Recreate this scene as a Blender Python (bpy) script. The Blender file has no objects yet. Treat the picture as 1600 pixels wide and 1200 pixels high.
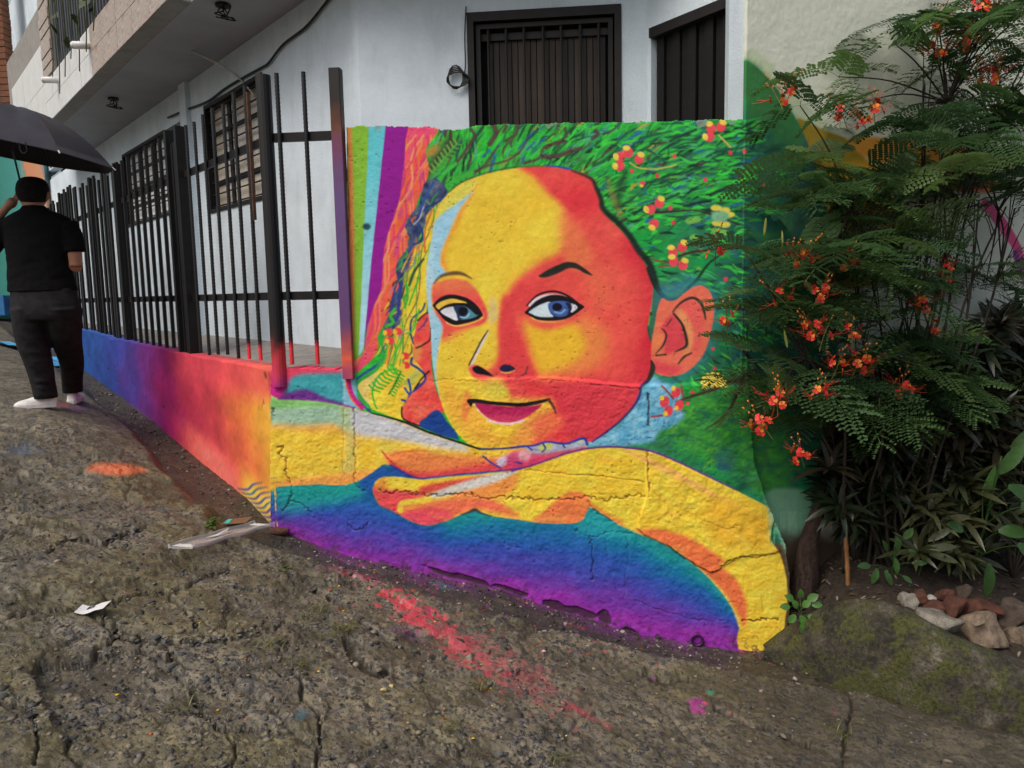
import bpy, bmesh, math, random
import numpy as np
from mathutils import Vector, Matrix

random.seed(7)
RNG = np.random.default_rng(7)
scene = bpy.context.scene
COL = scene.collection

# ------------------------------------------------------------------ camera
F = 1200.0                      # focal length in photo pixels (1600 x 1200)
PITCH = math.atan(143 / F)
ROLL = 0.020
CAM = np.array([0.0, 0.0, 1.60])
fwd = np.array([0, math.cos(PITCH), -math.sin(PITCH)])
R0 = np.array([1.0, 0, 0])
U0 = np.array([0, math.sin(PITCH), math.cos(PITCH)])
RIGHT = R0 * math.cos(ROLL) - U0 * math.sin(ROLL)
UP = U0 * math.cos(ROLL) + R0 * math.sin(ROLL)
cam = bpy.data.cameras.new("camera")
cam.sensor_fit = 'HORIZONTAL'
cam.sensor_width = 36.0
cam.lens = 36.0 * F / 1600.0
cam.clip_end = 600.0
cam.clip_start = 0.05
camo = bpy.data.objects.new("camera", cam)
COL.objects.link(camo)
M = Matrix.Identity(4)
for i in range(3):
    M[i][0], M[i][1], M[i][2], M[i][3] = RIGHT[i], UP[i], -fwd[i], CAM[i]
camo.matrix_world = M
scene.camera = camo

# ------------------------------------------------------------------ light (overcast day)
SUN_EL, SUN_AZ = math.radians(52), math.radians(222)     # azimuth clockwise from +Y: behind the camera
world = bpy.data.worlds.new("World")
scene.world = world
world.use_nodes = True
nt = world.node_tree
bg = nt.nodes['Background']
sky = nt.nodes.new('ShaderNodeTexSky')
sky.sky_type = 'NISHITA'
sky.sun_disc = False
sky.sun_elevation = SUN_EL
sky.sun_rotation = SUN_AZ
sky.air_density = 1.0
sky.dust_density = 6.0
sky.ozone_density = 0.8
nt.links.new(sky.outputs[0], bg.inputs[0])
bg.inputs[1].default_value = 0.13
sun = bpy.data.lights.new("sun", 'SUN')
sun.energy = 1.3
sun.angle = math.radians(35)
sun.color = (1.0, 0.96, 0.90)
suno = bpy.data.objects.new("sun", sun)
COL.objects.link(suno)
sd = Vector((math.sin(SUN_AZ) * math.cos(SUN_EL), math.cos(SUN_AZ) * math.cos(SUN_EL), math.sin(SUN_EL)))
suno.rotation_euler = sd.to_track_quat('Z', 'Y').to_euler()
scene.view_settings.view_transform = 'Standard'
scene.view_settings.look = 'None'
scene.view_settings.gamma = 1.0
scene.view_settings.use_curve_mapping = False
scene.view_settings.exposure = 0.03
scene.cycles.max_bounces = 6
scene.cycles.transparent_max_bounces = 8
scene.cycles.use_denoising = True

# ------------------------------------------------------------------ pixel helpers
def ray(u, v):
    u = np.asarray(u, float)[..., None]
    v = np.asarray(v, float)[..., None]
    return fwd + RIGHT * ((u - 800) / F) - UP * ((v - 600) / F)

def at_depth(u, v, Y):
    d = ray(u, v)
    return CAM + d * (np.asarray(Y, float)[..., None] / d[..., 1:2])

def project(P):
    q = np.asarray(P, float) - CAM
    z = q @ fwd
    z = np.where(z > 0.05, z, 0.05)
    return 800 + F * (q @ RIGHT) / z, 600 - F * (q @ UP) / z

def hit_plane(u, v, p0, n):
    d = ray(u, v)
    t = ((np.asarray(p0) - CAM) @ n) / (d @ n)
    return CAM + d * np.asarray(t)[..., None]

class Frame:
    """vertical plane: origin xy, unit direction along it, outward normal"""
    def __init__(s, o, d, n):
        s.o = np.array([o[0], o[1], 0.0])
        L = math.hypot(*d)
        s.d = np.array([d[0] / L, d[1] / L, 0.0])
        s.n = np.array([n[0], n[1], 0.0])
        s.n /= np.linalg.norm(s.n)
    def w(s, a, z, n=0.0):
        a, z, n = np.asarray(a, float), np.asarray(z, float), np.asarray(n, float)
        return s.o + s.d * a[..., None] + s.n * n[..., None] + np.array([0, 0, 1.0]) * z[..., None]
    def az(s, u, v, n=0.0):
        P = hit_plane(u, v, s.o + s.n * n, s.n)
        return (P - s.o) @ s.d, P[..., 2]

# ------------------------------------------------------------------ numpy noise
_tabs = {}
def _tab(seed):
    if seed not in _tabs:
        _tabs[seed] = np.random.default_rng(seed).random((256, 256)).astype(np.float32)
    return _tabs[seed]
def vnoise(x, y, seed=0):
    t = _tab(seed)
    xi, yi = np.floor(x).astype(int), np.floor(y).astype(int)
    fx, fy = x - xi, y - yi
    fx = fx * fx * (3 - 2 * fx); fy = fy * fy * (3 - 2 * fy)
    x0, x1, y0, y1 = xi & 255, (xi + 1) & 255, yi & 255, (yi + 1) & 255
    return (t[x0, y0] * (1 - fx) + t[x1, y0] * fx) * (1 - fy) + (t[x0, y1] * (1 - fx) + t[x1, y1] * fx) * fy
def fbm(x, y, seed=0, octv=4, gain=0.5):
    s, a, n = 0, 1.0, 0
    for k in range(octv):
        s = s + a * vnoise(x * 2 ** k + 17.3 * k, y * 2 ** k + 5.1 * k, seed + k)
        n += a; a *= gain
    return s / n - 0.5
def worley(x, y, seed=0):
    tx, ty, tid = _tab(seed + 900), _tab(seed + 901), _tab(seed + 902)
    xi, yi = np.floor(x).astype(int), np.floor(y).astype(int)
    f1 = np.full(x.shape, 9.0); f2 = np.full(x.shape, 9.0); cid = np.zeros(x.shape); cx = np.zeros(x.shape); cy = np.zeros(x.shape)
    for i in (-1, 0, 1):
        for j in (-1, 0, 1):
            a, b = (xi + i) & 255, (yi + j) & 255
            px, py = xi + i + tx[a, b], yi + j + ty[a, b]
            d = np.hypot(px - x, py - y)
            near = d < f1
            f2 = np.where(near, f1, np.minimum(f2, d))
            cid = np.where(near, tid[a, b], cid)
            cx = np.where(near, px, cx); cy = np.where(near, py, cy)
            f1 = np.where(near, d, f1)
    return f1, f2, cid, cx, cy
def sstep(a, b, x):
    t = np.clip((x - a) / (b - a), 0, 1)
    return t * t * (3 - 2 * t)

# ------------------------------------------------------------------ colour / material helpers
def lin1(c):
    c = c / 255.0
    return c / 12.92 if c <= 0.04045 else ((c + 0.055) / 1.055) ** 2.4
def lin(c):
    return tuple(lin1(x) for x in c)
def lin_np(a):
    a = np.clip(a, 0, 255) / 255.0
    return np.where(a <= 0.04045, a / 12.92, ((a + 0.055) / 1.055) ** 2.4)

def new_mat(name):
    m = bpy.data.materials.new(name)
    m.use_nodes = True
    n = m.node_tree.nodes
    return m, m.node_tree, n['Principled BSDF']

def noise_node(t, scale, detail=4, rough=0.6, coord='Object', stretch=None):
    tc = t.nodes.new('ShaderNodeTexCoord')
    n = t.nodes.new('ShaderNodeTexNoise')
    n.inputs['Scale'].default_value = scale
    n.inputs['Detail'].default_value = detail
    n.inputs['Roughness'].default_value = rough
    if stretch:
        mp = t.nodes.new('ShaderNodeMapping')
        mp.inputs['Scale'].default_value = stretch
        t.links.new(tc.outputs[coord], mp.inputs[0])
        t.links.new(mp.outputs[0], n.inputs[0])
    else:
        t.links.new(tc.outputs[coord], n.inputs[0])
    return n
def ramp(t, src, stops):
    r = t.nodes.new('ShaderNodeValToRGB')
    while len(r.color_ramp.elements) < len(stops):
        r.color_ramp.elements.new(0.5)
    for e, (p, c) in zip(r.color_ramp.elements, stops):
        e.position = p
        e.color = (*c, 1) if len(c) == 3 else c
    t.links.new(src, r.inputs[0])
    return r
def mix(t, fac, a, b, mode='MIX'):
    n = t.nodes.new('ShaderNodeMix')
    n.data_type = 'RGBA'
    n.blend_type = mode
    for val, sock in ((fac, n.inputs[0]), (a, n.inputs[6]), (b, n.inputs[7])):
        if hasattr(val, 'links'):
            t.links.new(val, sock)
        elif isinstance(val, (int, float)):
            sock.default_value = val
        else:
            sock.default_value = (*val, 1)
    return n.outputs[2]
def bump(t, bsdf, h, strength, dist):
    b = t.nodes.new('ShaderNodeBump')
    b.inputs['Strength'].default_value = strength
    b.inputs['Distance'].default_value = dist
    t.links.new(h, b.inputs['Height'])
    old = bsdf.inputs['Normal'].links
    if old:
        t.links.new(old[0].from_socket, b.inputs['Normal'])
    t.links.new(b.outputs[0], bsdf.inputs['Normal'])

def simple_mat(name, col, rough=0.7, var=0.12, scale=6, bumps=0.0, bscale=60, bdist=0.004, metal=0.0, col2=None, stretch=None, spec=0.4):
    """colour with broad and fine variation, optional second colour blotches and fine relief"""
    m, t, b = new_mat(name)
    c = np.array(col)
    n1 = noise_node(t, scale, 5, 0.65, stretch=stretch)
    c2 = np.array(col2) if col2 is not None else c * (1 - 2.2 * var)
    r = ramp(t, n1.outputs[0], [(0.30, tuple(np.clip(c2, 0, 1))), (0.55, tuple(c)), (0.8, tuple(np.clip(c * (1 + var), 0, 1)))])
    n2 = noise_node(t, scale * 9, 3)
    r2 = ramp(t, n2.outputs[0], [(0.25, (1 - var,) * 3), (0.7, (1.0,) * 3)])
    out = mix(t, 1.0, r.outputs[0], r2.outputs[0], 'MULTIPLY')
    t.links.new(out, b.inputs['Base Color'])
    b.inputs['Roughness'].default_value = rough
    b.inputs['Metallic'].default_value = metal
    b.inputs['Specular IOR Level'].default_value = spec
    if bumps:
        n3 = noise_node(t, bscale, 4, 0.7)
        bump(t, b, n3.outputs[0], bumps, bdist)
    return m

def attr_mat(name, attr, rough=0.75, bumps=0.3, bscale=90, bdist=0.003, var=0.12, spec=0.3):
    """base colour from a painted colour attribute, with grime variation and relief"""
    m, t, b = new_mat(name)
    a = t.nodes.new('ShaderNodeAttribute')
    a.attribute_name = attr
    n1 = noise_node(t, 25, 5, 0.7)
    r = ramp(t, n1.outputs[0], [(0.3, (1 - var,) * 3), (0.65, (1.0,) * 3)])
    out = mix(t, 1.0, a.outputs[0], r.outputs[0], 'MULTIPLY')
    t.links.new(out, b.inputs['Base Color'])
    b.inputs['Roughness'].default_value = rough
    b.inputs['Specular IOR Level'].default_value = spec
    n2 = noise_node(t, bscale, 5, 0.65)
    bump(t, b, n2.outputs[0], bumps, bdist)
    return m

# ------------------------------------------------------------------ object helpers
WLOC = {}
def thing(name, label, cat, loc=(0, 0, 0), group=None, kind='thing'):
    o = bpy.data.objects.new(name, None)
    o.empty_display_size = 0.1
    COL.objects.link(o)
    o.location = [float(x) for x in loc]
    WLOC[o] = np.array([float(x) for x in loc])
    tag(o, label, cat, group, kind)
    return o
def tag(o, label=None, cat=None, group=None, kind=None):
    if label: o['label'] = label
    if cat: o['category'] = cat
    if group: o['group'] = group
    if kind: o['kind'] = kind
    return o
def link(name, me, mat, parent=None, loc=None, rot=None):
    """link a mesh; vertices are relative to loc (world); loc defaults to the parent's place"""
    o = bpy.data.objects.new(name, me)
    COL.objects.link(o)
    if mat is not None and len(me.materials) == 0:
        for mm in (mat if isinstance(mat, (list, tuple)) else [mat]):
            me.materials.append(mm)
    base = WLOC[parent] if parent is not None else np.zeros(3)
    loc = base if loc is None else np.array([float(x) for x in loc])
    WLOC[o] = loc
    if parent is not None:
        o.parent = parent
    o.location = [float(x) for x in (loc - base)]
    if rot is not None:
        o.rotation_euler = rot
    return o
def mesh(name, V, Fc, smooth=False, mats=None, colors=None, attr='paint'):
    me = bpy.data.meshes.new(name)
    V = np.asarray(V, float)
    if isinstance(Fc, np.ndarray):
        k = Fc.shape[1]
        me.vertices.add(len(V)); me.vertices.foreach_set('co', V.astype(np.float32).ravel())
        me.loops.add(Fc.size); me.loops.foreach_set('vertex_index', Fc.astype(np.int32).ravel())
        me.polygons.add(len(Fc))
        me.polygons.foreach_set('loop_start', np.arange(0, Fc.size, k, dtype=np.int32))
        me.polygons.foreach_set('loop_total', np.full(len(Fc), k, dtype=np.int32))
        me.update(calc_edges=True)
    else:
        me.from_pydata([tuple(map(float, v)) for v in V], [], [tuple(int(i) for i in f) for f in Fc])
    if mats is not None:
        me.polygons.foreach_set('material_index', np.asarray(mats, dtype=np.int32))
    if smooth:
        me.polygons.foreach_set('use_smooth', np.ones(len(me.polygons), dtype=bool))
    if colors is not None:
        ca = me.color_attributes.new(attr, 'FLOAT_COLOR', 'POINT')
        c4 = np.ones((len(V), 4), np.float32); c4[:, :3] = colors
        ca.data.foreach_set('color', c4.ravel())
    me.validate()
    me.update()
    return me

class MB:
    """collects shapes (world coordinates) into one mesh"""
    def __init__(s):
        s.V, s.F, s.m = [], [], []
    def add(s, V, Fc, mi=0):
        b = len(s.V)
        s.V += [tuple(map(float, v)) for v in V]
        s.F += [tuple(int(i) + b for i in f) for f in Fc]
        s.m += [mi] * len(Fc)
        return s
    def hexa(s, P, mi=0):                 # 8 corners: bottom 4 ccw, top 4 ccw
        return s.add(P, [(3, 2, 1, 0), (4, 5, 6, 7), (0, 1, 5, 4), (1, 2, 6, 5), (2, 3, 7, 6), (3, 0, 4, 7)], mi)
    def box(s, c, size, mi=0):
        x, y, z = c; a, b, d = size[0] / 2, size[1] / 2, size[2] / 2
        return s.hexa([(x - a, y - b, z - d), (x + a, y - b, z - d), (x + a, y + b, z - d), (x - a, y + b, z - d),
                       (x - a, y - b, z + d), (x + a, y - b, z + d), (x + a, y + b, z + d), (x - a, y + b, z + d)], mi)
    def fbox(s, fr, a0, a1, z0, z1, n0, n1, mi=0):   # box in a Frame
        P = [fr.w(a, z, n) for z in (z0, z1) for (a, n) in ((a0, n0), (a1, n0), (a1, n1), (a0, n1))]
        return s.hexa(P, mi)
    def tube(s, pts, r, sides=8, cap=True, mi=0):
        pts = [np.asarray(p, float) for p in pts]
        n = len(pts)
        rr = [r] * n if np.isscalar(r) else list(r)
        V, prev = [], None
        for i, p in enumerate(pts):
            t = pts[min(i + 1, n - 1)] - pts[max(i - 1, 0)]
            t = t / (np.linalg.norm(t) + 1e-12)
            if prev is None:
                a = np.array([0, 0, 1.0]) if abs(t[2]) < 0.9 else np.array([1.0, 0, 0])
                e1 = np.cross(t, a)
            else:
                e1 = prev - t * (prev @ t)
            e1 = e1 / (np.linalg.norm(e1) + 1e-12)
            prev = e1
            e2 = np.cross(t, e1)
            for k in range(sides):
                an = 2 * math.pi * k / sides
                V.append(p + rr[i] * (math.cos(an) * e1 + math.sin(an) * e2))
        Fc = []
        for i in range(n - 1):
            for k in range(sides):
                k2 = (k + 1) % sides
                Fc.append((i * sides + k, i * sides + k2, (i + 1) * sides + k2, (i + 1) * sides + k))
        if cap:
            Fc.append(tuple(range(sides - 1, -1, -1)))
            Fc.append(tuple((n - 1) * sides + k for k in range(sides)))
        return s.add(V, Fc, mi)
    def loft(s, rings, cap=True, mi=0):
        k = len(rings[0]); V = [p for r in rings for p in r]; Fc = []
        for i in range(len(rings) - 1):
            for j in range(k):
                j2 = (j + 1) % k
                Fc.append((i * k + j, i * k + j2, (i + 1) * k + j2, (i + 1) * k + j))
        if cap:
            Fc.append(tuple(range(k - 1, -1, -1))); Fc.append(tuple((len(rings) - 1) * k + j for j in range(k)))
        return s.add(V, Fc, mi)
    def build(s, name, mat, parent=None, loc=None, smooth=False, rot=None):
        base = np.array([float(x) for x in loc]) if loc is not None else (WLOC[parent] if parent is not None else np.zeros(3))
        me = mesh(name, np.array(s.V) - base, s.F, smooth, s.m)
        return link(name, me, mat, parent, base, rot)

def catmull(pts, sub=6, closed=False):
    P = np.asarray(pts, float); n = len(P); out = []
    rng = range(n if closed else n - 1)
    for i in rng:
        if closed:
            p0, p1, p2, p3 = P[(i - 1) % n], P[i], P[(i + 1) % n], P[(i + 2) % n]
        else:
            p0, p1, p2, p3 = P[max(i - 1, 0)], P[i], P[i + 1], P[min(i + 2, n - 1)]
        for k in range(sub):
            t = k / sub
            out.append(0.5 * ((2 * p1) + (-p0 + p2) * t + (2 * p0 - 5 * p1 + 4 * p2 - p3) * t * t + (-p0 + 3 * p1 - 3 * p2 + p3) * t ** 3))
    if not closed:
        out.append(P[-1])
    return np.array(out)
# ------------------------------------------------------------------ mural painting (a small paint engine, photo-pixel units on the wall plane)
class Canvas:
    def __init__(s, x0, y0, w, h, fill=(255, 255, 255)):
        s.x0, s.y0, s.w, s.h = x0, y0, w, h
        s.a = np.zeros((h, w, 3), np.float32); s.a[:] = fill
        s.clip = None
    def box(s, pts, pad):
        lo = np.floor(pts.min(0) - pad - (s.x0, s.y0)).astype(int); hi = np.ceil(pts.max(0) + pad - (s.x0, s.y0)).astype(int) + 1
        i0, i1 = max(lo[0], 0), min(hi[0], s.w); j0, j1 = max(lo[1], 0), min(hi[1], s.h)
        return i0, i1, j0, j1
    def grid(s, b):
        x = (np.arange(b[0], b[1]) + s.x0 + 0.5).astype(np.float32); y = (np.arange(b[2], b[3]) + s.y0 + 0.5).astype(np.float32)
        return np.meshgrid(x, y)
    def blend(s, b, al, col):
        if s.clip is not None:
            al = al * s.clip[b[2]:b[3], b[0]:b[1]]
        reg = s.a[b[2]:b[3], b[0]:b[1]]
        if callable(col):
            X, Y = s.grid(b); c = col(X, Y)
        else:
            c = np.array(col, np.float32)
        reg += al[..., None] * (c - reg)
    def sdf(s, P, b):
        X, Y = s.grid(b)
        d2 = np.full(X.shape, 1e9, np.float32); ins = np.zeros(X.shape, bool)
        n = len(P)
        for i in range(n):
            ax, ay = P[i]; bx, by = P[(i + 1) % n]
            ex, ey = bx - ax, by - ay
            L = ex * ex + ey * ey + 1e-9
            t = np.clip(((X - ax) * ex + (Y - ay) * ey) / L, 0, 1)
            d2 = np.minimum(d2, (X - ax - t * ex) ** 2 + (Y - ay - t * ey) ** 2)
            if (ay > by) != (ay < by) or ay != by:
                c = (ay > Y) != (by > Y)
                if ay != by:
                    ins ^= c & (X < (bx - ax) * (Y - ay) / (by - ay) + ax)
        d = np.sqrt(d2)
        return np.where(ins, d, -d)
    def alpha_poly(s, pts, feather, sub):
        P = catmull(pts, sub, True) if sub > 1 else np.asarray(pts, float)
        b = s.box(P, feather + 2)
        if b[1] <= b[0] or b[3] <= b[2]:
            return None, None
        d = s.sdf(P, b)
        f = max(feather, 0.8)
        return b, sstep(-f, f, d).astype(np.float32)
    def poly(s, pts, col, feather=0.8, alpha=1.0, sub=4):
        b, al = s.alpha_poly(pts, feather, sub)
        if b is not None:
            s.blend(b, al * alpha, col)
    def mask(s, pts, feather=0.8, sub=4):
        m = np.zeros((s.h, s.w), np.float32)
        b, al = s.alpha_poly(pts, feather, sub)
        m[b[2]:b[3], b[0]:b[1]] = al
        return m
    def stroke(s, pts, col, width=2.0, feather=0.9, alpha=1.0, sub=5):
        P = np.asarray(pts, float)
        W = np.full(len(P), float(width)) if np.isscalar(width) else np.asarray(width, float)
        if sub > 1 and len(P) > 2:
            Q = catmull(np.column_stack([P, W]), sub); P, W = Q[:, :2], np.maximum(Q[:, 2], 0)
        b = s.box(P, W.max() / 2 + feather + 2)
        if b[1] <= b[0] or b[3] <= b[2]:
            return
        X, Y = s.grid(b)
        d = np.full(X.shape, -1e9, np.float32)
        for i in range(len(P) - 1):
            ax, ay = P[i]; ex, ey = P[i + 1] - P[i]
            L = ex * ex + ey * ey + 1e-9
            t = np.clip(((X - ax) * ex + (Y - ay) * ey) / L, 0, 1)
            w = (W[i] + (W[i + 1] - W[i]) * t) / 2
            d = np.maximum(d, w - np.hypot(X - ax - t * ex, Y - ay - t * ey))
        s.blend(b, sstep(-feather, feather, d).astype(np.float32) * alpha, col)
    def dot(s, x, y, rx, ry, col, feather=0.8, alpha=1.0, rot=0.0):
        a = np.linspace(0, 2 * np.pi, 14, endpoint=False)
        c, n = math.cos(rot), math.sin(rot)
        P = np.column_stack([x + rx * np.cos(a) * c - ry * np.sin(a) * n, y + rx * np.cos(a) * n + ry * np.sin(a) * c])
        s.poly(P, col, feather, alpha, 1)
    def sample(s, u, v):
        x = np.clip(u - s.x0 - 0.5, 0, s.w - 1.001); y = np.clip(v - s.y0 - 0.5, 0, s.h - 1.001)
        i, j = x.astype(int), y.astype(int); fx, fy = (x - i)[..., None], (y - j)[..., None]
        A = s.a
        return (A[j, i] * (1 - fx) + A[j, i + 1] * fx) * (1 - fy) + (A[j + 1, i] * (1 - fx) + A[j + 1, i + 1] * fx) * fy

def rg(ox, oy, k):
    return lambda *p: [(ox + x * k, oy + y * k) for x, y in p]
r1 = rg(520, 180, .225); r2 = rg(840, 180, .225); r3 = rg(520, 420, .225); r4 = rg(840, 420, .225); r5 = rg(420, 600, .25); r6 = rg(800, 600, .35)
r7 = rg(600, 480, .125); r8 = rg(1140, 0, .2917); r9 = rg(1140, 330, .3083)

YEL = (240, 196, 62); YEL2 = (232, 180, 50); COR = (220, 70, 72); ORG = (240, 128, 72); RED = (205, 58, 76); MAG = (196, 50, 112)
LBL = (158, 203, 224); LAV = (190, 192, 212); BLK = (22, 20, 26); NAVY = (38, 58, 138); GRN = (48, 168, 62); DGR = (34, 84, 58)

def paint_mural():
    C = Canvas(400, 0, 1240, 1040, (204, 209, 194))
    rng = np.random.default_rng(11)
    # --- green leaf-hair field over the wall and on to the neighbour wall
    def green(X, Y):
        t = np.clip((X - 760) / 420, 0, 1)[..., None]
        n = fbm(X / 60, Y / 45, 31)[..., None]; n2 = fbm(X / 22 + 9, Y / 18, 41)[..., None]
        c = np.array((52, 168, 62)) * (1 - t) + np.array((36, 116, 88)) * t
        c = c + n * np.array((-40, 60, -30)) + n2 * np.array((-20, 60, 10))
        b = sstep(0.12, 0.3, fbm(X / 35 + 3, Y / 30, 51))[..., None] * 0.6
        return c * (1 - b) + np.array((36, 96, 128)) * b
    hill = [(1100, 60), (1165, 93), (1190, 112), (1215, 140), (1240, 180), (1258, 215), (1275, 260), (1288, 320), (1300, 400), (1308, 520), (1306, 640), (1296, 720), (1285, 760), (1240, 860), (1100, 900), (600, 900), (600, 100)]
    C.poly([(1165, 82), (1205, 98), (1235, 140), (1300, 200), (1340, 225), (1390, 230), (1330, 320), (1280, 340), (1165, 200)], (180, 196, 160), 5, .8)
    C.poly([(1240, 190), (1290, 205), (1330, 222), (1362, 262), (1392, 300), (1412, 345), (1405, 400), (1370, 440), (1320, 450), (1280, 400), (1250, 300)], (150, 128, 38), 3)
    C.poly([(1290, 280), (1350, 250), (1395, 290), (1410, 340), (1400, 390), (1330, 400), (1300, 350)], (196, 150, 42), 8)
    C.poly([(1455, 235), (1500, 225), (1560, 290), (1520, 300), (1480, 290)], (214, 112, 76), 5)
    C.poly([(1330, 215), (1480, 225), (1500, 240), (1440, 260), (1360, 250)], (214, 150, 60), 4)
    C.stroke([(1540, 318), (1562, 345), (1588, 385), (1600, 420), (1630, 470)], (206, 82, 130), [14, 18, 14, 12, 14], 1.5)
    C.stroke([(1586, 395), (1598, 425), (1640, 520)], (150, 60, 160), [8, 12, 16], 2)
    C.poly(hill, green, 1.5, 1, 3)
    C.poly([(1165, 93), (1215, 140), (1250, 205), (1262, 260), (1200, 250), (1165, 170)], (58, 120, 58), 8, .8)
    # darker, bluer right side and green lower right
    C.poly([(1150, 190), (1260, 250), (1310, 420), (1312, 640), (1240, 760), (1180, 700), (1150, 500), (1130, 300)], (26, 78, 66), 28, .62)
    C.poly([(1040, 620), (1170, 590), (1230, 660), (1220, 780), (1120, 730), (1050, 690), (1010, 660)], lambda X, Y: np.array((58, 142, 58)) + fbm(X / 14, Y / 8, 61)[..., None] * np.array((60, 90, -10)), 16, .9)
    for k in range(260):                                         # brushed swirls in the lower green
        x, y = rng.uniform(1015, 1290), rng.uniform(560, 790)
        c = [(70, 170, 60), (40, 110, 70), (110, 160, 60), (34, 84, 120), (30, 90, 60)][rng.integers(5)]
        a = rng.uniform(-0.9, 0.3); L = rng.uniform(8, 22)
        C.stroke([(x, y), (x + L * .5 * math.cos(a) - 2, y + L * .5 * math.sin(a) - 2), (x + L * math.cos(a), y + L * math.sin(a))], c, rng.uniform(1.5, 4), 1.2, .45, 3)
    C.dot(1132, 718, 14, 20, (40, 80, 130), 8, .55); C.dot(1190, 630, 26, 40, (30, 100, 60), 14, .5)
    for k in range(420):                                         # blotched brushwork on the neighbour wall
        x, y = rng.uniform(1140, 1305), rng.uniform(170, 760)
        if y < 150 + (x - 1165) * 1.5: continue
        c = [(34, 100, 92), (30, 90, 120), (44, 124, 66), (24, 70, 58), (60, 120, 60), (26, 84, 76)][rng.integers(6)]
        a = rng.uniform(0, 3.1); L = rng.uniform(5, 16)
        C.stroke([(x, y), (x + L * math.cos(a), y + L * math.sin(a) * .8), (x + L * 1.6 * math.cos(a + .6), y + L * 1.6 * math.sin(a + .6))], c, rng.uniform(4, 11), 3, rng.uniform(.25, .6), 3)
    # leaf strokes following the flow of the hair
    def flow(x, y):
        dx, dy = x - 780, y - 560
        a = math.atan2(-dy, dx) - math.radians(30)
        return max(min(a, 1.2), -0.7)
    for k in range(2300):
        top = k % 2 == 0
        x, y = (rng.uniform(670, 1165), rng.uniform(188, 345)) if top else (rng.uniform(900, 1300), rng.uniform(190, 600))
        if x > 1165 and (y < 150 + (x - 1165) * 1.4 or rng.random() < .75): continue
        a = flow(x, y) + rng.normal(0, .20); L = rng.uniform(12, 44) if top else rng.uniform(8, 30); cv = rng.normal(.12, .25)
        t = np.clip((x - 760) / 420, 0, 1)
        pal = [(64, 204, 66), (46, 160, 60), (28, 84, 52), (56, 186, 70), (22, 58, 46), (40, 104, 148), (74, 168, 128), (84, 56, 60), (168, 164, 62)]
        w_ = np.array([4.5, 3.5, 2.6, 3, 1.8 + t, .5 + .9 * t, .5 + t, 1.5 * (1 - t), .8 * (1 - t)]); w_ /= w_.sum()
        c = pal[rng.choice(9, p=w_)]
        m = (x + L * .5 * math.cos(a + cv), y - L * .5 * math.sin(a + cv))
        W = rng.uniform(1.8, 6.2)
        C.stroke([(x, y), m, (x + L * math.cos(a), y - L * math.sin(a))], c, [W * .35, W, W * .15], .9, rng.uniform(.65, 1.0), 3)
    # long branch strokes of the hair (dark brown in the top left, darker green to the right)
    BR = (84, 58, 62)
    for p, c, w in [(r1((900, 440), (1010, 385), (1100, 280), (1150, 215)), BR, 2.6), (r1((960, 400), (1080, 350), (1220, 310), (1300, 250), (1360, 150)), BR, 3.2),
                    (r1((1110, 260), (1080, 330), (980, 410)), BR, 2.4), (r1((960, 100), (985, 140), (960, 190), (900, 280), (860, 330)), BR, 5),
                    (r1((1120, 70), (1130, 130), (1090, 200)), BR, 8), (r1((1290, 70), (1270, 130), (1200, 180)), BR, 5), (r1((1330, 330), (1430, 300), (1470, 220), (1590, 180)), BR, 4),
                    (r1((1480, 300), (1600, 280), (1650, 240)), BR, 4), (r2((40, 290), (130, 280), (230, 250), (300, 230)), BR, 6), (r2((60, 230), (110, 200), (190, 180)), BR, 5),
                    (r2((190, 90), (200, 150)), BR, 4), (r2((400, 110), (420, 130), (380, 160)), BR, 6), (r2((390, 350), (470, 310), (560, 230)), DGR, 5), (r2((540, 200), (620, 130), (670, 100)), DGR, 3),
                    (r2((660, 240), (700, 200), (720, 160), (850, 130), (930, 110)), DGR, 3), (r2((920, 180), (1000, 140), (1100, 100)), (24, 50, 44), 4), (r2((840, 330), (900, 290), (910, 230)), DGR, 2),
                     (r2((850, 500), (960, 460), (1040, 440)), DGR, 3.5),
                    (r2((670, 690), (760, 630), (900, 580), (980, 545)), (26, 56, 54), 4), (r2((1200, 555), (1250, 530), (1350, 490)), (24, 52, 46), 5), (r2((1120, 605), (1200, 595)), (24, 50, 46), 4),
                    (r2((1100, 440), (1160, 430), (1260, 340)), (60, 110, 90), 3), (r2((910, 800), (1010, 710), (1160, 690)), DGR, 2.5), (r2((700, 620), (800, 590), (860, 560)), (34, 88, 130), 3)]:
        C.stroke(p, c, w, 1.4, .85)
    C.stroke(r2((610, 390), (565, 520), (560, 640)), (30, 54, 42), [5, 12, 5], 7, .7); C.stroke(r2((490, 450), (530, 590), (590, 720)), (150, 120, 64), [5, 9, 4], 6, .6)
    for x, y in ((1400, 110), (1340, 180), (1480, 150), (1090, 240), (1400, 190)):
        q = r1((x, y), (x - 50, y + 50)); C.stroke(q, (40, 88, 168), 3, 1, .85, 1)
    C.poly(r1((740, 210), (800, 150), (860, 170), (850, 230), (780, 300), (700, 400), (640, 480), (620, 400), (680, 290)), (70, 70, 52), 9, .75)
    C.poly(r1((640, 250), (700, 210), (740, 230), (700, 280), (650, 290)), (190, 130, 64), 5, .8)
    for t in np.linspace(0, 1, 9):                               # the little fern in the corner
        x, y = 690 + 170 * t, 400 - 200 * t
        C.stroke(r1((x, y), (x - 24, y - 34 - 8 * t)), (110, 176, 70), 2.4, .8, .9, 1); C.stroke(r1((x, y), (x + 34, y + 8)), (90, 160, 64), 2.2, .8, .9, 1)
    C.stroke(r1((690, 400), (860, 200)), (90, 170, 70), 1.8)
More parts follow.
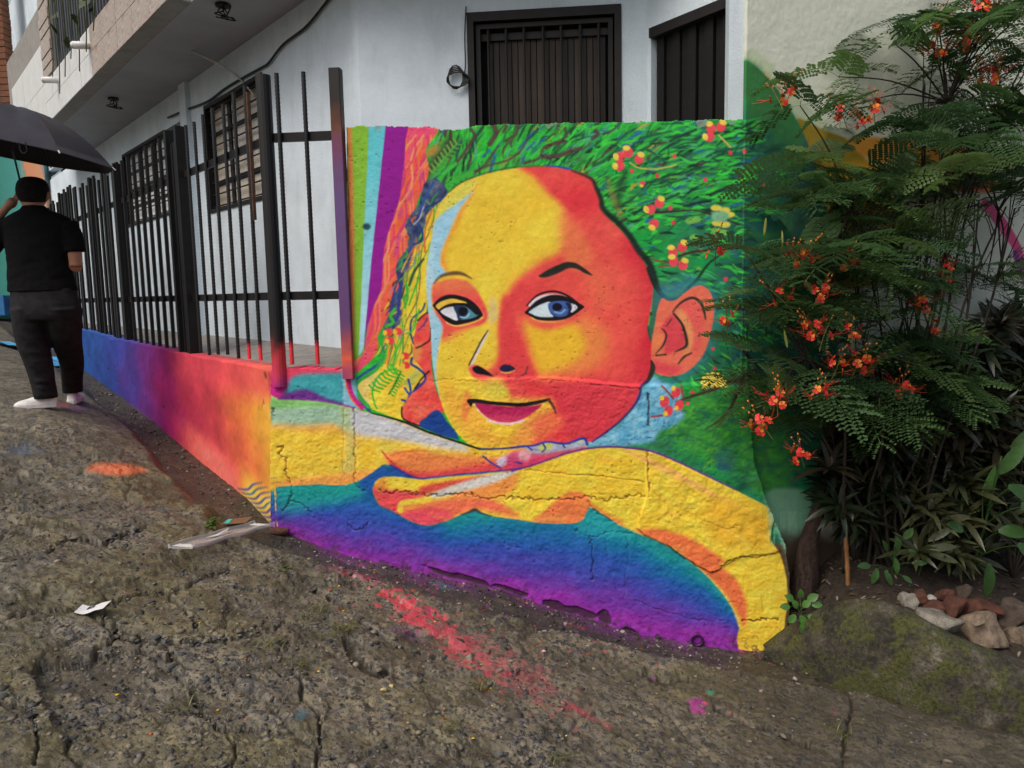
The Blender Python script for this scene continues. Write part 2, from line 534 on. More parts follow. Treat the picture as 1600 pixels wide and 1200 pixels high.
    C.stroke(r1((680, 560), (760, 420), (850, 340)), (60, 180, 66), 7, 2); C.stroke(r1((740, 560), (850, 450), (960, 400)), (58, 172, 62), 10, 3)
    # --- stripes on the left
    C.poly(r1((90, 60), (250, 70), (205, 1200)) + r3((185, 600), (110, 640), (90, 0)), (128, 182, 58), .8, 1, 1)
    C.poly(r1((100, 60), (130, 60), (150, 900)) + r3((150, 500), (100, 640)), (226, 128, 76), 3.5, .9, 1)
    C.poly(r1((250, 68), (370, 68), (262, 1200)) + r3((215, 560), (180, 610), (205, 0)), lambda X, Y: np.array((94, 192, 204)) + np.clip((Y - 250) / 230, 0, 1)[..., None] * np.array((70, 18, 24)), .8, 1, 1)
    C.poly(r1((368, 66), (530, 66), (470, 620), (345, 1200)) + r3((300, 250), (240, 400), (215, 560), (262, 0)), (140, 28, 142), .8, 1, 1)
    C.dot(573, 354, 6, 5, (20, 40, 50), 2); C.dot(573, 352, 8, 6, (90, 160, 170), 2, .3)
    # --- orange wavy hair
    hair = r1((530, 66), (690, 66), (740, 90), (690, 170), (640, 250), (665, 340), (660, 430), (600, 560), (560, 680), (510, 730), (515, 830), (520, 920), (450, 1010), (440, 1100), (462, 1200)) + r3((410, 200), (400, 300), (360, 380), (310, 470), (320, 530), (280, 620), (190, 700), (110, 740), (110, 650), (190, 610), (220, 560), (245, 400), (290, 250)) + r1((340, 1200), (350, 1000), (370, 870), (430, 690), (470, 560), (500, 300))
    C.poly(hair, lambda X, Y: np.array((238, 96, 70)) + sstep(640, 610, X - (Y - 200) * -.12)[..., None] * np.array((-4, -14, 40)), .9, 1, 2)
    C.clip = C.mask(hair, 1, 2)
    C.poly(r1((530, 66), (700, 66), (700, 130), (560, 260), (520, 400), (500, 300)), (232, 78, 124), 10, .9)
    for k in range(20):
        f = k / 19; off = rng.normal(0, 3); ph = rng.uniform(0, 6.3)
        P = [(684 - 52 * f + 7.5 * math.sin(ph + j * .95) + off - j * 4.6 * (1 + .35 * f) - (max(j - 9, 0) * 1.2), 212 + j * 16) for j in range(25)]
        C.stroke(P, [(250, 140, 96), (186, 60, 120), (246, 120, 62), (218, 64, 100), (252, 156, 110)][k % 5], rng.uniform(1.6, 3.4), .9, .9, 4)
    for x, y in ((455, 860), (470, 680), (540, 560), (440, 940), (620, 420)):
        q = r1((x, y))[0]; C.dot(q[0], q[1], 4, 11, (196, 74, 130), 3, .8, .25)
    C.clip = None
    # --- blue/grey foliage beside it and the yellow braid
    C.poly(r1((630, 480), (720, 440), (800, 530), (720, 640), (640, 760), (600, 850), (560, 950), (520, 1100), (490, 1200)) + r3((480, 250), (470, 380), (390, 440), (350, 400), (400, 300), (410, 200)) + r1((462, 1200), (440, 1100), (450, 1010), (520, 920), (515, 730), (600, 620)), lambda X, Y: np.array((66, 78, 112)) + fbm(X / 9, Y / 9, 71)[..., None] * np.array((120, 110, 60)), 1.2, 1, 2)
    yel = r1((790, 550), (700, 640), (650, 700), (640, 780), (600, 860), (560, 950), (540, 1010), (510, 1120)) + r3((485, 110), (480, 260), (470, 380), (390, 440), (350, 520), (355, 580), (290, 700), (180, 790), (150, 830), (170, 900), (230, 950), (330, 1000), (470, 1045), (490, 1040), (480, 960), (530, 890), (600, 800), (640, 750), (600, 660), (560, 620), (560, 560), (580, 420), (640, 330), (655, 240), (655, 0)) + r1((655, 1000), (690, 830), (705, 700))
    C.poly(yel, lambda X, Y: np.array((236, 198, 60)) + fbm(X / 12, Y / 30, 75)[..., None] * np.array((20, 50, 30)), .9, 1, 2)
    C.clip = C.mask(yel, 1, 2)
    for k in range(26):
        x = 655 + rng.normal(0, 14); 
        P = [(x - j * 5.5 + 5 * math.sin(k * 1.7 + j * 1.3), 310 + j * 26 + rng.normal(0, 3)) for j in range(11)]
        C.stroke(P, [(90, 170, 60), (220, 120, 60), (40, 140, 60), (170, 180, 50), (60, 70, 60), (230, 150, 50)][k % 6], rng.uniform(1.2, 2.6), .8, .8, 4)
    C.poly(r3((180, 790), (300, 720), (330, 800), (250, 860), (260, 950), (190, 900)), (214, 196, 130), 5, .7)
    C.poly(r7((330, 850), (440, 760), (440, 860), (360, 960), (300, 1000), (240, 950)), (150, 180, 100), 6, .7)
    C.clip = None
    for k in range(46):
        f = rng.random(); y = 300 + 250 * f; x = np.interp(y, [300, 360, 420, 480, 550], [684, 652, 632, 620, 606]) + rng.normal(0, 11); L = rng.uniform(14, 34); s_ = rng.normal(0, 5)
        C.stroke([(x + 4, y), (x + s_, y + L * .5), (x - L * .35, y + L)], [(52, 160, 60), (40, 70, 140), (236, 190, 60), (214, 104, 60), (40, 60, 50), (120, 170, 70), (150, 130, 150)][k % 7], [.8, rng.uniform(2, 4), .8], .9, .9, 4)
    G2 = (60, 178, 54)
    for p, c, w in [(r3((370, 560), (330, 650), (200, 740), (150, 790), (165, 860), (210, 940), (260, 990)), (44, 70, 150), 3.6), (r3((365, 575), (310, 690), (185, 775), (160, 825), (195, 900), (250, 960)), (50, 160, 70), 6), (r3((120, 640), (108, 740), (118, 830), (150, 900), (205, 965)), (190, 40, 130), 7),
                    (r3((95, 600), (92, 740), (105, 830), (140, 910), (190, 960)), (236, 104, 70), 5), (r3((440, 690), (350, 720), (300, 770), (275, 850), (285, 920), (305, 970)), G2, 2.6), (r3((430, 520), (440, 600), (400, 690)), G2, 2.4), (r3((490, 480), (440, 580), (420, 690), (450, 740), (400, 860)), G2, 2.4),
                    (r3((380, 500), (370, 580), (360, 640)), G2, 2), (r3((470, 720), (440, 790), (390, 870)), BLK, 1.8), (r3((525, 770), (540, 850), (520, 930), (550, 975)), (36, 64, 150), 3.2), (r3((500, 830), (540, 870), (600, 800)), (36, 64, 150), 3), (r3((480, 910), (530, 920), (560, 880)), (36, 64, 150), 3.5),
                    (r3((640, 240), (620, 290), (550, 350), (540, 440), (560, 520)), (30, 62, 128), 2.6), (r3((650, 330), (620, 400), (560, 480)), (70, 70, 150), 2), (r3((600, 280), (560, 420), (510, 450)), G2, 2.6), (r3((600, 60), (560, 170), (530, 250)), G2, 2.8), (r3((510, 100), (520, 190), (500, 270)), G2, 4),
                    (r1((790, 555), (740, 600), (660, 640), (580, 720), (620, 800), (620, 870), (560, 900)), (30, 62, 130), 3.2), (r1((630, 640), (600, 720), (560, 760)), (200, 200, 190), 1.5), (r1((690, 660), (640, 800), (640, 950)), (200, 110, 60), 3), (r1((530, 1180), (570, 1080), (630, 1000)), (50, 70, 50), 3.6), (r3((470, 30), (420, 180), (400, 300)), (60, 60, 130), 2.5),
                    (r3((480, 100), (460, 230), (450, 330), (400, 400)), (50, 60, 140), 4.5), (r3((430, 280), (400, 330), (420, 370), (370, 400)), G2, 5), (r1((700, 470), (650, 560), (600, 680)), (40, 84, 150), 3.6)]:
        C.stroke(p, c, w, .9)
    for t in np.linspace(.05, .95, 8):
        x, y = 440 - 165 * t, 690 + 160 * t
        C.stroke(r3((x, y), (x - 30, y - 34)), G2, 2.6, .8, 1, 1); C.stroke(r3((x, y), (x + 44, y + 14)), G2, 2.6, .8, 1, 1)
        C.stroke(r3((470 - 80 * t, 720 + 150 * t), (500 - 80 * t, 740 + 150 * t)), G2, 2.4, .8, 1, 1)
    for x, y in ((385, 440), (455, 435), (400, 500), (505, 605), (510, 670)):
        q = r3((x, y))[0]; C.dot(q[0], q[1], 6.5, 5.5, (216, 62, 66), .9, 1, .5); C.dot(q[0] - 5, q[1] + 1, 3.4, 4, (240, 180, 60), .8)
    # --- small ear of braid / neck in coral, dark blue collar wedge
    neck = r3((580, 380), (670, 300), (690, 400), (685, 480), (680, 600), (690, 720), (720, 850), (780, 1000), (700, 990), (600, 1090), (490, 1040), (485, 960), (560, 850), (640, 750), (600, 670), (560, 600))
    C.poly(neck, lambda X, Y: np.array((228, 84, 74)) + fbm(X / 16, Y / 16, 81)[..., None] * np.array((20, 70, 30)), .9, 1, 2)
    C.poly(r3((560, 560), (610, 510), (620, 570), (590, 640), (560, 650)), (214, 150, 76), 5, .8)
    C.stroke(r3((590, 360), (620, 330), (665, 305), (678, 360), (678, 480), (640, 520), (580, 550)), BLK, 2.2); C.stroke(r3((655, 345), (630, 390), (590, 430)), (80, 60, 140), 2)
    C.stroke(r3((550, 620), (545, 660), (590, 690), (640, 740), (630, 790), (560, 850)), (36, 58, 140), 3.4); C.stroke(r3((670, 710), (620, 760), (570, 830)), BLK, 2.4)
    C.poly(r3((600, 1095), (650, 1030), (700, 985), (745, 990), (790, 1060), (880, 1190)), (28, 66, 142), 1.2, 1, 2)
    C.stroke(r3((480, 960), (490, 1040), (600, 1090)), BLK, 2)
    # --- light blue background right of the chin
    C.poly(r4((780, 740), (860, 770), (930, 810), (1000, 860), (980, 950), (1020, 1010), (960, 1080), (840, 1130), (760, 1210), (300, 1230), (560, 1080), (700, 880)), lambda X, Y: np.array((104, 172, 204)) + fbm(X / 10, Y / 8, 85)[..., None] * np.array((90, 60, 40)), 5, 1, 3)
    # --- face
    face = r1((1250, 370), (1060, 410), (900, 470), (800, 545), (720, 660), (690, 830), (660, 1000)) + r3((652, 0), (650, 120), (662, 290), (680, 420), (688, 600), (712, 780), (752, 930), (800, 1050), (870, 1150), (950, 1222)) + [(760, 700), (800, 702), (860, 696)] + r4((380, 1195), (540, 1080), (650, 970), (710, 840), (770, 770), (800, 700), (805, 600), (790, 500), (765, 400), (790, 250), (800, 150), (790, 60)) + r2((770, 1070), (700, 960), (640, 870), (560, 780), (450, 670), (450, 610), (412, 530), (405, 470), (370, 430), (250, 382), (120, 360), (0, 355))
    C.poly(face, lambda X, Y: np.array(YEL) + fbm(X / 40, Y / 40, 91)[..., None] * np.array((10, 24, 20)), .9, 1, 2)
    C.clip = C.mask(face, .9, 2)
    # warm shaded half
    C.poly([(812, 255), (834, 274), (856, 300), (880, 322), (886, 350), (884, 380), (872, 398), (848, 410), (815, 432), (799, 450), (790, 468), (783, 490), (780, 520), (784, 545), (774, 568), (760, 584), (756, 594), (770, 606), (790, 618), (830, 622), (862, 622), (866, 640), (846, 650), (832, 662), (836, 680), (830, 720), (960, 720), (1080, 600), (1080, 250), (900, 230)], (238, 148, 70), 22, .9, 3)
    C.poly([(812, 255), (834, 274), (856, 300), (880, 322), (886, 350), (884, 380), (872, 398), (848, 410), (815, 432), (799, 450), (790, 468), (783, 490), (780, 520), (784, 545), (774, 568), (760, 584), (756, 594), (770, 606), (790, 618), (830, 622), (862, 622), (866, 640), (846, 650), (832, 662), (836, 680), (830, 720), (960, 720), (1080, 600), (1080, 250), (900, 230)], lambda X, Y: np.array(COR) + fbm(X / 45, Y / 45, 95)[..., None] * np.array((16, 50, 20)) + sstep(960, 1010, X)[..., None] * np.array((-12, -16, -6)), 8, 1, 3)
    C.poly([(842, 420), (880, 405), (930, 400), (990, 420), (1000, 520), (960, 600), (920, 560), (880, 480), (850, 450)], (228, 92, 78), 26, .6)
    C.poly([(878, 330), (905, 360), (925, 400), (900, 420), (880, 400)], (236, 140, 76), 10, .7)
    C.poly([(818, 498), (860, 506), (915, 494), (948, 520), (944, 562), (905, 590), (850, 592), (834, 575), (826, 540)], (238, 132, 72), 18, .95)
    C.poly([(822, 506), (850, 512), (885, 504), (908, 518), (914, 545), (892, 568), (850, 582), (838, 572), (828, 540)], YEL2, 12, 1)
    C.poly([(884, 330), (910, 360), (940, 420), (960, 470), (930, 480), (900, 420), (880, 380)], (234, 112, 78), 20, .6)
    C.poly([(770, 602), (782, 604), (796, 612), (792, 622), (772, 620)], (214, 192, 60), 5, .9)
    C.poly([(783, 470), (798, 470), (806, 520), (826, 560), (838, 590), (800, 590), (780, 575)], (214, 66, 70), 6, .85)
    C.poly([(860, 600), (920, 592), (1000, 600), (1000, 640), (930, 690), (880, 670), (870, 630)], (206, 60, 74), 16, .75)
    C.poly([(836, 645), (860, 640), (880, 660), (840, 690), (800, 694), (810, 670)], (236, 130, 72), 10, .7)
    C.poly([(700, 600), (745, 640), (770, 672), (800, 690), (760, 696), (720, 670), (695, 630)], (238, 150, 62), 10, .5)
    C.poly([(728, 612), (735, 618), (733, 640), (727, 660), (722, 640)], (224, 96, 70), 6, .6)
    # orange rim beside the blue edge, light blue edge strip
    C.poly(r1((1010, 480), (900, 600), (850, 720), (780, 860), (740, 980), (740, 1060), (800, 1080), (780, 950), (850, 800), (930, 640)), (238, 150, 60), 5, .8)
    C.poly(r1((1000, 450), (900, 480), (780, 580), (720, 700), (760, 740), (900, 600), (980, 520)), (206, 206, 92), 8, .85)
    C.poly(r1((975, 530), (890, 640), (840, 740), (790, 860), (752, 950), (748, 1040), (790, 1095), (735, 1130), (700, 1180)) + r3((688, 120), (690, 250), (705, 290), (755, 360), (770, 400), (745, 500), (722, 640), (722, 780), (745, 920), (690, 800), (640, 500), (630, 0)) + r1((650, 1000), (680, 830), (720, 720), (850, 620)), lambda X, Y: np.array(LBL) + fbm(X / 14, Y / 30, 99)[..., None] * np.array((40, 20, 0)), 3, 1, 2)
    # left eye area
    C.poly(r3((690, 120), (740, 90), (830, 68), (920, 80), (985, 130), (1030, 200), (1068, 280), (1080, 335), (1040, 385), (950, 410), (850, 440), (760, 490), (765, 400), (700, 270)), lambda X, Y: np.array((226, 82, 76)) + sstep(470, 445, Y)[..., None] * np.array((10, 34, 4)), 3, 1, 3)
    C.poly(r3((770, 480), (850, 430), (1000, 395), (900, 450), (800, 510), (755, 510)), (238, 140, 70), 4, .8)
    C.stroke(r1((705, 1165), (750, 1120), (830, 1098), (900, 1102), (965, 1135)), (70, 56, 50), [2, 4, 6, 5, 1.5], 2.2, .85)
    C.poly(r3((1090, 210), (1130, 210), (1150, 330), (1110, 380), (1075, 350)), (206, 190, 130), 5, .8)
    C.stroke(r3((1075, 440), (1045, 500), (1000, 590), (960, 680)), (214, 202, 206), 3.6, 1.2)
    C.stroke(r3((1078, 428), (1035, 495), (985, 590), (945, 668)), (34, 40, 44), [1.6, 2.4, 2.4, 2], .8)
    C.poly(r3((945, 690), (985, 665), (1060, 700), (1110, 740), (1060, 765), (990, 760), (960, 730)), (222, 70, 84), 3, .9)
    C.poly(r3((968, 692), (1000, 673), (1045, 692), (1115, 746), (1060, 738), (995, 725)), BLK, 1)
    C.poly(r3((1158, 690), (1190, 664), (1245, 676), (1264, 700), (1200, 718), (1168, 706)), (30, 30, 66), 1)
    C.stroke(r3((1170, 718), (1220, 722), (1262, 706)), (240, 190, 90), 1.6)
    C.stroke(r3((1352, 680), (1335, 725), (1270, 760)), (110, 60, 50), [2.6, 2.4, 1.2], 1)
    C.poly(r3((1080, 760), (1180, 770), (1220, 850), (1180, 890), (1080, 900), (1030, 840)), (206, 196, 70), 7, .8)
    # mouth
    C.poly(r3((985, 935), (1100, 942), (1250, 955), (1400, 948), (1455, 938), (1410, 985), (1325, 1040), (1220, 1068), (1110, 1050), (1040, 1005)), lambda X, Y: np.array((198, 58, 96)) + sstep(655, 640, Y)[..., None] * np.array((-26, -26, -10)), 1.4, 1, 3)
    C.stroke(r3((1080, 1052), (1150, 1068), (1240, 1072), (1330, 1050)), (220, 192, 216), 3)
    C.stroke(r3((985, 945), (1030, 1005), (1090, 1050)), (228, 196, 190), 1.5)
    C.stroke(r3((950, 920), (1000, 918), (1100, 930), (1200, 936), (1300, 942), (1400, 930), (1505, 905)), BLK, [8, 6.5, 5.5, 5.5, 6, 6, 4], .9)
    C.stroke(r3((1500, 908), (1530, 950), (1550, 1000)), (96, 52, 46), [4, 4, 2.5], 1.4); C.dot(*r3((958, 930))[0], 3, 6, BLK)
    # eyes
    C.poly(r3((700, 255), (740, 215), (800, 190), (870, 195), (940, 220), (1000, 270), (1032, 322), (1000, 348), (930, 368), (850, 382), (790, 352), (740, 300)), BLK, .8)
    C.poly(r3((716, 256), (760, 224), (830, 208), (900, 222), (930, 238), (850, 236), (780, 256), (738, 284)), (238, 190, 74), .8)
    C.stroke(r3((790, 372), (850, 396), (940, 384), (1030, 345), (1044, 318)), (240, 190, 80), 2.6, 1.2)
    C.poly(r3((746, 300), (790, 270), (845, 264), (868, 300), (865, 360), (800, 335)), (212, 216, 228), .8)
    C.poly(r3((840, 262), (920, 258), (990, 300), (1008, 322), (960, 345), (880, 352), (862, 320)), (78, 138, 158), .8)
    C.poly(r3((840, 262), (900, 258), (940, 285), (930, 320), (890, 350), (866, 345), (858, 310)), (34, 52, 86), 1); C.dot(*r3((905, 295))[0], 7.5, 7, (14, 16, 26))
    C.stroke(r3((885, 335), (925, 338), (950, 310)), (170, 206, 224), 2)
    C.poly(r4((-85, 305), (-50, 265), (0, 225), (70, 192), (140, 186), (215, 205), (275, 238), (322, 265), (280, 292), (220, 332), (150, 352), (60, 356), (0, 348), (-45, 322)), BLK, .8)
    C.poly(r4((-60, 245), (0, 196), (80, 175), (160, 180), (220, 206), (140, 192), (60, 200), (0, 226), (-50, 264)), (222, 216, 226), 1)
    C.stroke(r4((-75, 255), (-5, 186), (80, 158), (160, 166), (235, 204), (300, 256)), BLK, [2, 2.6, 3, 3, 2.4, 1.6], .8)
    C.poly(r4((-62, 305), (-20, 270), (40, 240), (90, 232), (85, 300), (110, 332), (40, 336), (-10, 328)), (198, 218, 238), .8)
    C.poly(r4((235, 240), (278, 266), (236, 304), (228, 270)), (214, 214, 224), .8)
    C.poly(r4((80, 236), (150, 222), (225, 236), (235, 280), (205, 322), (140, 334), (90, 306), (74, 268)), (62, 92, 160), .8); C.poly(r4((195, 235), (230, 245), (235, 285), (205, 322), (215, 280)), (30, 34, 60), 1.2)
    C.dot(*r4((136, 266))[0], 8, 6.5, (16, 18, 34)); C.stroke(r4((120, 300), (160, 308), (190, 285)), (130, 172, 216), 2.6, 1)
    C.stroke(r4((-40, 340), (20, 364), (120, 368), (180, 356)), (238, 180, 84), 2.4, 1.2)
    C.poly(r4((-60, 360), (60, 380), (200, 350), (280, 310), (260, 360), (100, 420), (-20, 400)), (222, 74, 78), 6, .7)
    C.stroke(r3((700, 255), (740, 215), (800, 190), (870, 195), (940, 220), (1000, 270), (1032, 322)), BLK, [3, 4, 4.5, 4.5, 5, 5, 5], .8); C.stroke(r3((705, 262), (740, 302), (790, 354), (850, 380), (930, 366), (1000, 346), (1030, 322)), BLK, [2, 3.4, 4.4, 4.6, 4.4, 4.4, 4], .8)
    C.stroke(r3((735, 290), (790, 258), (860, 246), (930, 255), (1000, 312)), BLK, [2, 3.5, 4, 4.5, 4], .8)
    C.stroke(r4((-82, 303), (-45, 268), (0, 228), (70, 198), (140, 192), (215, 210), (275, 242), (318, 265)), BLK, [3, 4, 4.4, 5, 5, 5, 4.4, 3], .8); C.stroke(r4((-80, 306), (-45, 322), (0, 344), (60, 352), (150, 348), (220, 328), (282, 290), (316, 266)), BLK, [3, 4, 4, 4, 4.4, 4.4, 4, 3], .8)
    C.poly(r2((8, 1118), (60, 1080), (130, 1045), (200, 1020), (262, 1026), (320, 1060), (382, 1112), (330, 1098), (270, 1066), (210, 1064), (150, 1094), (60, 1126)), (38, 42, 38), 1.3)
    C.clip = None
    # face outline, hair edge and temple
    C.stroke(r1((1500, 352), (1250, 362), (1060, 402), (900, 462), (800, 540)), (70, 90, 50), 2.2, 1.2, .8); C.stroke(r2((60, 352), (140, 358), (230, 376)), (40, 84, 160), 3)
    C.stroke(r2((240, 385), (370, 440), (405, 500), (440, 580), (458, 655), (560, 750), (640, 840), (700, 935), (770, 1020), (805, 1100), (830, 1190)), (26, 40, 36), [2, 4, 6, 7, 8, 8, 9, 10, 10, 9, 8], 3, .95)
    C.poly(r4((792, 20), (830, 120), (880, 190), (905, 216), (850, 250), (822, 330), (806, 420), (798, 505), (770, 450), (792, 300), (804, 150)), (56, 104, 84), 1.5)
    C.stroke(r4((770, 0), (815, 110), (870, 185), (925, 213), (990, 195), (1050, 128), (1110, 70), (1160, 0)) + r2((1200, 1020), (1270, 970)), (28, 44, 38), [7, 8, 8, 7, 7, 5, 4, 3.5, 3, 2], 1.6)
    C.poly(r4((890, 110), (980, 130), (1030, 140), (990, 185), (930, 200), (895, 180)), (88, 170, 70), 6, .8); C.stroke(r4((870, 130), (910, 160), (1000, 120), (1060, 60)), (40, 90, 140), 3, 1.4, .8)
    C.stroke(r4((766, 400), (775, 460), (795, 505)), (46, 80, 60), 3, 1.4)
    # ear
    C.poly(r4((820, 180), (1080, 60), (1250, 200), (1240, 420), (1160, 650), (1000, 780), (860, 780), (980, 700)), (54, 124, 150), 12, .7)
    ear = r4((862, 206), (905, 222), (960, 217), (1015, 172), (1080, 128), (1135, 116), (1190, 148), (1220, 220), (1226, 300), (1212, 400), (1182, 520), (1140, 612), (1070, 690), (990, 735), (900, 746), (830, 728), (798, 690), (788, 610), (792, 500), (812, 400), (830, 290))
    C.poly(ear, (232, 112, 88), 1)
    C.clip = C.mask(ear, 1)
    C.poly(r4((950, 300), (1060, 210), (1140, 250), (1160, 400), (1120, 560), (1040, 600), (1040, 480)), (228, 96, 90), 5); C.poly(r4((860, 400), (940, 320), (1020, 420), (1030, 530), (940, 580), (880, 590), (890, 480)), (214, 72, 82), 4)
    C.poly(r4((960, 300), (1010, 290), (1080, 420), (1070, 560), (1010, 600), (1040, 480)), (242, 160, 98), 5, .8); C.poly(r4((810, 640), (900, 660), (1000, 690), (940, 740), (830, 725)), (214, 66, 84), 6, .8)
    C.poly(r4((800, 480), (840, 440), (870, 470), (850, 560), (810, 600)), (242, 130, 80), 5, .8)
    C.clip = None
    EK = (40, 44, 38)
    for p, w in [(r4((820, 602), (890, 595)), 2.6), (r4((820, 590), (875, 525), (893, 455), (860, 412)), [1.4, 3, 3, 1.2]), (r4((940, 298), (990, 240), (1060, 203), (1112, 215), (1150, 270), (1167, 350)), [2, 3.4, 4, 4, 4, 2]), (r4((945, 312), (1000, 380), (1028, 460), (1032, 535), (955, 576)), [3, 4, 4.5, 4.5, 1.5]), (r4((978, 658), (1018, 612), (1070, 585)), [2, 3.5, 2]), (r4((895, 395), (930, 350)), 1.6), (r4((790, 640), (800, 690), (770, 770), (720, 812)), [3, 8, 6, 3])]:
        C.stroke(p, EK, w, 1, .95)
    # jaw outline
    C.stroke(r4((770, 775), (718, 815), (705, 880), (650, 972), (540, 1082), (380, 1196)), (46, 44, 120), [2, 3, 4, 3, 3, 2.4], 1.2)
    # --- shirt below the arms
    gx = [430, 560, 800, 1000, 1210]; gy = [826, 878, 915, 970, 1010]; tx = [430, 600, 700, 870, 900, 980, 1100, 1160]; ty = [755, 745, 815, 800, 805, 830, 900, 960]
    gt = [0, .14, .38, .62, .84, 1.0]; gc = np.array([(28, 140, 146), (24, 116, 158), (40, 86, 168), (70, 70, 170), (112, 54, 160), (146, 50, 164)], float)
    def shirt(X, Y):
        t0 = np.interp(X, tx, ty); b0 = np.interp(X, gx, gy)
        t = np.clip((Y - t0) / (b0 - t0) + fbm(X / 40, Y / 14, 105) * .22, 0, 1)
        c = np.stack([np.interp(t, gt, gc[:, k]) for k in range(3)], -1)
        return c + fbm(X / 8, Y / 6, 107)[..., None] * 26
    C.poly([(400, 740), (1000, 720), (1190, 800), (1180, 1040), (400, 1040)], shirt, 1, 1, 1)
    C.poly([(425, 757), (470, 752), (560, 752), (560, 775), (500, 790), (440, 800)], (30, 158, 140), 14, .8); C.poly(r5((560, 640), (640, 520), (720, 490), (940, 590), (840, 640), (700, 700)), (30, 80, 160), 8, .9)
    C.poly(r6((320, 560), (370, 560), (480, 640), (520, 680), (300, 660)), (40, 160, 170), 8, .7)
    # --- panel above the low left arm: magenta, teal, purple
    C.poly(r5((-40, -100), (540, -100), (560, 160), (440, 140), (-40, 110)), lambda X, Y: np.array((62, 158, 168)) + fbm(X / 14, Y / 10, 111)[..., None] * 40, 1, 1, 1)
    C.poly(r5((-60, -110), (520, -110), (520, -75), (200, -60), (120, -10), (60, 100), (-60, 110)), (224, 70, 100), 6); C.poly(r5((-60, -20), (90, -60), (110, 30), (60, 110), (-60, 120)), (186, 36, 136), 8, .9)
    C.poly(r5((60, 100), (140, 50), (240, 35), (360, 90), (530, 140), (300, 110)), (112, 40, 136), 4, .9); C.poly(r5((455, -100), (540, -60), (550, 150), (460, 130)), (140, 190, 214), 3, .85, 1)
    C.stroke(r3((92, 600), (92, 740), (105, 830), (140, 910), (190, 960)), (236, 104, 70), 5); C.stroke(r3((120, 640), (108, 740), (118, 830), (150, 900), (205, 965)), (190, 40, 130), 6)
    # --- upper forearm
    arm1 = r5((-40, 96), (60, 92), (300, 104), (450, 130), (530, 150), (640, 182), (830, 232), (1000, 302), (1180, 362), (1320, 406), (1500, 402)) + r6((0, 285), (100, 272), (160, 256), (240, 264), (318, 240), (336, 268), (320, 295), (250, 322), (100, 370), (0, 388)) + r5((1400, 548), (1250, 562), (1050, 582), (930, 592), (830, 548), (770, 512), (720, 500), (690, 520), (600, 582), (480, 632), (300, 627), (60, 642), (-40, 660))
    C.poly(arm1, lambda X, Y: np.array((240, 192, 62)) + fbm(X / 18, Y / 10, 115)[..., None] * np.array((12, 26, 30)), 1, 1, 2)
    C.clip = C.mask(arm1, 1, 2)
    C.poly(r5((-40, 90), (540, 90), (540, 380), (440, 290), (300, 300), (-40, 270)), (236, 160, 84), 10, .8, 1)
    C.poly(r5((-40, 80), (540, 120), (520, 300), (400, 250), (200, 260), (-40, 250)), (146, 188, 166), 9, .95, 1); C.poly(r5((-40, 80), (300, 90), (540, 140), (300, 140), (-40, 150)), (126, 192, 104), 6, .9)
    C.poly(r5((440, 110), (540, 120), (530, 560), (450, 560), (480, 400)), (178, 190, 124), 8, .55); C.poly(r5((100, 600), (480, 560), (640, 540), (500, 640), (60, 650)), (246, 150, 76), 7, .9)
    C.poly(r5((530, 150), (830, 235), (1000, 305), (1200, 370), (1240, 420), (1050, 400), (900, 370), (700, 340), (540, 310)), (188, 194, 208), 8, .95); C.poly(r5((680, 380), (760, 370), (830, 420), (760, 460), (700, 440)), (238, 206, 84), 6, .8)
    C.poly(r5((730, 440), (900, 415), (1100, 440), (1400, 455), (1600, 450), (1620, 530), (1200, 580), (930, 600), (800, 540)), (236, 128, 74), 7, .95); C.poly(r5((760, 490), (900, 550), (1100, 540), (1400, 490), (1700, 440), (1700, 540), (1200, 590), (930, 600)), (208, 62, 76), 7, .9)
    C.stroke(r5((710, 425), (760, 480), (830, 540), (930, 580)), (196, 60, 60), 2.4, 1.2); C.stroke(r5((760, 445), (860, 420), (1000, 418)), (206, 100, 60), 1.6, 1)
    C.poly(r5((1420, 480), (1480, 440), (1560, 425), (1600, 430), (1500, 490), (1450, 515)), (190, 190, 214), 3, .9); C.stroke(r5((1340, 450), (1390, 490), (1450, 522)), (52, 56, 150), 2.6); C.poly(r6((0, 300), (330, 270), (320, 300), (200, 340), (60, 375), (0, 385)), (200, 60, 110), 5, .85)
    C.poly(r6((60, 275), (160, 260), (320, 246), (330, 275), (200, 300), (100, 310)), (150, 178, 206), 4, .85); C.poly(r6((130, 265), (180, 265), (170, 290), (125, 300)), (196, 204, 90), 3, .8); C.poly(r6((40, 290), (90, 300), (70, 340), (30, 330)), (214, 170, 170), 4, .8)
    C.clip = None
    C.stroke(r5((450, 128), (530, 150)), (150, 60, 140), 2.2); C.stroke(r5((60, 92), (300, 104), (450, 130)), (120, 60, 140), 2, 1); C.stroke(r5((640, 182), (830, 232), (1000, 302), (1180, 362), (1320, 406)), (24, 20, 30), [1.6, 3, 3, 3, 3], .9); C.stroke(r5((1320, 406), (1450, 402), (1600, 385)), (44, 48, 120), 3)
    C.stroke(r6((0, 285), (60, 276), (100, 272), (160, 256), (240, 264), (318, 240), (336, 268)), (44, 60, 170), [2.4, 3, 3, 3.2, 3, 4, 4], .9)
    for p in (r6((140, 265), (150, 285), (135, 300)), r6((225, 262), (235, 280)), r6((70, 278), (90, 292)), r6((20, 345), (45, 352))):
        C.stroke(p, (44, 56, 150), 2.4, .9)
    C.stroke(r5((760, 505), (830, 548), (930, 590), (1050, 580), (1250, 560), (1400, 545), (1600, 520)), (48, 56, 150), [3, 4, 3, 2, 2, 2, 2], 1)
    # --- big lower arm
    C.poly([(1195, 850), (1245, 846), (1310, 850), (1310, 1040), (1180, 1040)], (84, 70, 54), 4, 1, 1)
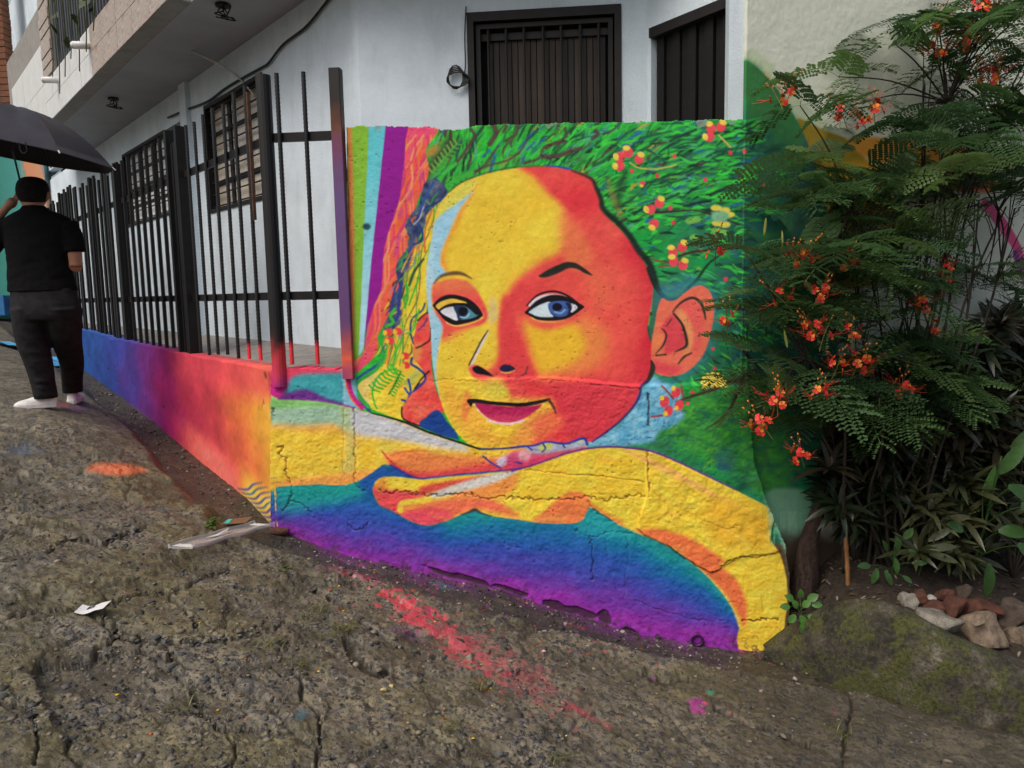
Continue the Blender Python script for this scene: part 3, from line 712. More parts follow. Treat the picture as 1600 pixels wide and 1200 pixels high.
    arm2 = r6((0, 388), (100, 358), (250, 306), (350, 284), (450, 278), (550, 286), (640, 302), (750, 350), (880, 412), (1000, 472), (1100, 522), (1162, 560), (1160, 610), (1152, 690), (1192, 750), (1222, 860), (1226, 960), (1216, 1050), (1190, 1180), (1010, 1180), (1012, 1080), (985, 1000), (940, 930), (870, 850), (800, 790), (720, 730), (640, 690), (560, 660), (470, 620), (400, 575), (345, 548), (318, 600), (260, 620), (120, 615), (0, 597)) + r5((1400, 822), (1290, 790), (1200, 815), (1100, 860), (980, 886), (870, 850), (760, 790), (690, 760), (652, 690), (662, 615), (720, 580), (830, 582), (960, 597), (1150, 577), (1300, 566), (1400, 552))
    C.poly(arm2, lambda X, Y: np.array((240, 198, 62)) + fbm(X / 20, Y / 16, 121)[..., None] * np.array((14, 36, 30)), 1.2, 1, 2)
    C.clip = C.mask(arm2, 1.2, 2)
    C.poly(r5((640, 640), (760, 660), (950, 680), (1000, 720), (830, 780), (820, 850), (700, 780)), (222, 74, 84), 5, .95); C.poly(r5((820, 800), (930, 760), (1100, 720), (1300, 700), (1450, 740), (1560, 830), (1300, 780), (1100, 860), (980, 890), (860, 850)), (232, 104, 80), 7, .95)
    C.poly(r5((820, 820), (930, 790), (1050, 780), (1150, 830), (980, 890)), (214, 70, 96), 6, .85); C.poly(r5((1200, 650), (1400, 600), (1560, 560), (1500, 680), (1300, 720), (1150, 720)), (238, 136, 74), 8, .85)
    C.poly(r5((960, 640), (1150, 600), (1380, 570), (1300, 600), (1100, 660), (950, 690)), (208, 70, 70), 4, .9); C.poly(r5((980, 700), (1150, 632), (1350, 572), (1560, 536), (1420, 612), (1200, 676), (1060, 710)), (196, 202, 206), 3, .9)
    C.stroke(r5((820, 790), (830, 750), (900, 735), (1000, 715)), (240, 200, 70), 9, 2); C.poly(r5((660, 640), (690, 600), (730, 590), (730, 650), (700, 680)), (206, 130, 60), 4, .8)
    C.poly(r6((100, 610), (150, 560), (205, 510), (260, 478), (322, 488), (352, 530), (330, 600), (260, 625)), (240, 120, 72), 3.5, .95)
    C.poly(r6((340, 520), (420, 570), (500, 615), (470, 640), (380, 580)), (236, 130, 70), 4, .8); C.poly(r6((550, 660), (640, 640), (760, 670), (860, 720), (945, 785), (925, 805), (1000, 870), (1045, 980), (1035, 1080), (1000, 1010), (940, 920), (850, 840), (720, 735)), (238, 110, 68), 5, .95)
    C.poly(r6((500, 290), (620, 330), (760, 400), (900, 480), (1010, 540), (900, 500), (740, 420), (600, 350)), (240, 160, 110), 6, .7)
    C.poly(r6((880, 500), (1000, 520), (1140, 580), (1140, 700), (1000, 730), (900, 700), (860, 600)), (222, 170, 48), 18, .7)
    C.clip = None
    C.clip = C.mask(arm2, 1.2, 2)
    for k in range(90):
        x, y = rng.uniform(640, 1225), rng.uniform(700, 1000); L = rng.uniform(14, 46); a = rng.uniform(-.1, .75)
        C.stroke([(x, y), (x + L * .5 * math.cos(a), y + L * .5 * math.sin(a) - 2), (x + L * math.cos(a), y + L * math.sin(a))], [(244, 206, 90), (240, 152, 84), (226, 172, 50), (246, 214, 110)][k % 4], rng.uniform(3, 8), 3.5, rng.uniform(.15, .4), 3)
    C.clip = None
    C.stroke(r6((0, 388), (100, 358), (250, 306), (350, 284), (450, 278), (550, 286), (640, 302), (750, 350), (880, 412), (1000, 470)), (92, 44, 130), [2, 2.4, 2.6, 2.6, 2.8, 3.2, 3, 2.6, 2.2, 1.4], 1)
    C.stroke(r5((1200, 815), (1250, 800), (1290, 785), (1330, 805), (1400, 822)), (40, 50, 70), [1, 3, 5, 3, 1], 1.6, .85); C.stroke(r5((650, 690), (690, 760), (760, 792), (870, 852), (980, 888), (1100, 862)), (34, 96, 130), 2.4, 2, .7)
    C.stroke(r6((470, 622), (560, 662), (640, 692), (720, 732), (800, 792), (870, 852), (940, 932), (985, 1002), (1010, 1075)), (226, 196, 110), 2.2, 1.6, .8)
    # flames at the low corner
    for k in range(9):
        x, y = 392 + k * 5, 752 + k * 7
        C.stroke([(x, y + 12), (x + 12, y + 10), (x + 24, y - 2), (x + 42, y - 6)], [(40, 70, 140), (34, 60, 120), (34, 90, 120)][k % 3], [.6, 2.6, 2, .6], 1.4, .55)
    # pale green wash at the right foot
    C.poly([(1195, 772), (1230, 762), (1262, 770), (1272, 800), (1265, 838), (1240, 846), (1232, 870), (1218, 842), (1205, 815)], (124, 176, 146), 5, .9)
    for k in range(22):
        x = rng.uniform(1200, 1275); C.stroke([(x, 800), (x + rng.normal(0, 2), 840 + rng.uniform(-10, 25))], (140, 186, 160), rng.uniform(1, 3), 1, .6, 1)
    # painted twigs and flowers
    TW = (62, 40, 44)
    C.stroke(r4((1500, 720), (1430, 765), (1330, 790), (1200, 840), (1080, 880), (960, 920)), TW, [12, 9, 6, 5, 3.5, 2], 1.4); C.stroke(r4((1420, 790), (1380, 870), (1330, 970), (1270, 1040), (1160, 1110)), TW, [8, 5, 4, 3, 1.5], 1.2); C.stroke(r4((1360, 500), (1440, 580), (1520, 670), (1560, 700)), TW, 4, 1.4)
    C.stroke(r2((820, 675), (960, 668), (1090, 660), (1200, 690), (1300, 720), (1400, 760)), TW, [3.5, 3, 2, 2.5, 2, 3], 1); C.stroke(r2((980, 978), (1080, 950), (1200, 935), (1320, 910)), TW, [3, 4, 3, 2], 1); C.stroke(r2((640, 330), (700, 365), (800, 375), (900, 360), (960, 345)), (196, 178, 80), 2.2); C.stroke(r2((1260, 140), (1340, 220)), (190, 170, 90), 3)
    C.stroke(r2((790, 1000), (860, 1015), (940, 1025)), (150, 50, 50), 2); C.stroke(r2((840, 1050), (930, 1045), (990, 1030)), (150, 50, 50), 2); C.stroke(r4((860, 810), (900, 850), (940, 900)), (160, 50, 60), 2.5); C.stroke(r4((995, 800), (1010, 900)), (160, 50, 60), 2); C.stroke(r4((790, 1025), (860, 1015)), (160, 50, 60), 3)
    fl = [(1205, 90, 0), (1275, 80, 1), (1195, 150, 2), (575, 290, 2), (630, 260, 0), (705, 305, 1), (570, 355, 2), (785, 655, 2), (845, 610, 1), (808, 755, 3), (940, 950, 0), (1005, 915, 1), (945, 1015, 0), (1010, 1040, 1), (728, 475, 3)]
    for x, y, k in fl:
        q = r2((x, y))[0]; s_ = 0.55 if x == 728 else 1
        C.dot(q[0], q[1], 7.5 * s_, 8.5 * s_, (224, 74, 88), .9, 1, .3 * k)
        dx, dy = [(-3, -7), (3, -7), (-7, 0), (-3, 6)][k]
        C.dot(q[0] + dx * s_, q[1] + dy * s_, 6 * s_, 4.4 * s_, (238, 206, 84), .9, 1, [0, .4, 1.2, .4][k])
    for x, y in ((960, 855), (880, 920), (980, 945), (905, 985)):
        q = r4((x, y))[0]; C.dot(*q, 7, 9, (222, 66, 84), 1, 1, .5); C.dot(q[0] - 4, q[1] + (4 if y > 930 else -6), 3.5, 4, (240, 190, 60))
    for x, y in ((950, 285), (655, 388), (832, 420), (922, 645), (942, 745), (1165, 448), (1308, 1138), (1565, 478), (1340, 260), (1438, 248)):
        C.dot(*r2((x, y))[0], 3.4, 3.6, (222, 66, 84))
    for x, y in ((1218, 555), (1230, 690), (1072, 855), (1040, 932)):
        C.dot(*r4((x, y))[0], 3, 3, (222, 66, 84))
    for a in np.linspace(-.2, 3.5, 9):
        q = r4((1222 + 62 * math.cos(a), 795 - 52 * math.sin(a)))[0]; C.dot(*q, 7, 4, (226, 206, 92), .9, 1, -a)
    C.dot(*r4((1222, 800))[0], 9, 6, (210, 186, 76))
    for x, y in ((1240, 645), (1300, 660), (1330, 690), (1250, 750), (1300, 760)):
        C.dot(*r2((x, y))[0], 9, 5, (222, 206, 84), 1.6, .95)
    C.poly(r2((1210, 680), (1290, 665), (1330, 700), (1290, 740), (1220, 730)), (120, 178, 140), 3)
    for x, y in ((1060, 735), (1100, 725), (1090, 850), (1240, 800), (1290, 815)):
        C.dot(*r2((x, y))[0], 8, 5, (120, 180, 86), 1.4, .9)
    return C
# ------------------------------------------------------------------ main lines of the place
PK = 0.86                                   # painted colour -> paint albedo
A_ = np.array([(540 - 800) / F * 4.70, 4.70]); B_ = np.array([(1165 - 800) / F * 4.45, 4.45])
dF = (B_ - A_) / np.linalg.norm(B_ - A_)
FW = Frame(A_, dF, (dF[1], -dF[0]))         # mural wall plane, facing the camera
Cc = hit_plane(426, 700, FW.o, FW.n)        # street corner of the wall
DL = np.array([-0.825, 1.0]); DL = DL / np.linalg.norm(DL)
NL = np.array([-DL[1], DL[0]])              # towards the street
FL = Frame(Cc[:2], DL, NL)                  # low wall / fence line running uphill
HC = np.array([(580 - 800) / F * 5.35, 5.35])
FH = Frame(HC, DL, NL)                      # house side wall
FF = Frame(HC, dF, (dF[1], -dF[0]))         # house front wall
NB0 = hit_plane(1165, 450, FW.o, FW.n)[:2]
dN = np.array([1.0, 0.35]); dN /= np.linalg.norm(dN)
FN = Frame(NB0 - dN * 0.02, dN, (dN[1], -dN[0]))        # neighbour's wall

base_px = [(428, 822), (480, 842), (545, 864), (600, 876), (657, 889), (797, 920), (871, 946), (985, 981), (1037, 992), (1147, 1010), (1215, 1004)]
bW = hit_plane(np.array([p[0] for p in base_px]), np.array([p[1] for p in base_px]), FW.o, FW.n)
foot_px = [(380, 770), (336, 735), (270, 682), (215, 635), (170, 604), (130, 575)]
bL = hit_plane(np.array([p[0] for p in foot_px]), np.array([p[1] for p in foot_px]), FL.o, FL.n)
gx_ = np.concatenate([[-30, -14, -9], bL[::-1, 0], bW[:, 0], [2.6, 5.0, 9.0, 30]])
gz_ = np.concatenate([[2.3, 1.75, 1.32], bL[::-1, 2], bW[:-1, 2], [bW[-1, 2] - .02, -0.64, -1.05, -1.5, -2.2]])
def dist_walls(X, Y):
    dl = (np.stack([X, Y], -1) - FL.o[:2]) @ FL.n[:2]
    df = (np.stack([X, Y], -1) - FW.o[:2]) @ FW.n[:2]
    return dl, df
gxs_ = np.arange(-30, 30, .05); gzs_ = np.interp(gxs_, gx_, gz_); _k = np.exp(-.5 * (np.arange(-50, 51) * .05 / .6) ** 2); gzs_ = np.convolve(np.pad(gzs_, 50, 'edge'), _k / _k.sum(), 'valid')
HILL = 0.14
def ground_base(X, Y):
    X = np.asarray(X, float); Y = np.asarray(Y, float)
    dl, df = dist_walls(X, Y)
    d0 = np.where(X < Cc[0], np.maximum(dl, 0), np.maximum(df, 0)); k_ = sstep(.0, .55, d0)
    z = np.interp(X, gx_, gz_) * (1 - k_) + np.interp(X, gxs_, gzs_) * k_
    hill = HILL * sstep(.12, .95, dl) * sstep(4.4, 5.9, Y) * sstep(-1.6, -2.6, X)
    z = z + hill
    d = np.where(X < Cc[0], np.minimum(dl, np.hypot(X - Cc[0], Y - Cc[1])), df)
    d = np.where((X < Cc[0]) & (Y < Cc[1]), np.hypot(X - Cc[0], Y - Cc[1]), d)
    return z, d
def ground_z(X, Y, detail=True):
    X = np.asarray(X, float); Y = np.asarray(Y, float)
    z, d = ground_base(X, Y)
    wob = fbm(X * 1.7, Y * 1.7, 201) * .30
    gw = .34 + .12 * sstep(-3.0, 0.0, X) - wob * .5
    edge = sstep(gw - .05, gw + .06, d)                      # 0 in the gutter, 1 on the road
    z = z + edge * (.055 - .02 * sstep(-1, 1.5, X)) - .02 * (1 - edge)
    # right: smooth washed slab, left far: flatter road, near: broken lumpy concrete
    rough = sstep(6.6, 4.6, Y) * edge
    wx = X + .30 * fbm(X * 2.1, Y * 2.1, 205, 4); wy = Y + .30 * fbm(X * 2.1 + 40, Y * 2.1, 206, 4)
    f1, f2, cid, cx, cy = worley(wx * 1.05 + 3.3, wy * 1.35 + .4, 3)
    e = f2 - f1
    big = sstep(.055, .0, e) * sstep(.35, .62, vnoise(X * 1.7, Y * 1.7, 215))
    h1, h2, hid, hx_, hy_ = worley(wx * 2.3 + 1.3, wy * 2.9 + 7.4, 13)
    big = np.maximum(big * .5, .45 * sstep(.07, .0, h2 - h1) * sstep(.42, .6, vnoise(X * 1.3 + 4, Y * 1.3 + 2, 219)))
    tilt = (hid - .5) * .018 + (cid - .5) * .03 + ((wx * 1.05 + 3.3 - cx) * (np.sin(cid * 40)) + (wy * 1.35 + .4 - cy) * np.cos(cid * 40)) * .02
    lay = fbm(X * 2.4 + 5, Y * 2.9, 217, 6, .58)
    ero = sstep(.0, -.06, lay + .06) * (.5 + .5 * sstep(-.08, -.16, lay))         # worn-through hollows with ragged rims
    lay2 = fbm(X * 5.2 + 9, Y * 6.0, 225, 5, .6); ero2 = sstep(.0, -.05, lay2 + .10)
    smooth = .30 + .70 * sstep(1.0, .2, X - .35 * (Y - 3.0))
    rid = 1 - 2 * np.abs(fbm(X * 8, Y * 9, 229, 4))
    z = z + rough * smooth * (tilt - .030 * big - .022 * ero - .012 * ero2 + .030 * fbm(X * 3.1, Y * 3.1, 207, 4) + .012 * rid)
    z = z + (.016 * fbm(X * 13, Y * 13, 209, 4, .6) + .010 * fbm(X * 38, Y * 38, 212, 3)) * (.45 + .55 * rough) + .022 * (1 - edge) * fbm(X * 12, Y * 12, 211, 4)
    slabline = sstep(.018, .006, np.abs(Y - 6.35 - .12 * X - .5 + .03 * fbm(X * 3, Y * 3, 233))) * sstep(-2.6, -3.0, X)
    z = z - .02 * slabline
    crack = np.clip(np.maximum(np.maximum(big * .9, slabline), np.maximum(ero * .55, ero2 * .35)) * np.where(slabline > .1, 1, rough * smooth), 0, 1)
    return z, crack, 1 - edge, rough
def ground_hit(u, v):
    d = ray(u, v); t = 1.0
    for k in range(400):
        P = CAM + d * t
        z = float(ground_z(np.array([P[0]]), np.array([P[1]]))[0][0])
        if P[2] <= z: break
        t += max(.004, (P[2] - z) * .35)
    return CAM + d * t

ku = np.array([1190, 1222, 1262, 1300, 1345, 1390, 1430, 1470, 1510, 1560, 1610, 1700, 1850], float)
kb = np.array([1018, 1032, 1048, 1068, 1092, 1101, 1108, 1113, 1119, 1126, 1132, 1146, 1170], float)
kt = np.array([1008, 1000, 975, 956, 949, 953, 966, 992, 1012, 1030, 1048, 1075, 1115], float)
KB = np.array([ground_hit(u, v) for u, v in zip(ku, kb)])
pk_ = np.polyfit(ku, KB[:, 1], 2); KB = at_depth(ku, kb, np.polyval(pk_, ku))
# ------------------------------------------------------------------ street
def build_ground():
    s = np.concatenate([[-14, -8, -5, -3, -2.2, -1.6, -1.25, -1.0, -.87], np.linspace(-.80, .80, 930), [.87, 1.0, 1.25, 1.6, 2.2, 3, 5, 8, 14]])
    v = np.linspace(1260, 500, 470)
    p = np.tan(PITCH + np.arctan((v - 600) / F))
    Yd = np.clip(1.75 / np.maximum(p, .02), 0, 15.5)
    Yd = Yd[Yd > 2.2]; Y = np.concatenate([[-40, -20, -8, -3, 0, .9, 1.3], np.linspace(1.45, Yd.min(), 190, endpoint=False), np.unique(np.round(Yd, 5)), [18, 24, 40, 80]])
    S, YY = np.meshgrid(s, Y)
    X = S * np.maximum(YY, 1.45) * 1.0
    z, crack, gut, rough = ground_z(X, YY)
    # the long cracks seen in the road, traced on to the ground
    pu, pv = project(np.stack([X, YY, z], -1))
    CK = Canvas(-40, 780, 1700, 460, (0, 0, 0)); rk = np.random.default_rng(5)
    za = rg(0, 850, .4375); zb = rg(0, 550, .3125); zc = rg(1000, 875, .4724)
    for pts, w in [(za((360, 215), (440, 200), (490, 180), (600, 175), (700, 130), (760, 110), (830, 85)), 4.5), (za((410, 290), (440, 340), (540, 345), (640, 350), (760, 340), (850, 335), (960, 310), (1020, 270)), 5), (za((330, 430), (350, 370), (400, 345), (420, 330)), 5), (za((510, 380), (570, 400), (620, 400)), 8), (za((600, 180), (660, 230), (700, 300)), 4),
                   (za((1240, 340), (1260, 390), (1300, 440), (1380, 460)), 12), (za((1040, 450), (1080, 500), (1075, 540), (1130, 590)), 5), (za((1140, 600), (1140, 700), (1130, 790)), 5), (za((0, 560), (60, 580), (110, 600)), 7), (za((680, 530), (700, 560), (720, 600)), 5), (za((0, 270), (120, 240), (240, 235), (360, 215)), 4), (za((1040, 120), (1110, 160), (1200, 200), (1260, 220)), 4),
                   (zb((230, 1000), (320, 940), (430, 940), (520, 960), (560, 930), (650, 900), (720, 870)), 4.5), (zc((440, 290), (520, 340), (600, 370), (680, 430), (700, 480), (690, 540), (675, 600), (665, 690)), 4), (zc((250, 490), (350, 540), (450, 570), (560, 620)), 6), (zc((0, 370), (80, 400), (160, 390)), 7), (za((1280, 270), (1400, 350), (1500, 390), (1620, 420)), 4), (za((120, 780), (140, 700), (110, 600)), 4), (za((820, 800), (840, 720), (760, 640), (700, 600)), 3.5)]:
        q = catmull(pts, 8); q = q + rk.normal(0, 1.6, q.shape)
        CK.stroke(q, (255,) * 3, w * (.45 + rk.random(len(q))), 1.6, 1, 1)
    ck = np.where((pu > -35) & (pu < 1650) & (pv > 785) & (pv < 1236), CK.sample(np.clip(pu, -39, 1658), np.clip(pv, 781, 1238))[..., 0] / 255, 0)
    dk = np.interp(X, KB[:, 0], KB[:, 1]) - YY
    groove = sstep(.055, .015, np.abs(dk - .012)) * (X > 1.42) * (X < 4)
    z = z - .028 * ck - .03 * groove
    crack = np.clip(np.maximum(crack * .8, np.maximum(ck * .95, groove)), 0, 1)
    P = np.stack([X, YY, z], -1)
    R, Cn = X.shape
    idx = np.arange(R * Cn).reshape(R, Cn)
    Q = np.stack([idx[:-1, :-1], idx[:-1, 1:], idx[1:, 1:], idx[1:, :-1]], -1).reshape(-1, 4)
    moss = np.clip(sstep(-.06, .16, fbm(X * 2.1, YY * 2.1, 221)) * .75 + .12 + .35 * sstep(.05, .25, fbm(X * 7, YY * 7, 223)), 0, 1) * (.35 + .65 * rough)
    wash = sstep(.35, 1.15, X - .35 * (YY - 3.0) + .5 * fbm(X * 1.6, YY * 1.6, 243, 4)) * sstep(1.9, 2.6, YY)
    dk = np.interp(X, KB[:, 0], KB[:, 1]) - YY; nk_ = sstep(.20, .03, dk + .12 * fbm(X * 5, YY * 5, 247)) * (X > 1.35) * (YY > 2.5)
    gut = np.maximum(np.maximum(gut, nk_), .62 * wash); moss = moss * (1 - .5 * wash)
    masks = np.stack([crack, gut, moss], -1).reshape(-1, 3)
    me = mesh('street', P.reshape(-1, 3), Q, True, None, masks, 'masks')
    # sprayed paint marks on the ground
    u, vv = project(P.reshape(-1, 3))
    n1 = fbm(X * 28, YY * 28, 231, 3).ravel(); n2 = fbm(X * 70, YY * 70, 235, 2).ravel(); n3 = fbm(X * 5, YY * 5, 239, 3).ravel()
    sp = np.zeros((len(u), 4), np.float32)
    def spray(col, am):
        am = np.clip(am, 0, 1)
        new = sp[:, 3] + am * (1 - sp[:, 3])
        w = np.where(new > 1e-6, am / np.maximum(new, 1e-6), 0)[:, None]
        sp[:, :3] = sp[:, :3] * (1 - w) + np.array(lin(col)) * w
        sp[:, 3] = new
    def blob(cx, cy, rx, ry, ang=0.0):
        c, s_ = math.cos(ang), math.sin(ang)
        dx, dy = u - cx, vv - cy
        return 1 - np.hypot((dx * c + dy * s_) / rx, (-dx * s_ + dy * c) / ry)
    spray((236, 120, 70), sstep(.0, .55, blob(180, 733, 56, 13, .04) + n1 * .5) * .9)
    spray((226, 56, 84), sstep(.1, .6, blob(640, 952, 62, 26, .5) + n1 * 1.7 + n2 * .6) * .85)
    spray((214, 56, 84), sstep(.12, .7, blob(720, 1010, 110, 30, .62) + n1 * 2.0 + n2 * .8) * .7)
    spray((190, 70, 90), sstep(.15, .8, blob(800, 1050, 150, 46, .55) + n1 * 1.8) * .40)
    spray((196, 60, 84), sstep(.1, .6, blob(895, 1105, 75, 7, .5) + n1 * 1.0) * .55)
    spray((190, 60, 160), sstep(.05, .5, blob(1090, 1103, 20, 16) + n1 * 1.4) * .85)
    spray((40, 150, 120), sstep(.1, .5, blob(1108, 1081, 9, 6) + n1 * .9) * .7)
    spray((70, 110, 150), sstep(.1, .8, blob(35, 702, 42, 16) + n1 * 1.2) * .35)
    spray((130, 80, 150), sstep(.1, .7, blob(120, 638, 26, 7) + n1) * .6); spray((200, 80, 110), sstep(.1, .7, blob(100, 633, 14, 5) + n1) * .6)
    spray((120, 70, 150), sstep(.1, .7, blob(215, 640, 30, 6, .7) + n1 * 1.3) * .4)
    bx = np.array([p[0] for p in base_px], float); by = np.array([p[1] for p in base_px], float)
    db = vv - np.interp(u, bx, by)
    inr = sstep(470, 520, u) * sstep(1230, 1180, u)
    spray((140, 50, 150), sstep(26, -4, db + n1 * 34 + n3 * 40) * inr * .85 * (.45 + .55 * sstep(-.1, .1, n1)))
    spray((200, 70, 120), sstep(.1, .6, blob(560, 900, 70, 8, .3) + n1 * 1.3) * .4)
    spray((120, 60, 130), sstep(.1, .6, blob(640, 990, 40, 14, .3) + n1 * 1.3) * .35)
    spray((50, 130, 150), sstep(.1, .6, blob(690, 915, 30, 6, .2) + n1 * 1.2) * .45); spray((40, 120, 140), sstep(.15, .6, blob(468, 1120, 16, 18, .6) + n1 * 1.4) * .5)
    for k in range(90):                                          # drips and flecks of colour
        cx = random.uniform(480, 1330); cy = np.interp(cx, bx, by) + abs(random.gauss(0, 45)) + 4
        spray(random.choice([(210, 50, 70), (200, 50, 90), (230, 90, 60), (230, 200, 200), (150, 50, 150)]), sstep(.05, .4, blob(cx, cy, random.uniform(2, 5), random.uniform(1.5, 3))) * .8)
    ca = me.color_attributes.new('spray', 'FLOAT_COLOR', 'POINT')
    ca.data.foreach_set('color', sp.ravel())
    m, t, b = new_mat('street_concrete')
    def attr(n):
        a = t.nodes.new('ShaderNodeAttribute'); a.attribute_name = n; return a
    am = attr('masks'); sep = t.nodes.new('ShaderNodeSeparateColor'); t.links.new(am.outputs[0], sep.inputs[0])
    asp = attr('spray')
    big = noise_node(t, 1.3, 6, .65); mid = noise_node(t, 9, 6, .7); fine = noise_node(t, 130, 4, .7)
    matrix = ramp(t, big.outputs[0], [(.30, (.098, .083, .056)), (.5, (.180, .156, .112)), (.72, (.270, .240, .180))])
    m2 = ramp(t, mid.outputs[0], [(.34, (.34, .33, .30)), (.5, (.95, .95, .95)), (.66, (1.35, 1.32, 1.22))])
    c = mix(t, 1.0, matrix.outputs[0], m2.outputs[0], 'MULTIPLY')
    # aggregate stones showing in the worn surface, two sizes
    tc = t.nodes.new('ShaderNodeTexCoord'); dn = noise_node(t, 22, 3, .6)
    add = t.nodes.new('ShaderNodeMix'); add.data_type = 'RGBA'; add.blend_type = 'LINEAR_LIGHT'; add.inputs[0].default_value = .028
    t.links.new(tc.outputs['Object'], add.inputs[6]); t.links.new(dn.outputs[1], add.inputs[7])
    hs = []
    for sc, lo, hi in ((30, .26, .40), (62, .22, .36)):
        vo = t.nodes.new('ShaderNodeTexVoronoi'); vo.inputs['Scale'].default_value = sc
        t.links.new(add.outputs[2], vo.inputs['Vector'])
        sc_ = t.nodes.new('ShaderNodeSeparateColor'); t.links.new(vo.outputs['Color'], sc_.inputs[0])
        thr = t.nodes.new('ShaderNodeMath'); thr.operation = 'MULTIPLY_ADD'; t.links.new(sc_.outputs[0], thr.inputs[0]); thr.inputs[1].default_value = .72; thr.inputs[2].default_value = .02
        df = t.nodes.new('ShaderNodeMath'); df.operation = 'SUBTRACT'; t.links.new(thr.outputs[0], df.inputs[0]); t.links.new(vo.outputs['Distance'], df.inputs[1])
        mr = ramp(t, df.outputs[0], [(.0, (0, 0, 0)), (.07, (1, 1, 1))])
        gate = ramp(t, mid.outputs[0], [(.36, (.1, .1, .1)), (.48, (1, 1, 1))])
        amt = mix(t, 1.0, mr.outputs[0], gate.outputs[0], 'MULTIPLY')
        sto = ramp(t, sc_.outputs[1], [(.0, (.026, .027, .030)), (.4, (.060, .061, .064)), (.75, (.110, .108, .104)), (1.0, (.22, .19, .15))])
        c = mix(t, amt, c, sto.outputs[0])
        hs.append(amt)
    mossc = ramp(t, mid.outputs[0], [(.35, (.070, .062, .014)), (.7, (.175, .148, .034))])
    c = mix(t, mix(t, 1.0, sep.outputs[2], ramp(t, fine.outputs[0], [(.3, (.0,) * 3), (.65, (.85,) * 3)]).outputs[0], 'MULTIPLY'), c, mossc.outputs[0])
    soil = ramp(t, fine.outputs[0], [(.3, (.014, .012, .008)), (.55, (.040, .034, .024)), (.68, (.075, .065, .048)), (.76, (.26, .24, .21))])
    streak = noise_node(t, 5, 6, .7, stretch=(1, 2.6, 1)); soil2 = mix(t, 1.0, soil.outputs[0], ramp(t, streak.outputs[0], [(.32, (.65,) * 3), (.5, (1.25,) * 3), (.68, (2.6, 2.45, 2.2))]).outputs[0], 'MULTIPLY')
    c = mix(t, mix(t, 1.0, sep.outputs[1], (.9, .9, .9), 'MULTIPLY'), c, soil2)
    c = mix(t, sep.outputs[0], c, (.045, .037, .024))
    gr = ramp(t, fine.outputs[0], [(.32, (.35,) * 3), (.6, (1,) * 3)])
    c = mix(t, mix(t, 1.0, asp.outputs['Alpha'], gr.outputs[0], 'MULTIPLY'), c, asp.outputs[0])
    t.links.new(c, b.inputs['Base Color'])
    b.inputs['Roughness'].default_value = .56; b.inputs['Specular IOR Level'].default_value = .45
    bump(t, b, mid.outputs[0], .5, .02); bump(t, b, fine.outputs[0], .55, .005)
    for h in hs: bump(t, b, h, .55, .006)
    o = link('street', me, m); tag(o, kind='structure')
    return o
build_ground()

# ------------------------------------------------------------------ painted walls
def solid(name, P, Cl, mask, off, mat, parent, back_mat=None):
    """front skin (grid) cut to a mask and closed back by an offset along its rim"""
    R, Cn = P.shape[:2]
    idx = np.arange(R * Cn).reshape(R, Cn)
    Q = np.stack([idx[:-1, :-1], idx[1:, :-1], idx[1:, 1:], idx[:-1, 1:]], -1)
    Q = Q[mask].reshape(-1, 4)
    E = np.concatenate([Q[:, [0, 1]], Q[:, [1, 2]], Q[:, [2, 3]], Q[:, [3, 0]]])
    key = np.sort(E, 1); k1 = key[:, 0].astype(np.int64) * (R * Cn) + key[:, 1]
    un, inv, cnt = np.unique(k1, return_inverse=True, return_counts=True)
    Eb = E[cnt[inv] == 1]
    V = P.reshape(-1, 3); Cf = Cl.reshape(-1, 3)
    rim = np.unique(Eb); mp = np.full(R * Cn, -1); mp[rim] = np.arange(len(rim)) + len(V)
    V2 = np.concatenate([V, V[rim] + off]); C2 = np.concatenate([Cf, Cf[rim] * .55 + .45 * np.array(lin((96, 92, 84)))])
    Qs = np.stack([Eb[:, 1], Eb[:, 0], mp[Eb[:, 0]], mp[Eb[:, 1]]], -1)
    Qa = np.concatenate([Q, Qs])
    used = np.unique(Qa); re = np.full(len(V2), -1); re[used] = np.arange(len(used))
    me = mesh(name, V2[used] - (WLOC[parent] if parent is not None else 0), re[Qa], True, None, C2[used], 'paint')
    return link(name, me, mat, parent)

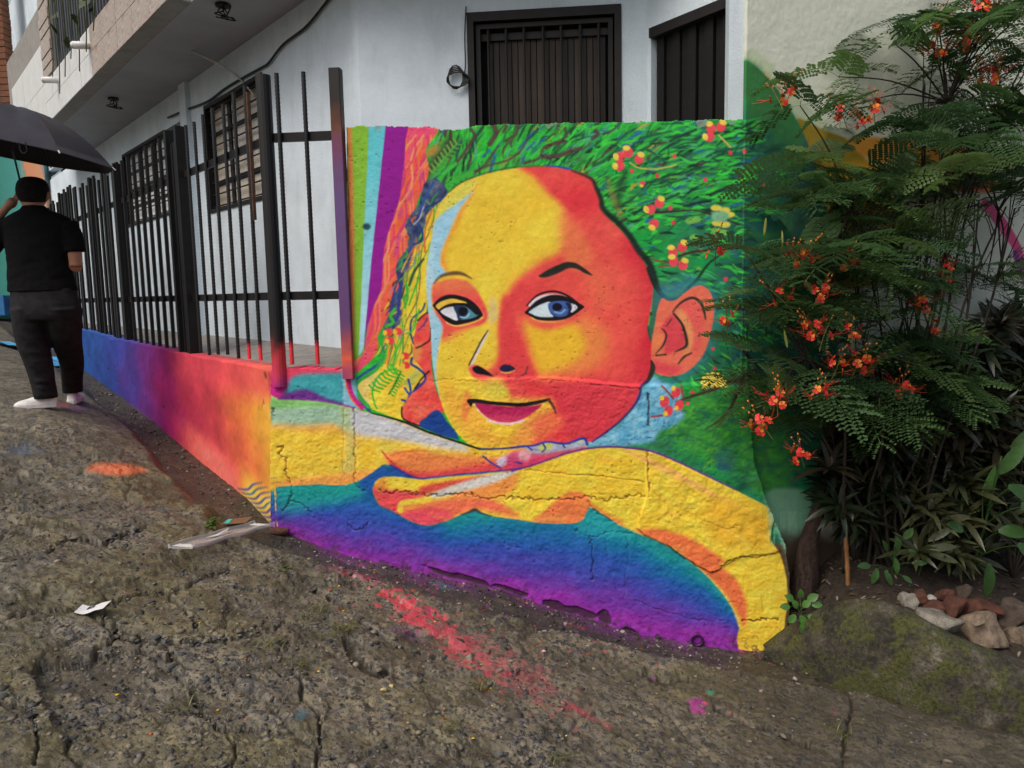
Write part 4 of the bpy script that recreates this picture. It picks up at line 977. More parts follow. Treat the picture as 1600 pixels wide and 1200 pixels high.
PAINT = paint_mural()
paint_mat = attr_mat('mural_paint', 'paint', .75, .5, 130, .005, .14, .15)
WALLB = thing('mural_wall', 'concrete retaining wall painted with a smiling child face resting on folded arms', 'wall', Cc * (1, 1, 0) + (0, 0, bW[0, 2]))
out_px = [(423, 577), (480, 576), (539, 578), (541, 575), (541, 199), (560, 197), (600, 197), (650, 199), (672, 198), (690, 203), (720, 203), (745, 196), (800, 195), (880, 193), (960, 191), (1040, 190), (1100, 187), (1140, 187), (1164, 186), (1165, 260), (1165, 330), (1166, 450), (1168, 600), (1177, 720), (1200, 790), (1226, 850), (1233, 905), (1232, 960), (1222, 1034), (1147, 1040), (985, 1012), (871, 980), (797, 955), (657, 925), (545, 898), (423, 858)]
def build_mural():
    st = 1.25
    u = np.arange(420, 1238, st); v = np.arange(180, 1040, st)
    U, V = np.meshgrid(u, v)
    P = hit_plane(U, V, FW.o, FW.n)
    col = PAINT.sample(U, V)
    # relief: pitted render, ledges where the render is thicker, cracks, flaked foot
    low = sstep(560, 620, V)
    d = .0035 * fbm(U / 9, V / 9, 301, 3) + .003 * fbm(U / 3.2, V / 3.2, 305, 2) * (.4 + low) + .016 * fbm(U / 90, V / 90, 309, 3)
    d += low * (.010 * fbm(U / 24, V / 16, 313, 4) + .003 * fbm(U / 7, V / 4.5, 315, 3))
    d += .016 * sstep(0, 5, V - (588 + 10 * sstep(860, 1000, U) + 4 * fbm(U / 30, V * 0, 317))) * sstep(700, 800, U)          # thicker foot course below the nose
    pits = sstep(.29, .36, fbm(U / 4.2, V / 3.4, 321, 2)) * sstep(.1, .3, vnoise(U / 60, V / 60, 325) - .35)
    d -= .004 * pits
    col = col * (1 - .2 * pits[..., None])
    K = Canvas(420, 180, 820, 860, (0, 0, 0))
    def crack(pts, w, depth=1.0, jit=2.0, sub=1, feather=.9):
        Q = catmull(pts, 10); r = np.random.default_rng(len(pts) + int(pts[0][0]))
        Q = Q + r.normal(0, jit, Q.shape); K.stroke(Q, (depth * 255,) * 3, w * .62 * (0.25 + 1.2 * r.random(len(Q))), feather, .55 + .45 * r.random(), 1)
    crack(r4((768, 860), (772, 960), (770, 1060), (772, 1090)), 2.6, 1, .8); crack(r6((606, 40), (608, 100), (606, 180)), 3, 1, .8); crack(r6((606, 300), (603, 380), (612, 470)), 3.4, 1, .8)
    crack(r5((690, 660), (760, 680), (850, 670), (900, 690), (960, 690), (1060, 700), (1150, 690), (1250, 690), (1350, 710), (1500, 700), (1600, 715)), 2.6, .9, 1.6); crack(r6((0, 512), (60, 508), (120, 515), (190, 508), (260, 512), (330, 505), (420, 515), (500, 500), (590, 495)), 2.6, .9, 1.8)
    crack(r6((60, 380), (200, 395), (400, 410), (590, 435)), 1.8, .7, .8); crack(r5((530, 150), (535, 260), (540, 340), (532, 420), (545, 500), (530, 600), (560, 650), (600, 670)), 2.6, .9, 1); crack(r5((460, 0), (465, 200), (460, 450), (470, 600)), 1.2, .5, .6)
    crack(r5((30, 150), (20, 200)), 3, 1, 1.5); crack(r5((40, 400), (90, 395), (60, 440), (110, 470), (100, 560), (140, 640), (130, 730), (90, 790)), 2.6, 1, 1.5); crack(r5((130, 730), (200, 750), (260, 800)), 2.4, 1, 1.2); crack(r5((490, 880), (560, 910), (620, 870)), 2.2, .8, 1.2)
    crack(r4((370, 800), (500, 810), (600, 822), (710, 832)), 2.4, .9, .7); crack(r3((660, 780), (800, 770), (900, 775), (1010, 790)), 1.6, .7, 1); crack(r3((1220, 750), (1400, 760), (1600, 770)), 1.6, .6, 1)
    crack(r6((340, 520), (380, 570), (450, 610)), 2, .8, .8); crack(r6((350, 670), (360, 780), (355, 870)), 2.6, .8, 1.5); crack(r6((510, 680), (520, 760), (505, 860), (500, 960)), 1.8, .7, 1); crack(r6((280, 650), (350, 680), (450, 660), (540, 665)), 1.8, .7, 1.4); crack(r6((415, 690), (430, 780)), 1.5, .6, 1)
    crack(r6((690, 715), (760, 770), (860, 825), (910, 830), (960, 790), (1020, 765), (1100, 770), (1180, 745)), 2.8, 1, 1); crack(r6((550, 960), (650, 1000), (740, 1030), (850, 1050), (950, 1050)), 1.8, .6, 1.4); crack(r6((1020, 1050), (1100, 1050), (1190, 1045)), 3, .9, 1.5)
    crack([(541, 205), (544, 300), (542, 430), (543, 560)], 2.2, .8, .7); crack(r1((640, 70), (690, 90), (760, 85)), 2, .7, .8); crack(r6((1110, 930), (1120, 1010)), 1.5, .6, .6); crack(r6((640, 480), (700, 560), (650, 600)), 1.5, .6, 1.6); crack(r6((850, 600), (960, 640), (1000, 620)), 1.5, .5, 1.6)
    for px, py, w, h in ((875, 948, 28, 9), (905, 955, 26, 8), (945, 965, 12, 12), (745, 908, 40, 5), (690, 895, 40, 4), (800, 922, 30, 5), (985, 985, 12, 5)):      # broken foot
        a = np.linspace(0, 2 * np.pi, 11, endpoint=False); r = np.random.default_rng(int(px))
        K.poly(np.column_stack([px + w * np.cos(a) * (.6 + .6 * r.random(11)), py + h * np.sin(a) * (.6 + .6 * r.random(11)) + w * np.cos(a) * .3]), (255,) * 3, 1.2, 1, 1)
    kk = K.sample(U, V)[..., 0] / 255
    d -= .014 * kk
    plate = sstep(2, 8, (U - 690)) * 0
    # thick patch of render that ends above the orange elbow
    pp = K.mask(r6((610, 300), (760, 360), (1000, 470), (1162, 560), (1150, 690), (1190, 745), (1020, 765), (910, 830), (860, 825), (690, 715), (560, 640), (600, 500)), 1.5, 3)
    Kp = Canvas(420, 180, 820, 860); Kp.a[..., 0] = pp
    q = Kp.sample(U, V)[..., 0]
    d += q * (.014 + .012 * fbm(U / 14, V / 14, 331, 3))
    d += .010 * sstep(1, 5, V - (735 + 4 * fbm(U / 12, V * 0, 335))) * 0
    P = P + FW.n * d[..., None]
    dirt = np.clip(kk * .7, 0, .7)[..., None]
    col = col * (1 - dirt) + np.array((46, 40, 38)) * dirt
    foot = sstep(24, -8, np.interp(U, [p[0] for p in base_px], [p[1] for p in base_px]) - V + 30 * fbm(U / 20, V / 12, 341)) * sstep(.02, .16, fbm(U / 6, V / 6, 345, 3))
    col = col * (1 - .6 * foot[..., None]) + np.array((60, 50, 46)) * .6 * foot[..., None]
    flake = sstep(.20, .24, fbm(U / 16, V / 16, 351, 4)) * sstep(206, 199, V + 6 * fbm(U / 8, V / 8, 353)) * (U > 545)
    col = col * (1 - .7 * flake[..., None]) + np.array((150, 150, 144)) * .7 * flake[..., None]
    alb = np.clip(lin_np(col) / PK, 0, .88)
    C2 = Canvas(420, 180, 820, 860, (0, 0, 0)); mk = C2.mask(np.array(out_px) + 0.0, .8, 1)
    uc, vc = (U[:-1, :-1] + st / 2), (V[:-1, :-1] + st / 2)
    jx = 1.6 * fbm(vc / 7, uc * 0 + vc / 31, 361); jy = 3.2 * fbm(uc / 6, uc / 31, 365) + 6 * np.clip(fbm(uc / 22, uc / 90, 367, 3) - .05, 0, 1)
    i = np.clip(uc + jx - 420, 0, 819).astype(int); j = np.clip(vc + jy - 180, 0, 859).astype(int)
    solid('painted_face', P, alb, mk[j, i] > .5, -FW.n * .17, paint_mat, WALLB)
build_mural()
# drain pipe through the foot of the wall
pp = hit_plane(1088, 996, FW.o, FW.n)
mb = MB(); rings = []
for rr, nn in ((.021, -.02), (.036, .004), (.040, .012), (.036, .016), (.029, .012), (.027, -.02), (.027, -.12)):
    rings.append([pp + FW.n * (nn + .028) + rr * (math.cos(a) * FW.d + math.sin(a) * np.array([0, 0, 1])) for a in np.linspace(0, 2 * math.pi, 20, endpoint=False)])
mb.loft(rings[1:], cap=False); mb.add(rings[-1], [tuple(range(20))])
mb.build('drain_pipe', simple_mat('drain_pvc', lin((70, 30, 80)), .5), WALLB, smooth=True)

# neighbour's wall with the mural running on to it
NWALL = thing('neighbour_wall', 'tall cream plastered wall with green and ochre paint behind the flowering shrub', 'wall', FN.w(0, -.6))
def build_neighbour():
    a = np.concatenate([np.arange(0, 2.6, .006), np.linspace(2.62, 9, 30)]); z = np.concatenate([np.arange(-.8, 3.4, .006), np.linspace(3.42, 6.5, 20)])
    A, Z = np.meshgrid(a, z)
    P = FN.w(A, Z)
    u, v = project(P)
    col = PAINT.sample(np.clip(u, 401, 1630), np.clip(v, 2, 1030)).astype(np.float32)
    inside = ((v > 0) & (u < 1632) & (v < 900))[..., None]
    col = np.where(inside, col, np.array((204, 209, 194)))
    grime = sstep(.02, .22, fbm(A * 2.2, Z * 1.1, 371, 5)) * sstep(1.2, 2.6, Z) * .30 + .25 * sstep(.22, .3, fbm(A * 16, Z * 9, 375, 3)) * sstep(.45, .6, vnoise(A * 1.3, Z * 1.3, 377))
    col = col * (1 - grime[..., None]) + np.array((120, 118, 110)) * grime[..., None]
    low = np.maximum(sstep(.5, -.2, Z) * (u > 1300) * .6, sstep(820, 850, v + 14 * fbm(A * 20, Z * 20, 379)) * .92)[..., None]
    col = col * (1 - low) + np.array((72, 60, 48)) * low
    alb = np.clip(lin_np(col) / PK, 0, .82)
    P = P + FN.n * (.004 * fbm(A * 12, Z * 12, 381, 3) + .002 * fbm(A * 60, Z * 60, 385, 2))[..., None]
    R, Cn = A.shape; idx = np.arange(R * Cn).reshape(R, Cn)
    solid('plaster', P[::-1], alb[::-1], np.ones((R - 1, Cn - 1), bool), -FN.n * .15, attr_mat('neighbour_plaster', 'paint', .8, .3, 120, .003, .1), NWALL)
build_neighbour()

# low painted wall that carries the fence
LOW = thing('low_wall', 'low wall under the fence sprayed in a rainbow from blue to orange', 'wall', FL.w(.02, bL[0, 2] - .2))
topz = float(hit_plane(418, 577, FL.o, FL.n)[2])
LW_TOP = [(0, topz)]
for u_, v_ in ((392, 571), (330, 561), (250, 545), (190, 531), (135, 516)):
    a_, z_ = FL.az(u_, v_); LW_TOP.append((float(a_), float(z_)))
LW_TOP.append((14, LW_TOP[-1][1] + .05))
def low_top(a): return np.interp(a, [p[0] for p in LW_TOP], [p[1] for p in LW_TOP])
def build_low():
    a = np.concatenate([np.arange(0.0, 3.5, .010), np.arange(3.5, 14, .03)]); t = np.linspace(0, 1, 90)
    A, T = np.meshgrid(a, t)
    zt = low_top(A) + .012 * fbm(A * 6, A * 0, 391, 3) - .03 * sstep(.18, .3, fbm(A * 3, A * 0 + 4, 393))
    z0 = np.interp(FL.w(a, 0 * a)[:, 0], gx_, gz_) - .25
    Z = zt + (z0[None, :] - zt) * T
    P = FL.w(A, Z)
    u, v = project(P)
    su = [100, 135, 185, 220, 262, 300, 345, 385, 412, 430]; sc = np.array([(36, 84, 140), (34, 76, 138), (48, 60, 136), (86, 50, 130), (160, 34, 104), (174, 48, 76), (188, 64, 70), (214, 112, 62), (220, 156, 60), (224, 168, 62)], float)
    uu = u + (v - 640) * -.10 + 46 * fbm(A * 2.4, Z * 2.4, 395, 5)
    col = np.stack([np.interp(uu, su, sc[:, k]) for k in range(3)], -1)
    top = sstep(70, 25, v - np.interp(u, [135, 250, 392, 418], [516, 545, 571, 577]))
    red = (top * sstep(250, 300, u) * .75)[..., None]; col = col * (1 - red) + np.array((206, 70, 84)) * red
    lowr = (sstep(-55, -20, v - np.interp(u, [130, 215, 336, 428], [575, 635, 735, 822])) * sstep(270, 310, u) * sstep(390, 360, u))[..., None]
    col = col * (1 - lowr) + np.array((238, 106, 96)) * lowr
    yl = (sstep(-70, -20, v - np.interp(u, [130, 215, 336, 428], [575, 635, 735, 822])) * sstep(365, 390, u))[..., None]; col = col * (1 - yl) + np.array((232, 176, 64)) * yl
    Cv = Canvas(360, 700, 80, 140, (0, 0, 0)); Mv = Canvas(360, 700, 80, 140, (0, 0, 0))
    for k in range(8):
        x, y = 380 + k * 6.0, 760 + k * 7.2
        for cv, cc in ((Cv, [(40, 66, 140), (30, 92, 120), (50, 60, 120)][k % 3]), (Mv, (255, 255, 255))):
            cv.stroke([(x - 8, y + 3), (x + 6, y + 5), (x + 16, y - 3), (x + 30 + k, y - 6)], cc, [1.5, 3.6, 3, 1], 1)
    inb = ((u > 362) & (u < 438) & (v > 702) & (v < 838))
    mv = np.where(inb, Mv.sample(u, v)[..., 0] / 255, 0)[..., None]; col = col * (1 - mv) + np.where(inb[..., None], Cv.sample(u, v), 0)
    chip = sstep(.24, .28, fbm(A * 9, Z * 9, 401, 3)) * sstep(.55, .7, vnoise(A * 2.5, Z * 2.5, 405))
    col = col * (1 - .35 * chip[..., None])
    blot = fbm(A * 5, Z * 7, 407, 5)[..., None]; col = col * (1 + .35 * blot)
    d = .012 * fbm(A * 4, Z * 4, 411, 4) + .006 * fbm(A * 14, Z * 14, 413, 3) + .003 * fbm(A * 30, Z * 30, 415, 2) - .006 * chip
    P = P + FL.n * d[..., None]
    alb = np.clip(lin_np(col) / PK, 0, .85)
    R, Cn = A.shape
    solid('painted_face', P, alb, np.ones((R - 1, Cn - 1), bool), -FL.n * .16, paint_mat, LOW)
build_low()
# ------------------------------------------------------------------ house
m_white = simple_mat('white_render', (.70, .81, .90), .85, .05, 3, .8, 110, .006)
def grime(m, amount=.22):
    t = m.node_tree; b = t.nodes['Principled BSDF']; src = b.inputs['Base Color'].links[0].from_socket
    n = noise_node(t, 3.2, 7, .72, stretch=(1, 1, .22)); n2 = noise_node(t, 1.1, 4, .6)
    r = ramp(t, n.outputs[0], [(.36, (1 - amount, 1 - amount, 1 - amount * 1.1)), (.50, (1, 1, 1))]); r2 = ramp(t, n2.outputs[0], [(.35, (.90, .90, .89)), (.6, (1, 1, 1))])
    t.links.new(mix(t, 1.0, mix(t, 1.0, src, r.outputs[0], 'MULTIPLY'), r2.outputs[0], 'MULTIPLY'), b.inputs['Base Color'])
grime(m_white, .10)
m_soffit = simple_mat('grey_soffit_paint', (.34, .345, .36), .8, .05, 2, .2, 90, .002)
m_steel = simple_mat('black_steel', (.010, .010, .011), .55, .3, 14, .25, 80, .001, 0.0, (.018, .014, .012), spec=.22)
m_rust = simple_mat('rusty_steel', (.085, .036, .018), .75, .3, 30, .4, 140, .001)
m_tile = simple_mat('pale_tile', (.74, .745, .74), .35, .06, 5, .05, 60, .001, spec=.5)
m_btile = simple_mat('brick_pattern_tile', (.50, .42, .36), .4, .3, 9, .05, 60, .001, 0, (.30, .20, .15), stretch=(1, 1, 3.5), spec=.5)
m_joint = simple_mat('tile_grout', (.30, .29, .27), .9, .1)
m_dark = simple_mat('dark_room', (.012, .012, .013), .9, .1)  # near-black colour stands in for the shade of unlit interiors
m_plank = [simple_mat('door_board_%d' % i, c, .55, .35, 5, .3, 60, .002, 0, tuple(x * .45 for x in c), stretch=(9, 9, 1)) for i, c in enumerate([(.026, .017, .013), (.042, .027, .019), (.017, .013, .011), (.055, .036, .024)])]
m_frame = simple_mat('dark_frame_paint', (.010, .008, .008), .6, .3, 12, .2, 60, .001)
m_floor = simple_mat('terrace_tile', (.30, .275, .25), .6, .2, 9, .2, 60, .002)

FLOOR_Z = topz - .015
aB, zB = FH.az(520, 543)
HFZ = float(zB)                                  # floor level at the foot of the house
GAPN = float((FL.o - FH.o) @ FL.n)               # distance fence line -> house side wall
sof = [float(FL.az(275, 0)[1]), float(FL.az(180, 88)[1]), float(FL.az(85, 175)[1])]
SOF = sum(sof) / 3
a1012 = float(FF.az(1012, 120)[0])
P1 = FF.w(a1012, 0)[:2]; P2 = at_depth(1141, 100, 4.60)[:2]
FS = Frame(P1, P2 - P1, (-(P2 - P1)[1] * -1, -(P2 - P1)[0]))
if FS.n[0] > 0: FS.n = -FS.n
FS_L = float(np.linalg.norm(P2 - P1))

HOUSE = thing('house', 'white rendered house with barred windows, dark plank door and overhanging tiled balcony', 'house', FH.w(2, HFZ))
def wall_holes(mb, fr, a0, a1, z0, z1, holes, th, mi=0):
    As = sorted({a0, a1, *[h[0] for h in holes], *[h[1] for h in holes]}); Zs = sorted({z0, z1, *[h[2] for h in holes], *[h[3] for h in holes]})
    def solid_(i, j):
        if i < 0 or j < 0 or i >= len(As) - 1 or j >= len(Zs) - 1: return False
        a, z = (As[i] + As[i + 1]) / 2, (Zs[j] + Zs[j + 1]) / 2
        return not any(h[0] < a < h[1] and h[2] < z < h[3] for h in holes)
    q = lambda *p: mb.add([fr.w(a, z, n) for a, z, n in p], [(0, 1, 2, 3)], mi)
    for i in range(len(As) - 1):
        for j in range(len(Zs) - 1):
            if not solid_(i, j): continue
            a, b, c, d = As[i], As[i + 1], Zs[j], Zs[j + 1]
            q((a, c, 0), (b, c, 0), (b, d, 0), (a, d, 0)); q((b, c, -th), (a, c, -th), (a, d, -th), (b, d, -th))
            if not solid_(i - 1, j): q((a, c, -th), (a, c, 0), (a, d, 0), (a, d, -th))
            if not solid_(i + 1, j): q((b, c, 0), (b, c, -th), (b, d, -th), (b, d, 0))
            if not solid_(i, j - 1): q((a, c, -th), (b, c, -th), (b, c, 0), (a, c, 0))
            if not solid_(i, j + 1): q((a, d, 0), (b, d, 0), (b, d, -th), (a, d, -th))
def rect(fr, pts, n=0.0):
    r = [fr.az(u, v, n) for u, v in pts]
    return float(min(x[0] for x in r)), float(max(x[0] for x in r)), float(np.mean([x[1] for x in r[:2]])), float(np.mean([x[1] for x in r[2:]]))
w1 = rect(FH, [(330, 332), (400, 317), (410, 119), (320, 161)]); w2 = rect(FH, [(200, 352), (256, 343), (258, 208), (196, 235)])
d2 = (float(FH.az(300, 300)[0]), float(FH.az(264, 300)[0]), HFZ - .02, w1[3])
mb = MB(); wall_holes(mb, FH, 0, 14.5, HFZ - .6, SOF, [(w1[0], w1[1], w1[2], w1[3]), (w2[0], w2[1], w2[2], w2[3]), d2], .15)
mb.build('side_wall', m_white, HOUSE)
dr = rect(FF, [(733, 190), (971, 190), (971, 16), (735, 10)]); dr = (dr[0], dr[1], HFZ, dr[3])
mb = MB(); wall_holes(mb, FF, .0, a1012, HFZ - .6, 7.5, [dr], .15)
mb.build('front_wall', m_white, HOUSE)
gz = float(FS.az(1020, 62)[1]) + .07
mb = MB(); wall_holes(mb, FS, 0.0, FS_L, HFZ - .6, 7.5, [(.03, FS_L - .01, HFZ, gz)], .12)
mb.build('gate_wall', m_white, HOUSE)
ap0, ap1 = float(FW.az(1139, 100)[0]), float(FW.az(1167, 100)[0])
mb = MB(); mb.fbox(FW, ap0, ap1, 2.45, 7.5, -.13, -.012); mb.build('corner_pillar', m_white, HOUSE)
# rooms behind the openings, so no light leaks
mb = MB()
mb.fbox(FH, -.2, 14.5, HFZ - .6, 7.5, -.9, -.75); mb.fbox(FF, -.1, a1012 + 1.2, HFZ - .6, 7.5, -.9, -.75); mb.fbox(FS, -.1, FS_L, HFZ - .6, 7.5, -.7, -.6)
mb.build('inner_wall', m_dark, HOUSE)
# upper storey body and roof slab behind the balcony, out of view, added to block sun and sky
mb = MB(); mb.fbox(FH, 0, 14.5, SOF + .16, 7.5, -.15, 0); mb.build('upper_wall', m_white, HOUSE)
mb = MB()
mb.add([FH.w(-.0, 7.5), FH.w(14.5, 7.5), FH.w(14.5, 7.5, -6), FF.w(a1012 + 4, 7.5, -6), FF.w(a1012 + .9, 7.5, .9), FF.w(a1012, 7.5, 0)], [(0, 1, 2, 3, 4, 5)]); mb.build('roof', m_joint, HOUSE)

def plank_row(parent, fr, a0, a1, z0, z1, count, n, mats, th=.02, gap=.004, name='board', alt=0.0):
    w = (a1 - a0) / count
    share = {}
    for i in range(count):
        mi = random.randrange(len(mats))
        key = mi
        if key not in share:
            b = MB(); q = [fr.d * x + fr.n * y + np.array([0, 0, z]) for z in (0, z1 - z0) for x, y in ((gap / 2, 0), (w - gap / 2, 0), (w - gap / 2, -th), (gap / 2, -th))]
            b.hexa([q[0], q[3], q[2], q[1], q[4], q[7], q[6], q[5]]); share[key] = mesh(name, b.V, b.F)
        link(name, share[key], mats[mi], parent, fr.w(a0 + w * i, z0, n + (alt if i % 2 else 0) + random.uniform(-.002, .002)))
# the plank door behind its bars
DOOR = MB()
a0, a1, z0, z1 = dr
for q in ((a0 + .002, a0 + .045, z0, z1 - .002), (a1 - .045, a1 - .002, z0, z1 - .002), (a0 + .045, a1 - .045, z1 - .06, z1 - .002)): DOOR.fbox(FF, q[0], q[1], q[2], q[3], -.12, .012)
DOOR = DOOR.build('door', m_frame, HOUSE)
mb = MB()
for q in ((a0 + .055, a0 + .085, z0, z1 - .07), (a1 - .085, a1 - .055, z0, z1 - .07), (a0 + .085, a1 - .085, z1 - .10, z1 - .07)): mb.fbox(FF, q[0], q[1], q[2], q[3], -.05, -.02)
mb.build('bar_frame', m_frame, DOOR)
ztop = float(FF.az(850, 52)[1])
plank_row(DOOR, FF, a0 + .12, a1 - .1, z0, ztop, 19, -.085, m_plank, .02, .006)
mb = MB(); mb.fbox(FF, a0 + .06, a1 - .06, ztop - .01, ztop + .035, -.10, -.062); mb.build('top_rail', m_plank[2], DOOR)
mb = MB(); mb.fbox(FF, a0 + .05, a1 - .05, z0, z1 - .06, -.16, -.13); mb.build('backing', m_dark, DOOR)
bar = MB(); bar.tube([(0, 0, 0), (0, 0, z1 - .08 - z0)], .010, 6)
barme = mesh('bar', bar.V, bar.F)
for u_ in (763, 791, 819, 849, 877, 907, 936):
    link('bar', barme, m_frame, DOOR, FF.w(float(FF.az(u_, 110)[0]), z0, -.035))
# black corrugated gate in the recess
GATE = MB(); GATE.fbox(FS, .03, FS_L - .01, gz - .06, gz, -.05, .02); GATE = GATE.build('recess_gate', m_frame, HOUSE)
plank_row(GATE, FS, .05, FS_L - .02, HFZ, gz - .05, 9, -.03, [m_steel], .02, .006, 'panel', -.018)
# windows
m_pane = simple_mat('beige_reflection_pane', (.62, .55, .44), .25, .2, 3, 0, spec=.6); m_pane2 = simple_mat('bright_pane', (.86, .87, .88), .3, .08, 3, spec=.6)  # interior reflection is painted into the beige pane colour
def window(w, cols, rows, pm, bars):
    a0, a1, z0, z1 = w
    f = MB(); t = .035
    for q in ((a0, a0 + t, z0, z1), (a1 - t, a1, z0, z1), (a0 + t, a1 - t, z0, z0 + t), (a0 + t, a1 - t, z1 - t, z1)): f.fbox(FH, *q, -.10, .012)
    W = f.build('window', m_frame, HOUSE)
    cw, rh = (a1 - a0 - 2 * t) / cols, (z1 - z0 - 2 * t) / rows
    for i in range(cols + 1):
        b = MB(); w_ = .05 if i in (0, cols) else .035; x = a0 + t + cw * i
        b.fbox(FH, max(x - w_, a0 + t), min(x + w_, a1 - t), z0 + t, z1 - t, -.085, -.05); b.build('mullion', m_frame, W)
    for i in range(cols):
        for j in range(rows):
            b = MB(); b.fbox(FH, a0 + t + cw * i + .052, a0 + t + cw * (i + 1) - .04, z0 + t + rh * j + .008, z0 + t + rh * (j + 1) - .008, -.075, -.065); b.build('pane', pm, W)
    for j in range(1, rows):
        b = MB(); b.fbox(FH, a0 + t, a1 - t, z0 + t + rh * j - .018, z0 + t + rh * j + .018, -.088, -.055); b.build('glazing_bar', m_frame, W)
    for j in range(bars):
        z = z0 + (z1 - z0) * (j + .5) / bars; b = MB(); b.tube([FH.w(a0, z, -.02), FH.w(a1, z, -.02)], .007, 6); b.build('bar', m_frame, W)
    b = MB(); b.fbox(FH, a0, a1, z0, z1, -.16, -.13); b.build('backing', m_dark, W)
window(w1, 3, 4, m_pane, 9); window(w2, 3, 4, m_pane2, 8)
b = MB(); b.fbox(FH, d2[0] + .001, d2[1] - .001, d2[2], d2[3] - .001, -.10, -.06); SD = b.build('side_door', m_frame, HOUSE)
plank_row(SD, FH, d2[0] + .08, d2[1] - .08, d2[2] + .1, d2[3] - .1, 7, -.045, m_plank, .014, .006)

# terrace floor and its porch end
b = MB()
pf = [Cc[:2] + (FL.n * -.05)[:2], FW.w(ap0, 0, -.05)[:2], FS.w(FS_L, 0)[:2], FS.w(0, 0)[:2], HC, FH.w(14.5, 0, -.02)[:2], FL.w(14, 0, -.05)[:2]]
zz = [FLOOR_Z, FLOOR_Z, HFZ, HFZ, HFZ, HFZ + .05, FLOOR_Z]
b.add([(p[0], p[1], z) for p, z in zip(pf, zz)], [(0, 1, 3), (1, 2, 3), (0, 3, 4), (0, 4, 5), (0, 5, 6)]); b.build('terrace_floor', m_floor, HOUSE)
pw = Frame(FL.w(12.2, 0)[:2], (-FL.n)[:2], (-FL.d)[:2])
b = MB(); wall_holes(b, pw, 0.02, GAPN, FLOOR_Z - .3, SOF, [(GAPN * .38, GAPN * .80, FLOOR_Z, FLOOR_Z + 1.75)], .15); b.build('porch_end_wall', m_white, HOUSE)
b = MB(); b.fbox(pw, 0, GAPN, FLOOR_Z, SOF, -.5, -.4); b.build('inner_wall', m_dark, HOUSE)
b = MB(); a_, z_ = FH.az(295, 200); b.fbox(FH, float(a_) - .1, float(a_) + .1, HFZ - .1, SOF, 0.0, .05); b.build('wall_pilaster', m_white, HOUSE)

# balcony
AEND = float(FL.az(12, 120)[0])
b = MB(); b.fbox(FL, 1.4, AEND, SOF, SOF + .16, -GAPN, -.142); q_ = [FL.w(1.4, 0, -.142), FL.w(.25, 0, -.142), FW.w(.25, 0, -.15), FW.w(ap0 - .1, 0, -.15), FF.w(a1012, 0, 0), FF.w(0, 0, 0), FH.w(0, 0, 0), FL.w(1.4, 0, -GAPN)]; q_ = [q_[0], q_[1], q_[2], q_[3], q_[4], q_[5], q_[7]]; n_ = len(q_)
b.add([(p[0], p[1], z) for z in (SOF, SOF + .16) for p in q_], [tuple(range(n_)), tuple(range(2 * n_ - 1, n_ - 1, -1))] + [(i, (i + 1) % n_, n_ + (i + 1) % n_, n_ + i) for i in range(n_)]); b.build('balcony_slab', m_soffit, HOUSE)  # slab carried on, out of view, over the front wall to shade it
ao0, ao1 = float(FL.az(178, 20)[0]), float(FL.az(82, 60)[0])
FZ = SOF + .46; TOPZ = 7.0
b = MB(); wall_holes(b, FL, 1.4, AEND, SOF + .0, TOPZ, [(ao0, ao1, FZ, TOPZ + 0.0), (float(FL.az(63, 40)[0]), AEND, float(FL.az(63, 5)[1]), TOPZ)], .14)
BAL = b.build('balcony_front', m_joint, HOUSE)
aw = float(FL.az(64, 40)[0]); zl = float(FL.az(63, 5)[1])
tw, th_ = .50, .225
share = {}
def tile(a, z, w, h, m, key):
    if key not in share:
        q = MB(); P = [FL.d * x + np.array([0, 0, y]) + FL.n * n for y in (.003, h - .003) for x, n in ((.003, .001), (w - .003, .001), (w - .003, .011), (.003, .011))]
        q.hexa(P); share[key] = mesh('tile', q.V, q.F)
    o = link('tile', share[key], m, BAL, FL.w(a, z, random.uniform(0, .0015)))
a = 1.4; i = 0
abr = float(FL.az(150, 100)[0])
while a < AEND - tw:
    zmax = FZ if a + tw < ao1 + .2 else (zl - .02 if a > aw - .05 else FZ)
    hh = (FZ - SOF) / 2 if a + tw < ao1 + .2 or a < aw - .05 else .46
    z = SOF
    while z + hh <= zmax + .02:
        mt = m_btile if a < abr else m_tile
        tile(a, z, tw, hh, mt, (round(hh, 3), mt.name)); z += hh
    if a < ao0 - tw:
        while z + hh < TOPZ: tile(a, z, tw, hh, m_btile, (round(hh, 3), 'b')); z += hh
    a += tw; i += 1
# stone-faced jamb strip beside the opening
nst = 26
for k in range(nst):
    z = FZ + .02 + k * .115
    key = ('st', k % 3)
    if key not in share:
        q = MB(); q.hexa([FL.d * x + np.array([0, 0, y]) + FL.n * n for y in (.004, .105) for x, n in ((.01, -.02), (aw - ao1 - .02, -.02), (aw - ao1 - .02, .02 + .006 * (k % 3)), (.01, .02 + .006 * (k % 3)))]); share[key] = mesh('facing_stone', q.V, q.F)
    link('facing_stone', share[key], m_btile, BAL, FL.w(ao1, z))
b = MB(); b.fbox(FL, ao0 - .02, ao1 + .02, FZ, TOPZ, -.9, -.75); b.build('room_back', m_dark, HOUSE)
RAIL = MB(); RAIL.fbox(FL, ao0, ao1, FZ + .015, FZ + .045, -.06, -.03); RAIL.fbox(FL, ao0, ao1, FZ + 1.9, FZ + 1.93, -.06, -.03); RAIL = RAIL.build('balcony_grille', m_steel, HOUSE)
bar = MB(); bar.tube([(0, 0, 0), (0, 0, 2.8)], .016, 6); barme2 = mesh('bar', bar.V, bar.F)
m_bar2 = simple_mat('grey_bar', (.06, .06, .065), .35, .1, spec=.6)
